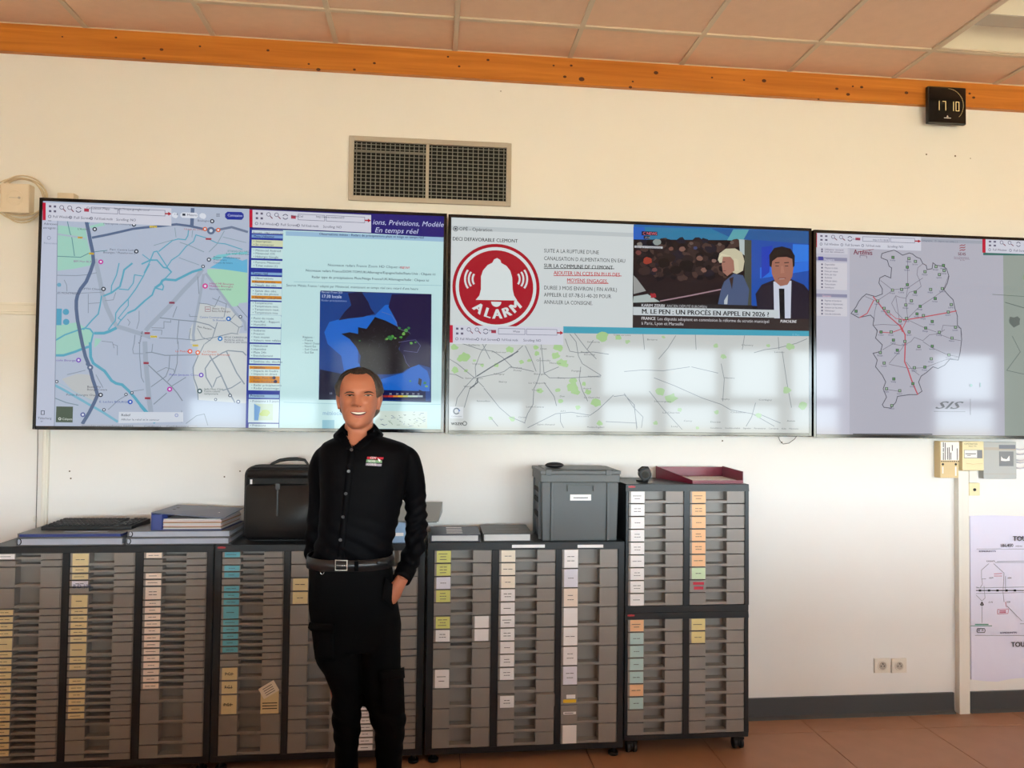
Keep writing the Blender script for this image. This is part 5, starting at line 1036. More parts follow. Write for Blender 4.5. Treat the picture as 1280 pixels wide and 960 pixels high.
for pts in ([(165, 370), (640, 370)], [(160, 760), (640, 750)], [(160, 815), (640, 805)], [(290, 515), (215, 580), (215, 650), (225, 720), (200, 760), (160, 750)], [(335, 515), (440, 610), (430, 800), (440, 900)], [(370, 495), (640, 490)], [(455, 640), (455, 800)], [(215, 670), (260, 668)], [(160, 830), (220, 890), (250, 860), (240, 740)], [(350, 505), (640, 505)]): I.line(k1, pts, 0.6)
for pts in ([(220, 130), (220, 310)], [(150, 435), (640, 435)], [(470, 140), (620, 290)], [(600, 318), (640, 318)]): I.line(k2, pts, 0.7)
I.mb.build('print_grey', node_mat('print_grey', (140, 142, 152), 0.7, 0.02), po)['kind'] = 'stuff'
I = Ink(); I.text(k1, 190, 402, 'ROMORANTIN', 2.4, fit=24, bold=0.02); I.text(k2, 400, 418, 'ROMORANTIN', 2.4, fit=24, bold=0.02); I.line(k1, [(190, 395), (195, 395)], 1); I.mb.build('print_blue', node_mat('print_blue', (84, 88, 150), 0.7, 0.02), po)['kind'] = 'stuff'
I = Ink(); I.line(k2, [(375, 175), (485, 170), (480, 215), (375, 220), (375, 175)], 0.7); I.line(k2, [(395, 190), (460, 188)], 1.6); I.line(k2, [(395, 205), (460, 203)], 1.6); I.line(k1, [(340, 620), (420, 615)], 0.8); I.line(k1, [(340, 640), (420, 640)], 0.8); I.line(k1, [(455, 900), (465, 950)], 0.8); I.mb.build('print_red', node_mat('print_red', (206, 120, 140), 0.7, 0.02), po)['kind'] = 'stuff'
I = Ink(); I.line(k2, [(105, 340), (320, 338)], 1.0); I.line(k2, [(150, 325), (285, 325)], 1.6); I.mb.build('print_green', node_mat('print_green', (100, 150, 130), 0.7, 0.02), po)['kind'] = 'stuff'

# ---------------------------------------------------------------- things standing on the cabinets
bgrey = node_mat('binder_grey', (108, 108, 110), 0.4, 0.04, 9); bblue = node_mat('binder_blue', (50, 64, 128), 0.4, 0.04); bslate = node_mat('binder_slate', (92, 98, 122), 0.38, 0.04); bnavy = node_mat('binder_navy', (42, 46, 66), 0.4, 0.05)
paper = node_mat('paper_edge', (206, 204, 202), 0.8, 0.06, 3, stretch=(1, 1, 220)); pale = node_mat('pale_edge', (172, 176, 190), 0.5, 0.04)
ZA = 0.9965
def binder(name, label, x0, x1, y0, y1, z0, z1, mc, me, group, hinge=True, skew=0.0):
    t = thing(name, label, 'binder', ((x0+x1)/2, (y0+y1)/2, z0), group, rz=R(skew)); c = ORG[t.name]
    e = 0.0032
    MB().box(x0, x1, y0, y1, z0, z0+e).build('lower_cover', mc, t, bevel=0.001, seg=1)
    MB().box(x0, x1, y0, y1, z1-e, z1).build('upper_cover', mc, t, bevel=0.001, seg=1)
    MB().box(x0+0.006, x1-0.012, y0+0.006, y1-0.006, z0+e, z1-e).build('pages', me, t)
    m_ = MB(); m_.box(x0, x0+0.004, y0+0.004, y1-0.004, z0+e, z1-e); m_.build('spine', mc, t)
    if hinge:
        q = MB(); zc = (z0+z1)/2; q.tube([(x0+0.010+0.010*math.cos(a), y0+0.006, zc+((z1-z0)*0.5-0.003)*math.sin(a)) for a in [2*math.pi*k/14 for k in range(14)]], 0.0022, 6, closed=True); q.build('ring', M['ink'], t)
    return t
xl, xr = at(19, 681, -0.35).x, at(155, 681, -0.35).x
binder('wide_binder', 'wide grey binder at the bottom of the left pile under the keyboard', xl, xr, -0.348, -0.06, ZA, ZA+0.033, bgrey, pale, 'wide binders lying on the left cabinet')
binder('wide_folder', 'wide slate folder with blue edge directly under the keyboard', xl+0.004, xr-0.008, -0.345, -0.065, ZA+0.0335, ZA+0.0525, bgrey, bblue, 'wide binders lying on the left cabinet', hinge=False)
xm0, xm1 = xr+0.004, at(288, 680, -0.35).x
binder('wide_binder', 'wide grey binder at the bottom of the pile under the blue ring binder', xm0, xm1, -0.346, -0.05, ZA, ZA+0.030, bgrey, pale, 'wide binders lying on the left cabinet')
binder('wide_binder', 'wide grey binder on top of its pile, directly under the blue ring binder', xm0+0.004, xm1+0.002, -0.338, -0.045, ZA+0.0305, ZA+0.060, bgrey, pale, 'wide binders lying on the left cabinet')
m_ = MB(); q = ZA+0.0528; c0, c1 = at(80, 661, -0.30).x, at(135, 661, -0.30).x
bpy.data.objects['wide_folder']; o = MB().box(c0, c1, -0.31, -0.285, q, q+0.0006).build('title_strip', pale, bpy.data.objects['wide_folder'])
# keyboard
kx0, kx1 = at(52, 657, -0.26).x, at(165, 657, -0.26).x; kz = ZA+0.0535
kb = thing('computer_keyboard', 'black computer keyboard lying on the slate folder at the far left', 'keyboard', ((kx0+kx1)/2, -0.19, kz))
P = [(kx0, -0.265, kz), (kx1, -0.265, kz), (kx1+0.03, -0.12, kz), (kx0+0.03, -0.12, kz), (kx0, -0.265, kz+0.017), (kx1, -0.265, kz+0.017), (kx1+0.03, -0.12, kz+0.030), (kx0+0.03, -0.12, kz+0.030)]
MB().hexa(P).build('base', M['black'], kb, bevel=0.003)
kc = node_mat('keycap', (44, 44, 46), 0.5, 0.05)
key0 = MB().box(-0.0078, 0.0078, -0.0078, 0.0078, 0, 0.006).build('key', kc, kb, org=(0, 0, 0), bevel=0.0012, seg=1); firstk = True
W = kx1-kx0; ncol = int(W/0.0195)
for r_ in range(6):
    for k in range(ncol):
        if k in (15, 19) and r_ != 99: continue
        u = (r_+0.5)/6; y = -0.257+0.130*u
        if firstk: o = key0; firstk = False
        else: o = key0.copy(); COL.objects.link(o)
        x = kx0+0.008+0.0195*(k+0.5)+0.03*u
        if x > kx1+0.03*u-0.008: continue
        o.location = (x-ORG[kb.name].x, y-ORG[kb.name].y, kz+0.0172+0.013*u-ORG[kb.name].z)
# blue lever-arch binder half open
rb = thing('ring_binder', 'thick blue ring binder full of papers lying on the grey binders', 'binder', (at(240, 664, -0.25).x, -0.2, ZA+0.0605)); zb0 = ZA+0.0605
a = at(188, 664, -0.33); b_ = at(277, 664, -0.33); bx = at(289, 650, -0.05)
y0, y1 = -0.325, -0.08
m_ = MB(); m_.hexa([(a.x, y0, zb0), (b_.x, y0, zb0), (b_.x+0.03, y1, zb0), (a.x+0.03, y1, zb0), (a.x, y0, zb0+0.003), (b_.x, y0, zb0+0.003), (b_.x+0.03, y1, zb0+0.003), (a.x+0.03, y1, zb0+0.003)]); m_.build('lower_cover', bblue, rb)
m_ = MB(); m_.hexa([(a.x, y0, zb0+0.003), (a.x+0.004, y0, zb0+0.003), (a.x+0.034, y1, zb0+0.003), (a.x+0.03, y1, zb0+0.003), (a.x, y0, zb0+0.076), (a.x+0.004, y0, zb0+0.076), (a.x+0.034, y1, zb0+0.078), (a.x+0.03, y1, zb0+0.078)]); m_.build('spine', bblue, rb)
m_ = MB(); m_.hexa([(a.x+0.004, y0+0.002, zb0+0.003), (a.x+0.045, y0+0.002, zb0+0.003), (a.x+0.06, y0+0.03, zb0+0.003), (a.x+0.03, y0+0.03, zb0+0.003), (a.x+0.004, y0+0.002, zb0+0.07), (a.x+0.045, y0+0.002, zb0+0.07), (a.x+0.06, y0+0.03, zb0+0.07), (a.x+0.03, y0+0.03, zb0+0.07)]); m_.build('inner_liner', bblue, rb)
m_ = MB(); rnd = random.Random(8); nl = 7
for k in range(nl):
    z0, z1 = zb0+0.004+0.0065*k, zb0+0.004+0.0065*(k+1)-0.0006; d = rnd.uniform(0, 0.006)
    m_.hexa([(a.x+0.05, y0+0.004+d, z0), (b_.x-0.004-d, y0+0.004+d, z0), (b_.x+0.022-d, y1, z0), (a.x+0.07, y1, z0), (a.x+0.05, y0+0.004+d, z1), (b_.x-0.004-d, y0+0.004+d, z1), (b_.x+0.022-d, y1, z1), (a.x+0.07, y1, z1)], k % 3)
m_.build('papers', [paper, node_mat('kraft_paper', (172, 132, 104), 0.8, 0.05), node_mat('pink_paper', (214, 196, 196), 0.8, 0.04)], rb)
m_ = MB(); m_.hexa([(a.x-0.002, y0, zb0+0.076), (b_.x+0.008, y0-0.004, zb0+0.051), (b_.x+0.036, y1, zb0+0.064), (a.x+0.03, y1, zb0+0.079), (a.x-0.002, y0, zb0+0.079), (b_.x+0.008, y0-0.004, zb0+0.054), (b_.x+0.036, y1, zb0+0.067), (a.x+0.03, y1, zb0+0.082)]); m_.build('upper_cover', bslate, rb)
def on_cover(u, v, h): 
    p = Vector((a.x-0.002, y0, zb0+0.079)).lerp(Vector((b_.x+0.008, y0-0.004, zb0+0.054)), u); q = Vector((a.x+0.03, y1, zb0+0.082)).lerp(Vector((b_.x+0.036, y1, zb0+0.067)), u); return p.lerp(q, v)+Vector((0, 0, h))
m_ = MB(); m_.hexa([on_cover(0.25, 0.40, 0.0), on_cover(0.82, 0.40, 0.0), on_cover(0.80, 0.52, 0.0), on_cover(0.25, 0.55, 0.0)]+[on_cover(0.25, 0.40, 0.0008), on_cover(0.82, 0.40, 0.0008), on_cover(0.80, 0.52, 0.0008), on_cover(0.25, 0.55, 0.0008)]); m_.build('title_strip', CM['w'], rb)
m_ = MB(); [m_.hexa([on_cover(u, v, 0), on_cover(u+0.04, v, 0), on_cover(u+0.04, v+0.05, 0), on_cover(u, v+0.05, 0), on_cover(u, v, 0.001), on_cover(u+0.04, v, 0.001), on_cover(u+0.04, v+0.05, 0.001), on_cover(u, v+0.05, 0.001)]) for u, v in ((0.14, 0.42), (0.13, 0.60))]; m_.build('rivet', M['ink'], rb)
# briefcase
bx0, bx1 = at(303, 640, -0.30).x, at(303, 640, -0.30).x+0.42; bz0, bz1 = ZA, at(330, 583, -0.30).z
bc = thing('briefcase', 'black soft laptop briefcase with carrying handle standing behind the man', 'bag', ((bx0+bx1)/2, -0.22, bz0))
leather = node_mat('black_nylon', (12, 12, 13), 0.6, 0.15, 60, bump=0.2, bscale=500); shiny = node_mat('black_leather', (15, 15, 17), 0.42, 0.1, 20, bump=0.1, bscale=200)
def rrect(x0, x1, z0, z1, r, y, n=6):
    out = []
    for cx_, cz_, a0 in ((x1-r, z1-r, 0), (x0+r, z1-r, 90), (x0+r, z0+r, 180), (x1-r, z0+r, 270)):
        for k in range(n+1):
            t = R(a0+90*k/n); out.append((cx_+r*math.cos(t), y, cz_+r*math.sin(t)))
    return out
def pillow(x0, x1, z0, z1, r, ya, yb, ins=0.012):
    return MB().loft([rrect(x0+ins, x1-ins, z0+ins*0.3, z1-ins, r, ya), rrect(x0+ins*0.3, x1-ins*0.3, z0, z1-ins*0.3, r, ya+0.008), rrect(x0, x1, z0, z1, r, (ya+yb)/2), rrect(x0+ins*0.3, x1-ins*0.3, z0, z1-ins*0.3, r, yb-0.008), rrect(x0+ins, x1-ins, z0+ins*0.3, z1-ins, r, yb)])
pillow(bx0, bx1, bz0, bz1, 0.04, -0.27, -0.12).build('body', leather, bc)
pillow(bx0+0.008, bx1-0.008, bz0+0.012, bz0+0.262, 0.02, -0.305, -0.262, 0.006).build('front_pocket', shiny, bc)
m_ = pillow(bx0+0.010, bx1-0.010, bz1-0.055, bz1-0.014, 0.015, -0.292, -0.262, 0.004); m_.build('upper_panel', shiny, bc)
MB().tube([(x, -0.272, z) for x, _, z in rrect(bx0+0.004, bx1-0.004, bz0+0.004, bz1-0.004, 0.04, 0)], 0.0045, 8, closed=True).build('piping', M['black'], bc)
xm = (bx0+bx1)/2-0.03
m_ = MB(); m_.tube([(xm-0.085, -0.195, bz1-0.004), (xm-0.075, -0.195, bz1+0.004), (xm-0.04, -0.195, bz1+0.020), (xm, -0.195, bz1+0.026), (xm+0.04, -0.195, bz1+0.027), (xm+0.075, -0.195, bz1+0.022), (xm+0.09, -0.195, bz1+0.002), (xm+0.09, -0.195, bz1-0.006)], [0.005, 0.006, 0.008, 0.0085, 0.0085, 0.007, 0.005, 0.005], 10); m_.build('handle', M['black'], bc)
m_ = MB(); m_.box(bx0+0.024, bx0+0.034, -0.2732, -0.2715, bz1-0.098, bz1-0.062); m_.build('tag', CM['w'], bc)
m_ = MB(); xc = bx0+0.155; m_.box(xc-0.011, xc+0.011, -0.3075, -0.300, bz0+0.240, bz0+0.268); m_.build('clasp', M['black'], bc, bevel=0.002)
MB().box(xc-0.003, xc+0.003, -0.3062, -0.3035, bz0+0.12, bz0+0.240).build('strap', M['black'], bc)
# device half hidden behind the man's elbow
smoky = node_mat('smoky_plastic', (128, 132, 130), 0.3, 0.03)
z0 = 0.9965; dx0, dx1 = at(440, 650, -0.25).x, at(549, 650, -0.25).x
pr = thing('label_printer', 'black device with a grey tray half hidden behind the arm of the man', 'printer', ((dx0+dx1)/2, -0.2, z0))
MB().box(dx0, dx1-0.11, -0.29, -0.08, z0, z0+0.085).build('housing', M['black'], pr, bevel=0.006)
m_ = MB(); m_.hexa([(dx0, -0.30, z0+0.088), (dx1-0.004, -0.30, z0+0.088), (dx1+0.018, -0.05, z0+0.098), (dx0, -0.05, z0+0.098), (dx0, -0.30, z0+0.094), (dx1-0.004, -0.30, z0+0.094), (dx1+0.018, -0.05, z0+0.15), (dx0, -0.05, z0+0.15)]); m_.build('tray', smoky, pr, bevel=0.002)
m_ = MB(); m_.hexa([(dx0, -0.296, z0+0.0845), (dx1-0.012, -0.296, z0+0.0845), (dx1-0.004, -0.1, z0+0.0845), (dx0, -0.1, z0+0.0845), (dx0, -0.296, z0+0.0885), (dx1-0.012, -0.296, z0+0.0885), (dx1-0.004, -0.1, z0+0.0885), (dx0, -0.1, z0+0.0885)]); m_.build('shelf', M['black'], pr)
lbm = node_mat('light_blue_card', (140, 172, 206), 0.6, 0.03)
q0, q1 = at(486, 655, -0.33).x, at(508, 655, -0.33).x
lb = thing('blue_pouch', 'light blue paper pouch seen between the arm and the body of the man', 'pouch', ((q0+q1)/2, -0.325, z0))
m_ = MB(); zt = at(500, 652, -0.33).z; m_.hexa([(q0, -0.340, z0), (q1, -0.340, z0), (q1, -0.318, z0), (q0, -0.318, z0), (q0+0.006, -0.328, zt), (q1-0.004, -0.328, zt-0.008), (q1-0.004, -0.316, zt-0.006), (q0+0.006, -0.316, zt)]); m_.build('sleeve', lbm, lb, bevel=0.002)
m_ = MB(); m_.box(q0+0.012, q1-0.012, -0.3375, -0.3350, z0+0.03, z0+0.045); m_.build('band', CM['w'], lb)
# two flat binders between the man and the crate
z0 = 0.9985
x0, x1 = at(538, 674, -0.34).x, at(601, 674, -0.34).x
nb = binder('flat_binder', 'navy binder with white label strips lying beside the man', x0, x1, -0.335, -0.09, z0, z0+0.032, bnavy, paper, 'flat binders beside the crate', hinge=False)
for k in range(4): MB().box(x0+0.075, x0+0.150, -0.29+0.05*k, -0.275+0.05*k, z0+0.032, z0+0.0328).build('label_strip', CM['w'], nb)
x0, x1 = at(604, 675, -0.34).x, at(666, 675, -0.34).x
fb = binder('flat_binder', 'dark grey binder lying against the grey crate', x0, x1, -0.338, -0.07, z0, z0+0.036, node_mat('binder_charcoal', (66, 66, 66), 0.4, 0.06), paper, 'flat binders beside the crate', hinge=False)
MB().box(x0+0.07, x0+0.18, -0.22, -0.20, z0+0.036, z0+0.0366).build('title_strip', bgrey, fb)
# grey stacking crate with lid
cg = node_mat('crate_plastic', (80, 83, 84), 0.42, 0.05, 5)
x0, x1 = at(677, 640, -0.335).x, at(773, 640, -0.335).x; y0, y1 = -0.335, -0.045; zt = at(720, 591, -0.335).z
cr_ = thing('stacking_crate', 'grey plastic stacking crate with lid and white label', 'crate', ((x0+x1)/2, (y0+y1)/2, z0))
m_ = MB(); i_ = 0.006
m_.hexa([(x0+i_, y0+i_, z0), (x1-i_, y0+i_, z0), (x1-i_, y1-i_, z0), (x0+i_, y1-i_, z0), (x0, y0, zt-0.045), (x1, y0, zt-0.045), (x1, y1, zt-0.045), (x0, y1, zt-0.045)]); m_.build('body', cg, cr_, bevel=0.004)
m_ = MB(); m_.box(x0-0.006, x1+0.006, y0-0.006, y1+0.006, zt-0.045, zt-0.006); m_.build('rim', cg, cr_, bevel=0.004)
m_ = MB(); m_.box(x0-0.009, x1+0.009, y0-0.009, y1+0.009, zt-0.006, zt+0.010); m_.box(x0+0.02, x1-0.02, y0+0.02, y1-0.02, zt+0.010, zt+0.014); m_.build('lid', cg, cr_, bevel=0.003)
for fx in (x0+0.048, x1-0.052):
    MB().box(fx-0.005, fx+0.005, y0-0.008, y0+0.006, z0+0.002, zt-0.045).build('rib', cg, cr_, bevel=0.001, seg=1)
for fy in (y0+0.05, y1-0.05): MB().box(x0-0.008, x0+0.006, fy-0.004, fy+0.004, z0+0.002, zt-0.045).build('rib', cg, cr_)
m_ = MB(); ha, hb = x0+0.120, x0+0.250; m_.box(ha, hb, y0-0.012, y0-0.0, zt-0.062, zt-0.056); m_.box(ha, ha+0.006, y0-0.012, y0, zt-0.086, zt-0.062); m_.box(hb-0.006, hb, y0-0.012, y0, zt-0.086, zt-0.062); m_.build('grip', cg, cr_, bevel=0.001, seg=1)
m_ = MB()
for zq in (0.10, 0.17, 0.22): m_.box(x0-0.006, x0+0.004, y0+0.07, y1-0.07, z0+zq, z0+zq+0.02)
m_.build('side_slot', M['dark'], cr_)
m_ = MB(); m_.box(x0+0.135, x0+0.235, y0-0.0045, y0+0.004, zt-0.130, zt-0.102); m_.box(x0+0.15, x0+0.22, y0-0.0050, y0-0.0045, zt-0.119, zt-0.115, 1); m_.build('label', [CM['w'], M['ink']], cr_)
for (cx_, cy_) in ((x0+0.03, y0-0.004), (x1-0.05, y0-0.004)): MB().box(cx_-0.014, cx_+0.014, cy_-0.008, cy_+0.006, zt-0.012, zt+0.016).build('latch', cg, cr_, bevel=0.002)
# black pouch on the crate
q = at(693, 583, -0.24); zq = zt+0.0145
pc = thing('spectacle_case', 'flat black case lying on the lid of the grey crate', 'case', (q.x, -0.24, zq))
MB().ball((q.x, -0.24, zq+0.014), 0.046, 0.028, 0.0145, 18, 10).build('shell', M['black'], pc); MB().tube([(q.x+0.046*math.cos(t), -0.24+0.028*math.sin(t), zq+0.013) for t in [2*math.pi*k/20 for k in range(20)]], 0.0015, 5, closed=True).build('seam', kc, pc)
# webcam on the tall cabinet
zq = 1.2685; q = at(806, 594, -0.25)
wc = thing('webcam', 'small round black webcam standing on the tall cabinet', 'camera', (q.x, -0.25, zq))
MB().cyl((q.x-0.004, -0.22, zq), (q.x-0.004, -0.22, zq+0.007), 0.030, 20).build('base', M['black'], wc)
MB().cyl((q.x-0.002, -0.270, zq+0.036), (q.x+0.004, -0.215, zq+0.040), 0.030, 22).build('head', M['black'], wc, bevel=0.004)
MB().cyl((q.x-0.0022, -0.2725, zq+0.036), (q.x-0.0022, -0.270, zq+0.036), 0.017, 18).build('lens', M['gloss'], wc)
m_ = MB(); m_.tube([(q.x+0.026, -0.24, zq+0.046), (q.x+0.012, -0.245, zq+0.066), (q.x-0.012, -0.25, zq+0.066), (q.x-0.034, -0.255, zq+0.054)], [0.009, 0.010, 0.010, 0.006], 8); m_.build('clip_arm', M['black'], wc)
# burgundy letter tray
bur = node_mat('burgundy_plastic', (116, 20, 46), 0.3, 0.05)
a = at(866, 602, -0.335); b_ = at(929, 602, -0.335); c = at(841, 590, -0.07); d = at(923, 588, -0.07)
lt = thing('letter_tray', 'burgundy letter tray holding a sheet on top of the tall cabinet', 'tray', ((a.x+b_.x)/2, -0.2, zq))
A, B, Cc, Dd = (a.x, -0.335), (b_.x, -0.335), (b_.x-0.012, -0.07), (c.x, -0.07)
yb_ = -0.055
A, B, Cc, Dd = (a.x-0.005, -0.345), (b_.x+0.002, -0.330), (b_.x+0.010, yb_), (a.x-0.098, yb_)
m_ = MB(); m_.hexa([(*A, zq+0.003), (*B, zq+0.003), (*Cc, zq+0.003), (*Dd, zq+0.003), (*A, zq+0.006), (*B, zq+0.006), (*Cc, zq+0.006), (*Dd, zq+0.006)]); m_.build('floor_plate', bur, lt)
def wallp(P, Q, h0, h1, name, tt=0.003):
    P, Q = Vector((*P, 0)), Vector((*Q, 0)); n_ = Vector((-(Q-P).y, (Q-P).x, 0)).normalized()*tt
    MB().hexa([(P.x, P.y, zq), (Q.x, Q.y, zq), (Q.x+n_.x, Q.y+n_.y, zq), (P.x+n_.x, P.y+n_.y, zq), (P.x, P.y, zq+h0), (Q.x, Q.y, zq+h1), (Q.x+n_.x, Q.y+n_.y, zq+h1), (P.x+n_.x, P.y+n_.y, zq+h0)]).build(name, bur, lt)
wallp(A, B, 0.016, 0.016, 'front_lip'); wallp(B, Cc, 0.058, 0.062, 'side_wall'); wallp(Cc, Dd, 0.058, 0.058, 'back_wall'); wallp(Dd, A, 0.062, 0.016, 'side_wall')
sh = thing('paper_sheet', 'white sheets lying in the burgundy letter tray', 'paper', ((a.x+b_.x)/2, -0.2, zq+0.0062))
ccx, ccy = (A[0]+B[0]+Cc[0]+Dd[0])/4, (A[1]+B[1]+Cc[1]+Dd[1])/4
def ins(P, k): return (ccx+(P[0]-ccx)*k, ccy+(P[1]-ccy)*k)
pts = [ins(P, 0.93) for P in (A, B, Cc, Dd)]
MB().hexa([(*p, zq+0.0062) for p in pts]+[(*p, zq+0.0105) for p in pts]).build('stack', M['white'], sh)
# ---------------------------------------------------------------- the man
from mathutils.bvhtree import BVHTree
from mathutils import noise
YP = -1.0; KP = 1/330.0
foot = at(458, 900, YP)
man = thing('person', 'smiling man in black shirt, black cargo trousers and leather belt, one hand in pocket', 'person', (foot.x, YP, 0))
def hring(x, y, z, rx, ry, n=32, e=2.3, front=1.0):
    out = []
    for k in range(n):
        t = 2*math.pi*k/n; c, s_ = math.cos(t), math.sin(t)
        yy = ry*math.copysign(abs(s_)**(2/e), s_)
        if yy < 0: yy *= front
        out.append((x+rx*math.copysign(abs(c)**(2/e), c), y+yy, z))
    return out
def level(yp, xl, xr, ry, dy=0.0, grow=0.0, e=2.3):
    a, b = at(xl, yp, YP), at(xr, yp, YP)
    return hring((a.x+b.x)/2, YP+dy, (a.z+b.z)/2, (b.x-a.x)/2+grow, ry+grow, e=e)
def limb(spec, grow=0.0, flat=1.0, n=14):
    """spec: photo x, y, radius in photo pixels, depth offset"""
    P = [at(x, y, YP+d)*1.0 for x, y, r, d in spec]; rr = [max(0.004, r*KP+grow) for _, _, r, _ in spec]
    # resample smoothly
    Q, q = [], []
    for i in range(len(P)-1):
        p0, p1, p2, p3 = P[max(i-1, 0)], P[i], P[i+1], P[min(i+2, len(P)-1)]
        for k in range(4):
            t = k/4; Q.append(0.5*((2*p1)+(-p0+p2)*t+(2*p0-5*p1+4*p2-p3)*t*t+(-p0+3*p1-3*p2+p3)*t**3)); q.append(rr[i]+(rr[i+1]-rr[i])*t)
    Q.append(P[-1]); q.append(rr[-1])
    return Q, q
def fuse(mb, name, mat, parent, voxel, smooth=6, fold=None):
    """overlapping shapes -> one continuous skin"""
    tmp = mb.build('tmp_'+name, mat, None); COL.objects
    mo = tmp.modifiers.new('r', 'REMESH'); mo.mode = 'VOXEL'; mo.voxel_size = voxel
    ms = tmp.modifiers.new('s', 'SMOOTH'); ms.iterations = smooth; ms.factor = 0.5
    dg = bpy.context.evaluated_depsgraph_get(); dg.update()
    me = bpy.data.meshes.new_from_object(tmp.evaluated_get(dg)); me.name = name
    bpy.data.objects.remove(tmp)
    o0 = ORG[parent.name]
    n = len(me.vertices); co = np.empty(n*3); me.vertices.foreach_get('co', co); co = co.reshape(-1, 3)
    if fold:
        no = np.empty(n*3); me.vertices.foreach_get('normal', no); no = no.reshape(-1, 3)
        d = np.array([fold(Vector(c)) for c in co]); co = co+no*d[:, None]
    tree = None
    co2 = co-np.array(o0); me.vertices.foreach_set('co', co2.ravel()); me.update()
    me.polygons.foreach_set('use_smooth', [True]*len(me.polygons))
    me.materials.clear(); me.materials.append(mat)
    tree = BVHTree.FromPolygons([tuple(c) for c in co], [tuple(p.vertices) for p in me.polygons])
    o = bpy.data.objects.new(name, me); reg(o, parent); return o, tree
def hit(tree, x, y):
    d = ray(x, y).normalized(); h = tree.ray_cast(CAM, d)
    return (h[0], h[1]) if h[0] is not None else (None, None)

skin = node_mat('skin', (180, 112, 84), 0.45, 0.06, 40, bump=0.05, bscale=300)
skin.node_tree.nodes['Principled BSDF'].inputs['Subsurface Weight'].default_value = 0.08
skin.node_tree.nodes['Principled BSDF'].inputs['Subsurface Radius'].default_value = (0.01, 0.004, 0.002)
cloth = node_mat('black_cotton', (5, 4, 6), 0.65, 0.12, 90, spec=0.07); twill = node_mat('black_twill', (4, 4, 5), 0.85, 0.15, 120, spec=0.12)

# --- shirt
tl_ = [(541, 430, 469, 0.060, 0.0), (545, 424, 478, 0.068, 0.0), (549, 414, 492, 0.082, 0.0), (554, 404, 507, 0.094, 0.0), (562, 399, 513, 0.104, -0.004), (578, 399, 512, 0.115, -0.010), (600, 401, 508, 0.120, -0.012),
       (630, 401, 502, 0.118, -0.010), (655, 399, 497, 0.116, -0.008), (676, 396, 492, 0.115, -0.008), (690, 391, 490, 0.115, -0.008), (697, 390, 489, 0.108, -0.006)]
mb = MB(); mb.loft([level(y, a, b, d, dy) for y, a, b, d, dy in tl_])
armL = [(495, 568, 14, 0.0), (507, 572, 15, 0.005), (513, 585, 15.5, 0.02), (517, 610, 14.5, 0.04), (520, 635, 13.6, 0.06), (520.5, 660, 13.4, 0.06), (517.5, 685, 13.2, 0.03), (511, 704, 12.2, -0.02), (502, 724, 10.6, -0.07)]
armR = [(417, 568, 14, 0.0), (406, 572, 14.4, 0.005), (400, 588, 14.0, 0.02), (399, 615, 12.8, 0.04), (397, 645, 12.6, 0.06), (394.5, 672, 12.6, 0.08), (394, 694, 13.0, 0.10), (400, 703, 11.5, 0.14), (412, 709, 10.0, 0.20), (422, 714, 9.5, 0.23)]
for sp in (armL, armR):
    Q, q = limb(sp); mb.tube(Q, q, 16)
elb = at(520, 660, YP+0.06); wst = at(470, 690, YP)
def shirt_fold(c):
    s = 0.0
    u = noise.noise(Vector((c.x*7+c.z*5, c.y*6, c.z*16)))
    s += 0.0035*u
    d = math.exp(-((c.z-wst.z)/0.10)**2)
    s += 0.0045*d*math.sin((c.z*1.0+c.x*0.55)*95+3*noise.noise(c*6))
    e = math.exp(-((c-elb).length/0.11)**2)
    s += 0.0050*e*math.sin((c.z-0.7*c.x)*150+2*noise.noise(c*9))
    return s
def pix(p):
    d = p-CAM; z = d.dot(FWD); return 640+FPX*d.dot(RIGHT)/z, 480-FPX*d.dot(UP)/z
shirt, Tsh = fuse(mb, 'shirt', cloth, man, 0.007, 5, shirt_fold)
_b = bmesh.new(); _b.from_mesh(shirt.data); _k = []
for f in _b.faces:          # open neck
    c_ = f.calc_center_median()+ORG[man.name]; x_, y_ = pix(c_)
    if c_.y < YP-0.02 and y_ < 559 and (429+(y_-536)*0.46) < x_ < (469.5-(y_-536)*1.25): _k.append(f)
    elif y_ < 541.5: _k.append(f)
bmesh.ops.delete(_b, geom=_k, context='FACES'); _b.to_mesh(shirt.data); _b.free()
# cuff
Q, q = limb(armL); mb = MB(); mb.tube([Q[-4], Q[-3], Q[-2], Q[-1]+(Q[-1]-Q[-2])*0.25], [r+0.0015 for r in q[-4:]], 18); mb.build('cuff', cloth, shirt)
# --- trousers
mb = MB()
pl = [(693, 389, 488, 0.112, -0.006), (706, 387, 490, 0.118, -0.006), (735, 386, 494, 0.124, -0.004), (760, 388, 499, 0.124, 0.0), (785, 390, 501, 0.118, 0.0), (806, 392, 501, 0.108, 0.0)]
mb.loft([level(y, a, b, d, dy, e=2.5) for y, a, b, d, dy in pl])
def leg(spec):
    R_ = []
    for y, a, b, ry, dy in spec: R_.append(level(y, a, b, ry, dy, e=2.2))
    mb.loft(R_)
leg([(770, 390, 448, 0.112, 0.0), (800, 392, 450, 0.105, 0.0), (822, 395, 451, 0.098, -0.004), (836, 404, 451, 0.090, -0.006), (858, 414, 451, 0.080, -0.010), (880, 416, 452, 0.074, -0.012), (902, 416.5, 451, 0.070, -0.008), (925, 418, 449, 0.066, 0.0), (945, 419, 447, 0.064, 0.005), (990, 417, 449, 0.062, 0.01), (1026, 414, 452, 0.064, 0.01)])
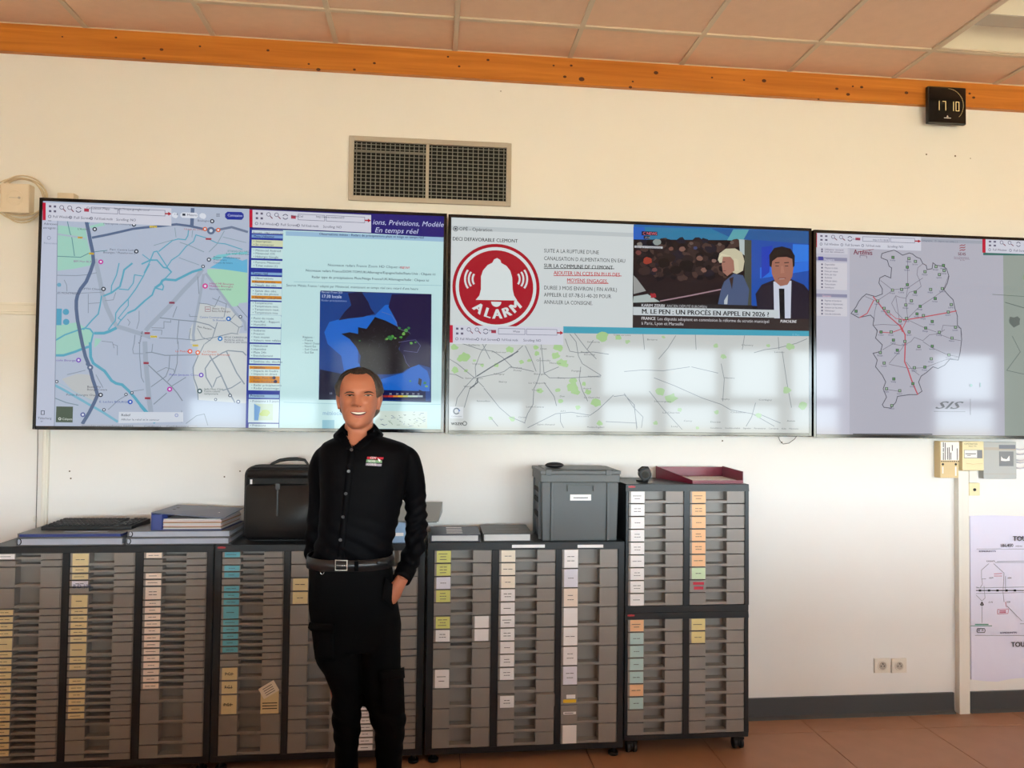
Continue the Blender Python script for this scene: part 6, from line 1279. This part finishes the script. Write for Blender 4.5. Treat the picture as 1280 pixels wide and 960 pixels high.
leg([(770, 448, 500, 0.112, 0.0), (800, 452, 500.5, 0.104, 0.0), (830, 453, 501, 0.096, -0.002), (858, 454, 503, 0.088, -0.004), (880, 457, 505, 0.082, -0.004), (895, 463, 507, 0.078, -0.002), (915, 468, 506, 0.072, 0.002), (935, 469, 504, 0.067, 0.006), (955, 470, 501.5, 0.064, 0.01), (990, 469, 503, 0.062, 0.012), (1026, 467, 506, 0.064, 0.012)])
def pant_fold(c):
    k = at(433, 890, YP).z
    return 0.004*noise.noise(Vector((c.x*9, c.y*9, c.z*14)))+0.003*math.exp(-((c.z-k)/0.14)**2)*math.sin(c.z*110+c.x*60+2*noise.noise(c*8))
pants, Tpa = fuse(mb, 'trousers', twill, man, 0.008, 4, pant_fold)
# patches draped on a surface: rows of photo points, raised by given heights
def drape(tree, rows, name, mat, parent, h=0.002, back=True, hmap=None, fallback=YP-0.1):
    V, ok = [], []
    for i, r_ in enumerate(rows):
        for j, (x, y) in enumerate(r_):
            p, n_ = hit(tree, x, y)
            if p is None: p, n_ = at(x, y, fallback), Vector((0, -1, 0))
            n_ = n_ if n_.dot(CAM-p) > 0 else -n_
            hh = hmap(i, j) if hmap else h
            V.append(p+n_*hh)
    m = len(rows[0]); k = len(rows); B = [v+(v-CAM).normalized()*(0.004+ (hmap(i//m, i % m) if hmap else h)) for i, v in enumerate(V)]
    F = [(i*m+j, i*m+j+1, (i+1)*m+j+1, (i+1)*m+j) for i in range(k-1) for j in range(m-1)]
    N = len(V); G = [tuple(N+q for q in f[::-1]) for f in F]
    edge = [i for i in range(m)]+[i*m+m-1 for i in range(1, k)]+[(k-1)*m+j for j in range(m-2, -1, -1)]+[i*m for i in range(k-2, 0, -1)]
    S_ = [(edge[i], edge[(i+1) % len(edge)], N+edge[(i+1) % len(edge)], N+edge[i]) for i in range(len(edge))]
    m2 = MB(); m2.add(V+B, F+G, 0, True); m2.add(V+B, S_, 0, False)
    return m2.build(name, mat, parent)
def grid(tl0, tr0, br0, bl0, nx, ny):
    return [[(tl0[0]+(tr0[0]-tl0[0])*u+(bl0[0]-tl0[0])*v+(br0[0]-tr0[0]-bl0[0]+tl0[0])*u*v, tl0[1]+(tr0[1]-tl0[1])*u+(bl0[1]-tl0[1])*v+(br0[1]-tr0[1]-bl0[1]+tl0[1])*u*v) for u in [i/nx for i in range(nx+1)]] for v in [j/ny for j in range(ny+1)]]
drape(Tpa, grid((392, 782), (420, 783), (419, 825), (397, 823), 6, 6), 'cargo_pocket', twill, pants, 0.010)
drape(Tpa, grid((391, 776), (421, 777), (421, 789), (389, 787), 6, 3), 'pocket_flap', twill, pants, 0.014)
drape(Tpa, grid((476, 842), (501, 840), (503, 890), (478, 892), 6, 6), 'cargo_pocket', twill, pants, 0.010)
drape(Tpa, grid((475, 836), (500.5, 834), (501.5, 847), (475, 849), 6, 3), 'pocket_flap', twill, pants, 0.014)
# pocket with the hand inside: a bulge whose slanted upper edge stands open
nr = 7
rows = [[(479+(493.5-479)*u+(-3)*v, 722+(745-722)*u+(26)*v*(1-0.35*u)) for u in [i/6 for i in range(7)]] for v in [j/nr for j in range(nr+1)]]
drape(Tpa, rows, 'hand_pocket', twill, pants, hmap=lambda i, j: 0.022*(1-(i/nr)**2)*(0.5+0.5*math.sin(math.pi*j/6))+0.002)
# belt, buckle, loops, key ring
bl = node_mat('belt_leather', (26, 25, 26), 0.32, 0.1, 30); bmb = MB()
R0 = [level(y, a, b, d, dy, grow=g, e=2.4) for y, a, b, d, dy, g in ((691.5, 388.5, 489.5, 0.116, -0.006, 0.006), (691.5, 388, 490, 0.118, -0.006, 0.009), (705, 387, 491, 0.120, -0.006, 0.009), (705, 387.5, 490.5, 0.118, -0.006, 0.005))]
bmb.loft(R0, cap=False); belt = bmb.build('belt', bl, man)
bt = BVHTree.FromPolygons([Vector(v) for v in bmb.v], bmb.f)
def bar(x0, y0, x1, y1, h, w, name, mat, parent):
    a, b = hit(bt, x0, y0)[0], hit(bt, x1, y1)[0]
    if a is None or b is None: return
    o_ = Vector((0, -h, 0)); MB().tube([a+o_, b+o_], w, 8).build(name, mat, parent)
bk = MB(); P = []
for (x, y) in ((419.5, 700.3), (434, 700.8), (434, 713), (419.5, 713)):
    h_ = hit(bt, x, max(703, min(710, y)))[0]; q = h_+Vector((0, -0.006, 0)); q.z = at(x, y, q.y).z; P.append(q)
bk.tube(P, 0.0024, 8, closed=True); bk.build('buckle', node_mat('brushed_buckle', (190, 186, 180), 0.4, 0.03, metal=0.6), belt)
pr_ = MB(); pr_.tube([P[3].lerp(P[0], 0.5), P[2].lerp(P[1], 0.5)+Vector((0, -0.002, 0))], 0.0016, 6); pr_.build('prong', M['steel'], belt)
drape(bt, grid((443, 700.4), (448, 700.4), (448, 713.6), (443, 713.6), 2, 3), 'belt_loop', twill, belt, 0.004)
drape(bt, grid((470, 701.5), (485, 700.0), (486, 706), (470, 705), 3, 3), 'belt_tip', bl, belt, 0.005)
q = hit(Tpa, 403.5, 712)[0] or at(403.5, 712, YP-0.1)
kr = MB(); kr.tube([(q.x+0.0065*math.cos(t), q.y-0.012, q.z-0.004+0.010*math.sin(t)) for t in [math.pi*(1.05+k*0.13) for k in range(8)]], 0.0011, 6); kr.build('key_ring', M['steel'], belt)
# --- body: head, neck, torso, arms with hands, legs as one skin
zc_, zt_ = at(449, 535.5, YP-0.05).z, at(449, 462.5, YP-0.02).z; HH = zt_-zc_; hx = at(449.2, 500, YP).x; hy = YP-0.018
HS = [(0.0, .018, .082, .00), (0.03, .031, .090, .02), (0.08, .043, .094, .035), (0.16, .053, .093, .05), (0.26, .060, .090, .066), (0.38, .0655, .087, .084), (0.50, .0685, .086, .096), (0.60, .0700, .088, .101), (0.70, .0705, .088, .102), (0.80, .0675, .081, .098), (0.88, .059, .066, .086), (0.95, .041, .043, .062), (0.985, .022, .022, .034), (1.0, .008, .008, .012)]
def hs(t):
    for (a, b) in zip(HS, HS[1:]):
        if t <= b[0]:
            k = (t-a[0])/(b[0]-a[0]); return [a[i]+(b[i]-a[i])*k for i in (1, 2, 3)]
    return HS[-1][1:]
def G(x, c, s): return math.exp(-((x-c)/s)**2)
def head_pt(a, t, off=0.0):
    """a = angle from the face round to the back, t = height from chin to crown"""
    w, f, b = hs(t); w += off; f += off; b += off
    sx, cx = math.sin(a), math.cos(a); e = 2.25
    x = w*math.copysign(abs(sx)**(2/e), sx); y = (f if cx > 0 else b)*math.copysign(abs(cx)**(2/e), cx)
    if cx > 0 and off < 0.004:
        k = cx**0.5; ax = abs(x)
        y += k*(0.0045*G(ax, .028, .020)*G(t, .645, .040) + 0.003*G(ax, 0, .016)*G(t, .63, .05))            # brow
        y -= k*(0.0125*G(ax, .031, .016)*G(t, .560, .045))                                                  # sockets
        nb = max(0, min(1, (0.625-t)/0.215)) if t > 0.40 else max(0, 1-(0.40-t)/0.035)
        y += k*(0.027*nb**1.1*math.exp(-(x/(0.0085+0.0045*nb))**2))                                         # nose
        y += k*0.0085*G(ax, .0140, .0060)*G(t, .405, .022)                                                  # wings
        y += k*0.0105*G(ax, .042, .015)*G(t, .435, .065)                                                     # cheeks
        y -= k*0.0055*G(ax, .030+0.10*max(0, .40-t), .005)*G(t, .33, .07)                                # smile folds
        y += k*0.0050*G(x, 0, .030)*G(t, .275, .07)                                                         # muzzle
        y -= k*0.0035*G(x, 0, .022)*G(t, .165, .022)                                                        # under lip
        y += k*0.0050*G(x, 0, .020)*G(t, .075, .06)                                                         # chin
    return Vector((hx+x, hy-y, zc_+t*HH))
mb = MB(); NA = 72
lv = [i/48 for i in range(49)]
mb.loft([[head_pt(2*math.pi*k/NA, t) for k in range(NA)] for t in lv])
for s in (-1, 1):        # ears
    ex = hx+s*0.0745; ez = zc_+0.46*HH
    mb.ball((ex, hy+0.012, ez+0.006), 0.0085, 0.017, 0.031, 14, 10); mb.ball((ex+s*0.006, hy+0.018, ez+0.014), 0.0055, 0.013, 0.021, 12, 8); mb.ball((ex-s*0.002, hy+0.006, ez-0.022), 0.006, 0.009, 0.010, 10, 8)
nk = [at(449, y, YP) for y in (512, 528, 540, 552)]
mb.loft([hring(hx, YP+0.014, nk[0].z, 0.050, 0.056), hring(hx, YP+0.012, nk[1].z, 0.051, 0.058), hring(hx, YP+0.008, nk[2].z, 0.054, 0.062), hring(hx, YP, nk[3].z, 0.075, 0.072)])
mb.loft([level(y, a, b, d-0.010, dy, grow=-0.010 if y > 552 else -0.004) for y, a, b, d, dy in tl_[2:]])
mb.loft([level(y, a+4, b-4, d-0.014, dy) for y, a, b, d, dy in pl])
def hand(wrist, d, side, up, curl):
    d, side, up = Vector(d).normalized(), Vector(side).normalized(), Vector(up).normalized()
    mb.tube([wrist-d*0.02, wrist+d*0.01, wrist+d*0.05, wrist+d*0.085], [0.022, 0.024, 0.030, 0.026], 12)
    for i, (o_, ln) in enumerate(((-0.030, 0.070), (-0.010, 0.080), (0.010, 0.076), (0.028, 0.060))):
        b = wrist+d*0.088+side*o_; P = [b-d*0.02, b]; v = d.copy()
        for s_ in range(3):
            v = (v+up*curl).normalized(); P.append(P[-1]+v*ln*(0.45, 0.32, 0.23)[s_])
        mb.tube(P, [0.0095, 0.0095, 0.009, 0.0085, 0.0070], 8)
    t0 = wrist+d*0.025-side*0.022; mb.tube([t0, t0+(d-side*0.8).normalized()*0.035, t0+(d*1.2-side*0.6+up*0.3).normalized()*0.062], [0.012, 0.0105, 0.008], 8)
for sp, hd in ((armL, 1), (armR, 0)):
    Q, q = limb(sp, grow=-0.012); mb.tube(Q, q, 14)
    w_ = Q[-1]; d_ = (Q[-1]-Q[-4]).normalized()
    if hd:
        wv = at(500.5, 727, YP-0.078)
        mb.tube([Q[-1], wv], [0.024, 0.023], 12); hand(wv, at(486.5, 750, YP-0.062)-wv, (0.55, 0.15, 0.5), (-0.2, 0.5, -0.3), 0.30)
    else: hand(w_, (0.7, 0.05, -0.5), (0, 0.2, 1), (0, 1, 0), 0.25)
for a_, b_ in ((0, 0), (1, 1)):
    sp = [(421, 780, 24, 0), (428, 850, 16, 0), (433, 905, 14, -0.005), (433, 960, 11.5, 0.005), (433, 1030, 9, 0.01)] if a_ == 0 else [(474, 780, 22, 0), (479, 850, 19, 0), (486, 905, 16, 0), (486, 960, 12, 0.008), (486, 1030, 9, 0.012)]
    Q, q = limb(sp); mb.tube(Q, q, 14)
    e_ = Q[-1]; mb.tube([e_, Vector((e_.x, e_.y-0.03, 0.05)), Vector((e_.x, e_.y-0.14, 0.035))], [0.03, 0.035, 0.028], 12)
body, Tbo = fuse(mb, 'body', skin, man, 0.0034, 2)
# shoes
for (sx_, dy_) in ((433, 0.01), (486, 0.012)):
    c = at(sx_, 1030, YP+dy_); m_ = MB()
    prof = [(0.095, 0.030, 0.055), (0.075, 0.038, 0.085), (0.03, 0.042, 0.10), (-0.03, 0.044, 0.085), (-0.09, 0.050, 0.062), (-0.15, 0.050, 0.050), (-0.185, 0.036, 0.038), (-0.20, 0.014, 0.022)]
    m_.loft([[(c.x+w*math.cos(t), c.y+y, 0.012+max(-0.004, h*math.sin(t)*1.0)) for t in [math.pi*k/10 for k in range(11)]]+[(c.x-w*0.9, c.y+y, 0.002), (c.x+w*0.9, c.y+y, 0.002)] for y, w, h in prof])
    sh_ = m_.build('shoe', M['black'], man); m_ = MB(); m_.prism([(c.x+w*1.03*s_, c.y+y, 0.0) for s_, L_ in ((1, prof), (-1, prof[::-1])) for y, w, h in L_], (0, 0, 0.014)); m_.build('sole', M['dark'], sh_)
# --- face details
fz = (400, 450, 8.73)
def F(x, y): return (fz[0]+x/fz[2], fz[1]+y/fz[2])
hd = node_mat('hair_dark', (44, 36, 32), 0.55, 0.35, 160, stretch=(1, 1, 0.25)); hg = node_mat('hair_grey', (92, 82, 76), 0.6, 0.35, 200, stretch=(1, 1, 0.25))
lipm = node_mat('lip', (172, 92, 80), 0.4, 0.05); teeth = node_mat('teeth', (232, 222, 208), 0.3, 0.02); mouthd = node_mat('mouth_dark', (70, 28, 24), 0.6, 0.1); eyew = node_mat('eye_white', (196, 178, 166), 0.3, 0.03); iris = node_mat('iris', (46, 32, 26), 0.25, 0.1); lash = node_mat('lash', (48, 32, 26), 0.6, 0.1)
def strip(top, bot, name, mat, h, n=4):
    rows = [[(F(*a)[0]+(F(*b)[0]-F(*a)[0])*v, F(*a)[1]+(F(*b)[1]-F(*a)[1])*v) for a, b in zip(top, bot)] for v in [j/n for j in range(n+1)]]
    return drape(Tbo, rows, name, mat, body, h)
strip([(332, 566), (360, 562), (392, 560), (420, 564), (448, 560), (478, 562), (506, 566)], [(334, 572), (362, 600), (392, 616), (420, 620), (448, 616), (478, 600), (504, 572)], 'mouth', mouthd, 0.0006)
strip([(340, 569), (366, 570), (394, 572), (420, 574), (446, 572), (472, 570), (498, 569)], [(344, 572), (368, 582), (394, 589), (420, 591), (446, 589), (472, 582), (494, 572)], 'teeth', teeth, 0.0016)
strip([(330, 565), (360, 557), (394, 553), (420, 559), (446, 553), (478, 557), (508, 565)], [(332, 568), (362, 567), (394, 568), (420, 571), (446, 568), (478, 567), (506, 568)], 'lip_upper', lipm, 0.0022, 3)
strip([(334, 572), (362, 594), (392, 603), (420, 606), (448, 603), (478, 594), (504, 572)], [(332, 574), (360, 608), (392, 626), (420, 631), (448, 626), (480, 608), (506, 574)], 'lip_lower', lipm, 0.0028, 4)
for s, c in ((-1, 328), (1, 524)):
    ww = 44
    strip([(c-ww, 389), (c-ww*0.5, 383), (c, 381), (c+ww*0.5, 383), (c+ww, 389)], [(c-ww, 391), (c-ww*0.5, 394), (c, 395), (c+ww*0.5, 394), (c+ww, 391)], 'eye', eyew, 0.0012)
    strip([(c-15, 382), (c-7, 381), (c, 380.5), (c+7, 381), (c+15, 382)], [(c-15, 395), (c-7, 396), (c, 396.5), (c+7, 396), (c+15, 395)], 'iris', iris, 0.0018)
    strip([(c-ww-6, 386), (c-ww*0.5, 373), (c, 370), (c+ww*0.5, 373), (c+ww+6, 388)], [(c-ww-4, 392), (c-ww*0.5, 385), (c, 383), (c+ww*0.5, 385), (c+ww+4, 393)], 'eyelid', lash, 0.0026, 2)
    bw = [(c-s*48, 352), (c-s*25, 343), (c, 338), (c+s*30, 342), (c+s*62, 362)]
    bw = bw if s > 0 else bw[::-1]
    strip([(x, y) for x, y in bw], [(x, y+(13 if 0 < k < 4 else 5)) for k, (x, y) in enumerate(bw)], 'eyebrow', hd, 0.0024, 2)
for s in (-1, 1):
    strip([(424+s*18-7, 506), (424+s*18, 503), (424+s*18+7, 506)], [(424+s*18-6, 510), (424+s*18, 512), (424+s*18+6, 510)], 'nostril', mouthd, 0.0004, 2)
# hair: a thick shell that leaves the face free
def hairline(a):
    a = abs(math.degrees(a)); T = [(0, .895), (22, .90), (40, .915), (52, .86), (60, .72), (67, .58), (73, .50), (82, .50), (90, .58), (104, .52), (116, .22), (140, .10), (180, .06)]
    for (p, q) in zip(T, T[1:]):
        if a <= q[0]: return p[1]+(q[1]-p[1])*(a-p[0])/(q[0]-p[0])
    return T[-1][1]
def hair_shell(name, mat, sel, seed):
    NA2, NT = 120, 64; V = {}; vs, fs = [], []
    def vert(i, j):
        key = (i % NA2, j)
        if key in V: return V[key]
        a = -math.pi+2*math.pi*i/NA2; t = 0.04+0.96*j/NT; d = t-hairline(a); m = max(0.0, min(1.0, d/0.07)); m = m*m*(3-2*m)
        ad = abs(math.degrees(a)); th = 0.005+0.006*(1-G(ad, 60, 30))+0.009*G(ad, 85, 28)*G(t, .66, .15)+0.012*G(ad, 125, 35)*G(t, .22, .2)
        p = head_pt(a, t); o_ = head_pt(a, t, 0.02)-head_pt(a, t, 0.0); o_ = (p-Vector((hx, hy+0.005, zc_+0.55*HH))).normalized() if t > .82 else Vector((o_.x, o_.y, 0)).normalized()
        nz = noise.noise(Vector((math.sin(a)*9, math.cos(a)*9, t*7+seed)))*0.0045+noise.noise(Vector((math.sin(a)*30, math.cos(a)*30, t*9)))*0.0025
        q = p+o_*(m*(th+nz)-0.003*(1-m)); V[key] = len(vs); vs.append(q); return V[key]
    for i in range(NA2):
        for j in range(NT):
            a = -math.pi+2*math.pi*(i+0.5)/NA2; t = 0.04+0.96*(j+0.5)/NT
            if t > hairline(a)-0.015 and sel(abs(math.degrees(a)), t): fs.append((vert(i, j), vert(i+1, j), vert(i+1, j+1), vert(i, j+1)))
    m_ = MB(); m_.add(vs, fs, 0, True); return m_.build(name, mat, man, fix=False)
side = lambda a, t: 45 < a and t < .80
hm = bpy.data.materials.new('greying_hair'); hm.use_nodes = True; nt = hm.node_tree; b = nt.nodes['Principled BSDF']; b.inputs['Roughness'].default_value = 0.6
tc = nt.nodes.new('ShaderNodeTexCoord'); sp_ = nt.nodes.new('ShaderNodeSeparateXYZ'); nt.links.new(tc.outputs['Object'], sp_.inputs[0])
mr = nt.nodes.new('ShaderNodeMapRange'); mr.inputs[1].default_value = zc_+0.50*HH; mr.inputs[2].default_value = zc_+0.88*HH; nt.links.new(sp_.outputs[2], mr.inputs[0])
mp = nt.nodes.new('ShaderNodeMapping'); mp.inputs['Scale'].default_value = (1, 1, 0.2); nt.links.new(tc.outputs['Object'], mp.inputs[0])
nz = nt.nodes.new('ShaderNodeTexNoise'); nz.inputs['Scale'].default_value = 220; nt.links.new(mp.outputs[0], nz.inputs['Vector'])
ad = nt.nodes.new('ShaderNodeMath'); ad.operation = 'MULTIPLY_ADD'; ad.inputs[1].default_value = 1.1; ad.inputs[2].default_value = -0.55; nt.links.new(nz.outputs['Fac'], ad.inputs[0])
a2 = nt.nodes.new('ShaderNodeMath'); a2.operation = 'ADD'; a2.use_clamp = True; nt.links.new(ad.outputs[0], a2.inputs[0]); nt.links.new(mr.outputs[0], a2.inputs[1])
mx = nt.nodes.new('ShaderNodeMix'); mx.data_type = 'RGBA'; mx.inputs[6].default_value = (*lin((88, 76, 68)), 1); mx.inputs[7].default_value = (*lin((30, 23, 20)), 1); nt.links.new(a2.outputs[0], mx.inputs[0]); nt.links.new(mx.outputs[2], b.inputs['Base Color'])
hair_shell('hair', hm, lambda a, t: True, 1)
# --- collar, placket, buttons, emblem
m_ = MB(); n = 40; rows = []
vx, vz = at(441, 556, YP-0.1).x, at(441, 556, YP-0.1).z
for k in range(n+1):
    a = R(-146+292*k/n); fr = max(0, (abs(math.degrees(a))-60)/86); s_ = math.sin(a); c_ = math.cos(a)   # a = 0 at the nape
    zt = nk[1].z-0.006-0.028*fr**2; r_ = 0.058+0.010*fr
    top = Vector((hx+s_*r_*0.95, YP+0.010+c_*(r_+0.010), zt)); inn = Vector((hx+s_*(r_-0.004)*0.95, YP+0.010+c_*(r_+0.004), zt-0.035))
    low = Vector((hx+s_*(r_+0.022+0.012*fr), YP+0.008+c_*(r_+0.030+0.006*fr), zt-0.036-0.022*max(0, fr-0.45)))
    rows.append((inn, top, low))
vs = [p for r_ in rows for p in r_]; fs = []
for k in range(n): fs += [(3*k, 3*k+1, 3*k+4, 3*k+3), (3*k+1, 3*k+2, 3*k+5, 3*k+4)]
m_.add(vs, fs, 0, True); co_ = m_.build('collar', cloth, shirt, fix=False); sm = co_.modifiers.new('thick', 'SOLIDIFY'); sm.thickness = 0.003
for nm, e0, e1, o0_, o1_ in (('l', (430, 538), (440.5, 560.5), (-9, 6), (-8, 3)), ('r', (468.5, 536.5), (440.5, 560), (8, 6), (9, 5))):
    rows = []
    for i in range(9):
        v = i/8; x, y = e0[0]+(e1[0]-e0[0])*v, e0[1]+(e1[1]-e0[1])*v; ox, oy = o0_[0]+(o1_[0]-o0_[0])*v, o0_[1]+(o1_[1]-o0_[1])*v
        rows.append([(x+ox*u, y+oy*u) for u in (0, 0.33, 0.66, 1)])
    drape(Tsh, rows, 'collar_flap', cloth, shirt, 0.004, fallback=YP-0.07)
drape(Tsh, [[(439.5+(424.5-439.5)*v-4, 560+(700-560)*v), (439.5+(424.5-439.5)*v+5, 560+(700-560)*v)] for v in [i/16 for i in range(17)]], 'placket', cloth, shirt, 0.0012)
but = node_mat('button_grey', (70, 68, 70), 0.3, 0.05)
for (x, y) in ((439.5, 562.5), (436, 589), (432.5, 617), (429, 646), (425.5, 675)):
    p, n_ = hit(Tsh, x, y); n_ = n_ if n_.dot(CAM-p) > 0 else -n_
    MB().cyl(p+n_*0.0012, p+n_*0.0042, 0.0056, 14).build('button', but, shirt)
zl = (440, 560, 21.33)
def Z(x, y): return (zl[0]+x/zl[2], zl[1]+y/zl[2])
def band(tl0, tr0, br0, bl0, name, mat): return drape(Tsh, grid(Z(*tl0), Z(*tr0), Z(*br0), Z(*bl0), 6, 2), name, mat, shirt, 0.0016)
em = band((405, 232), (845, 250), (830, 308), (395, 296), 'emblem_band', node_mat('emblem_red', (176, 24, 48), 0.7, 0.04))
band((385, 308), (800, 330), (795, 402), (375, 385), 'emblem_band', node_mat('emblem_green', (124, 166, 124), 0.7, 0.04)); band((375, 402), (795, 428), (780, 490), (360, 468), 'emblem_band', node_mat('emblem_grey', (170, 160, 178), 0.7, 0.04))
drape(Tsh, grid(Z(680, 270), Z(760, 325), Z(740, 375), Z(700, 335), 3, 3), 'emblem_star', CM['w'], shirt, 0.0026)
for (x0_, y0_, tx, wd) in ((480, 296, 'CDV', 7), (420, 380, 'SDIS', 8.5), (410, 462, 'CODIS', 10)):
    p, n_ = hit(Tsh, *Z(x0_, y0_)); n_ = n_ if n_.dot(CAM-p) > 0 else -n_; m_ = MB()
    ux = Vector((1, 0, 0))-n_*n_.x; ux.normalize(); uz = n_.cross(ux)*-1; uz = uz if uz.z > 0 else -uz
    letters(m_, tx, p+n_*0.0036, 0.011, fit=wd*KP, bold=0.03, ux=ux, uz=uz); m_.build('emblem_lettering', CM['w'], shirt)
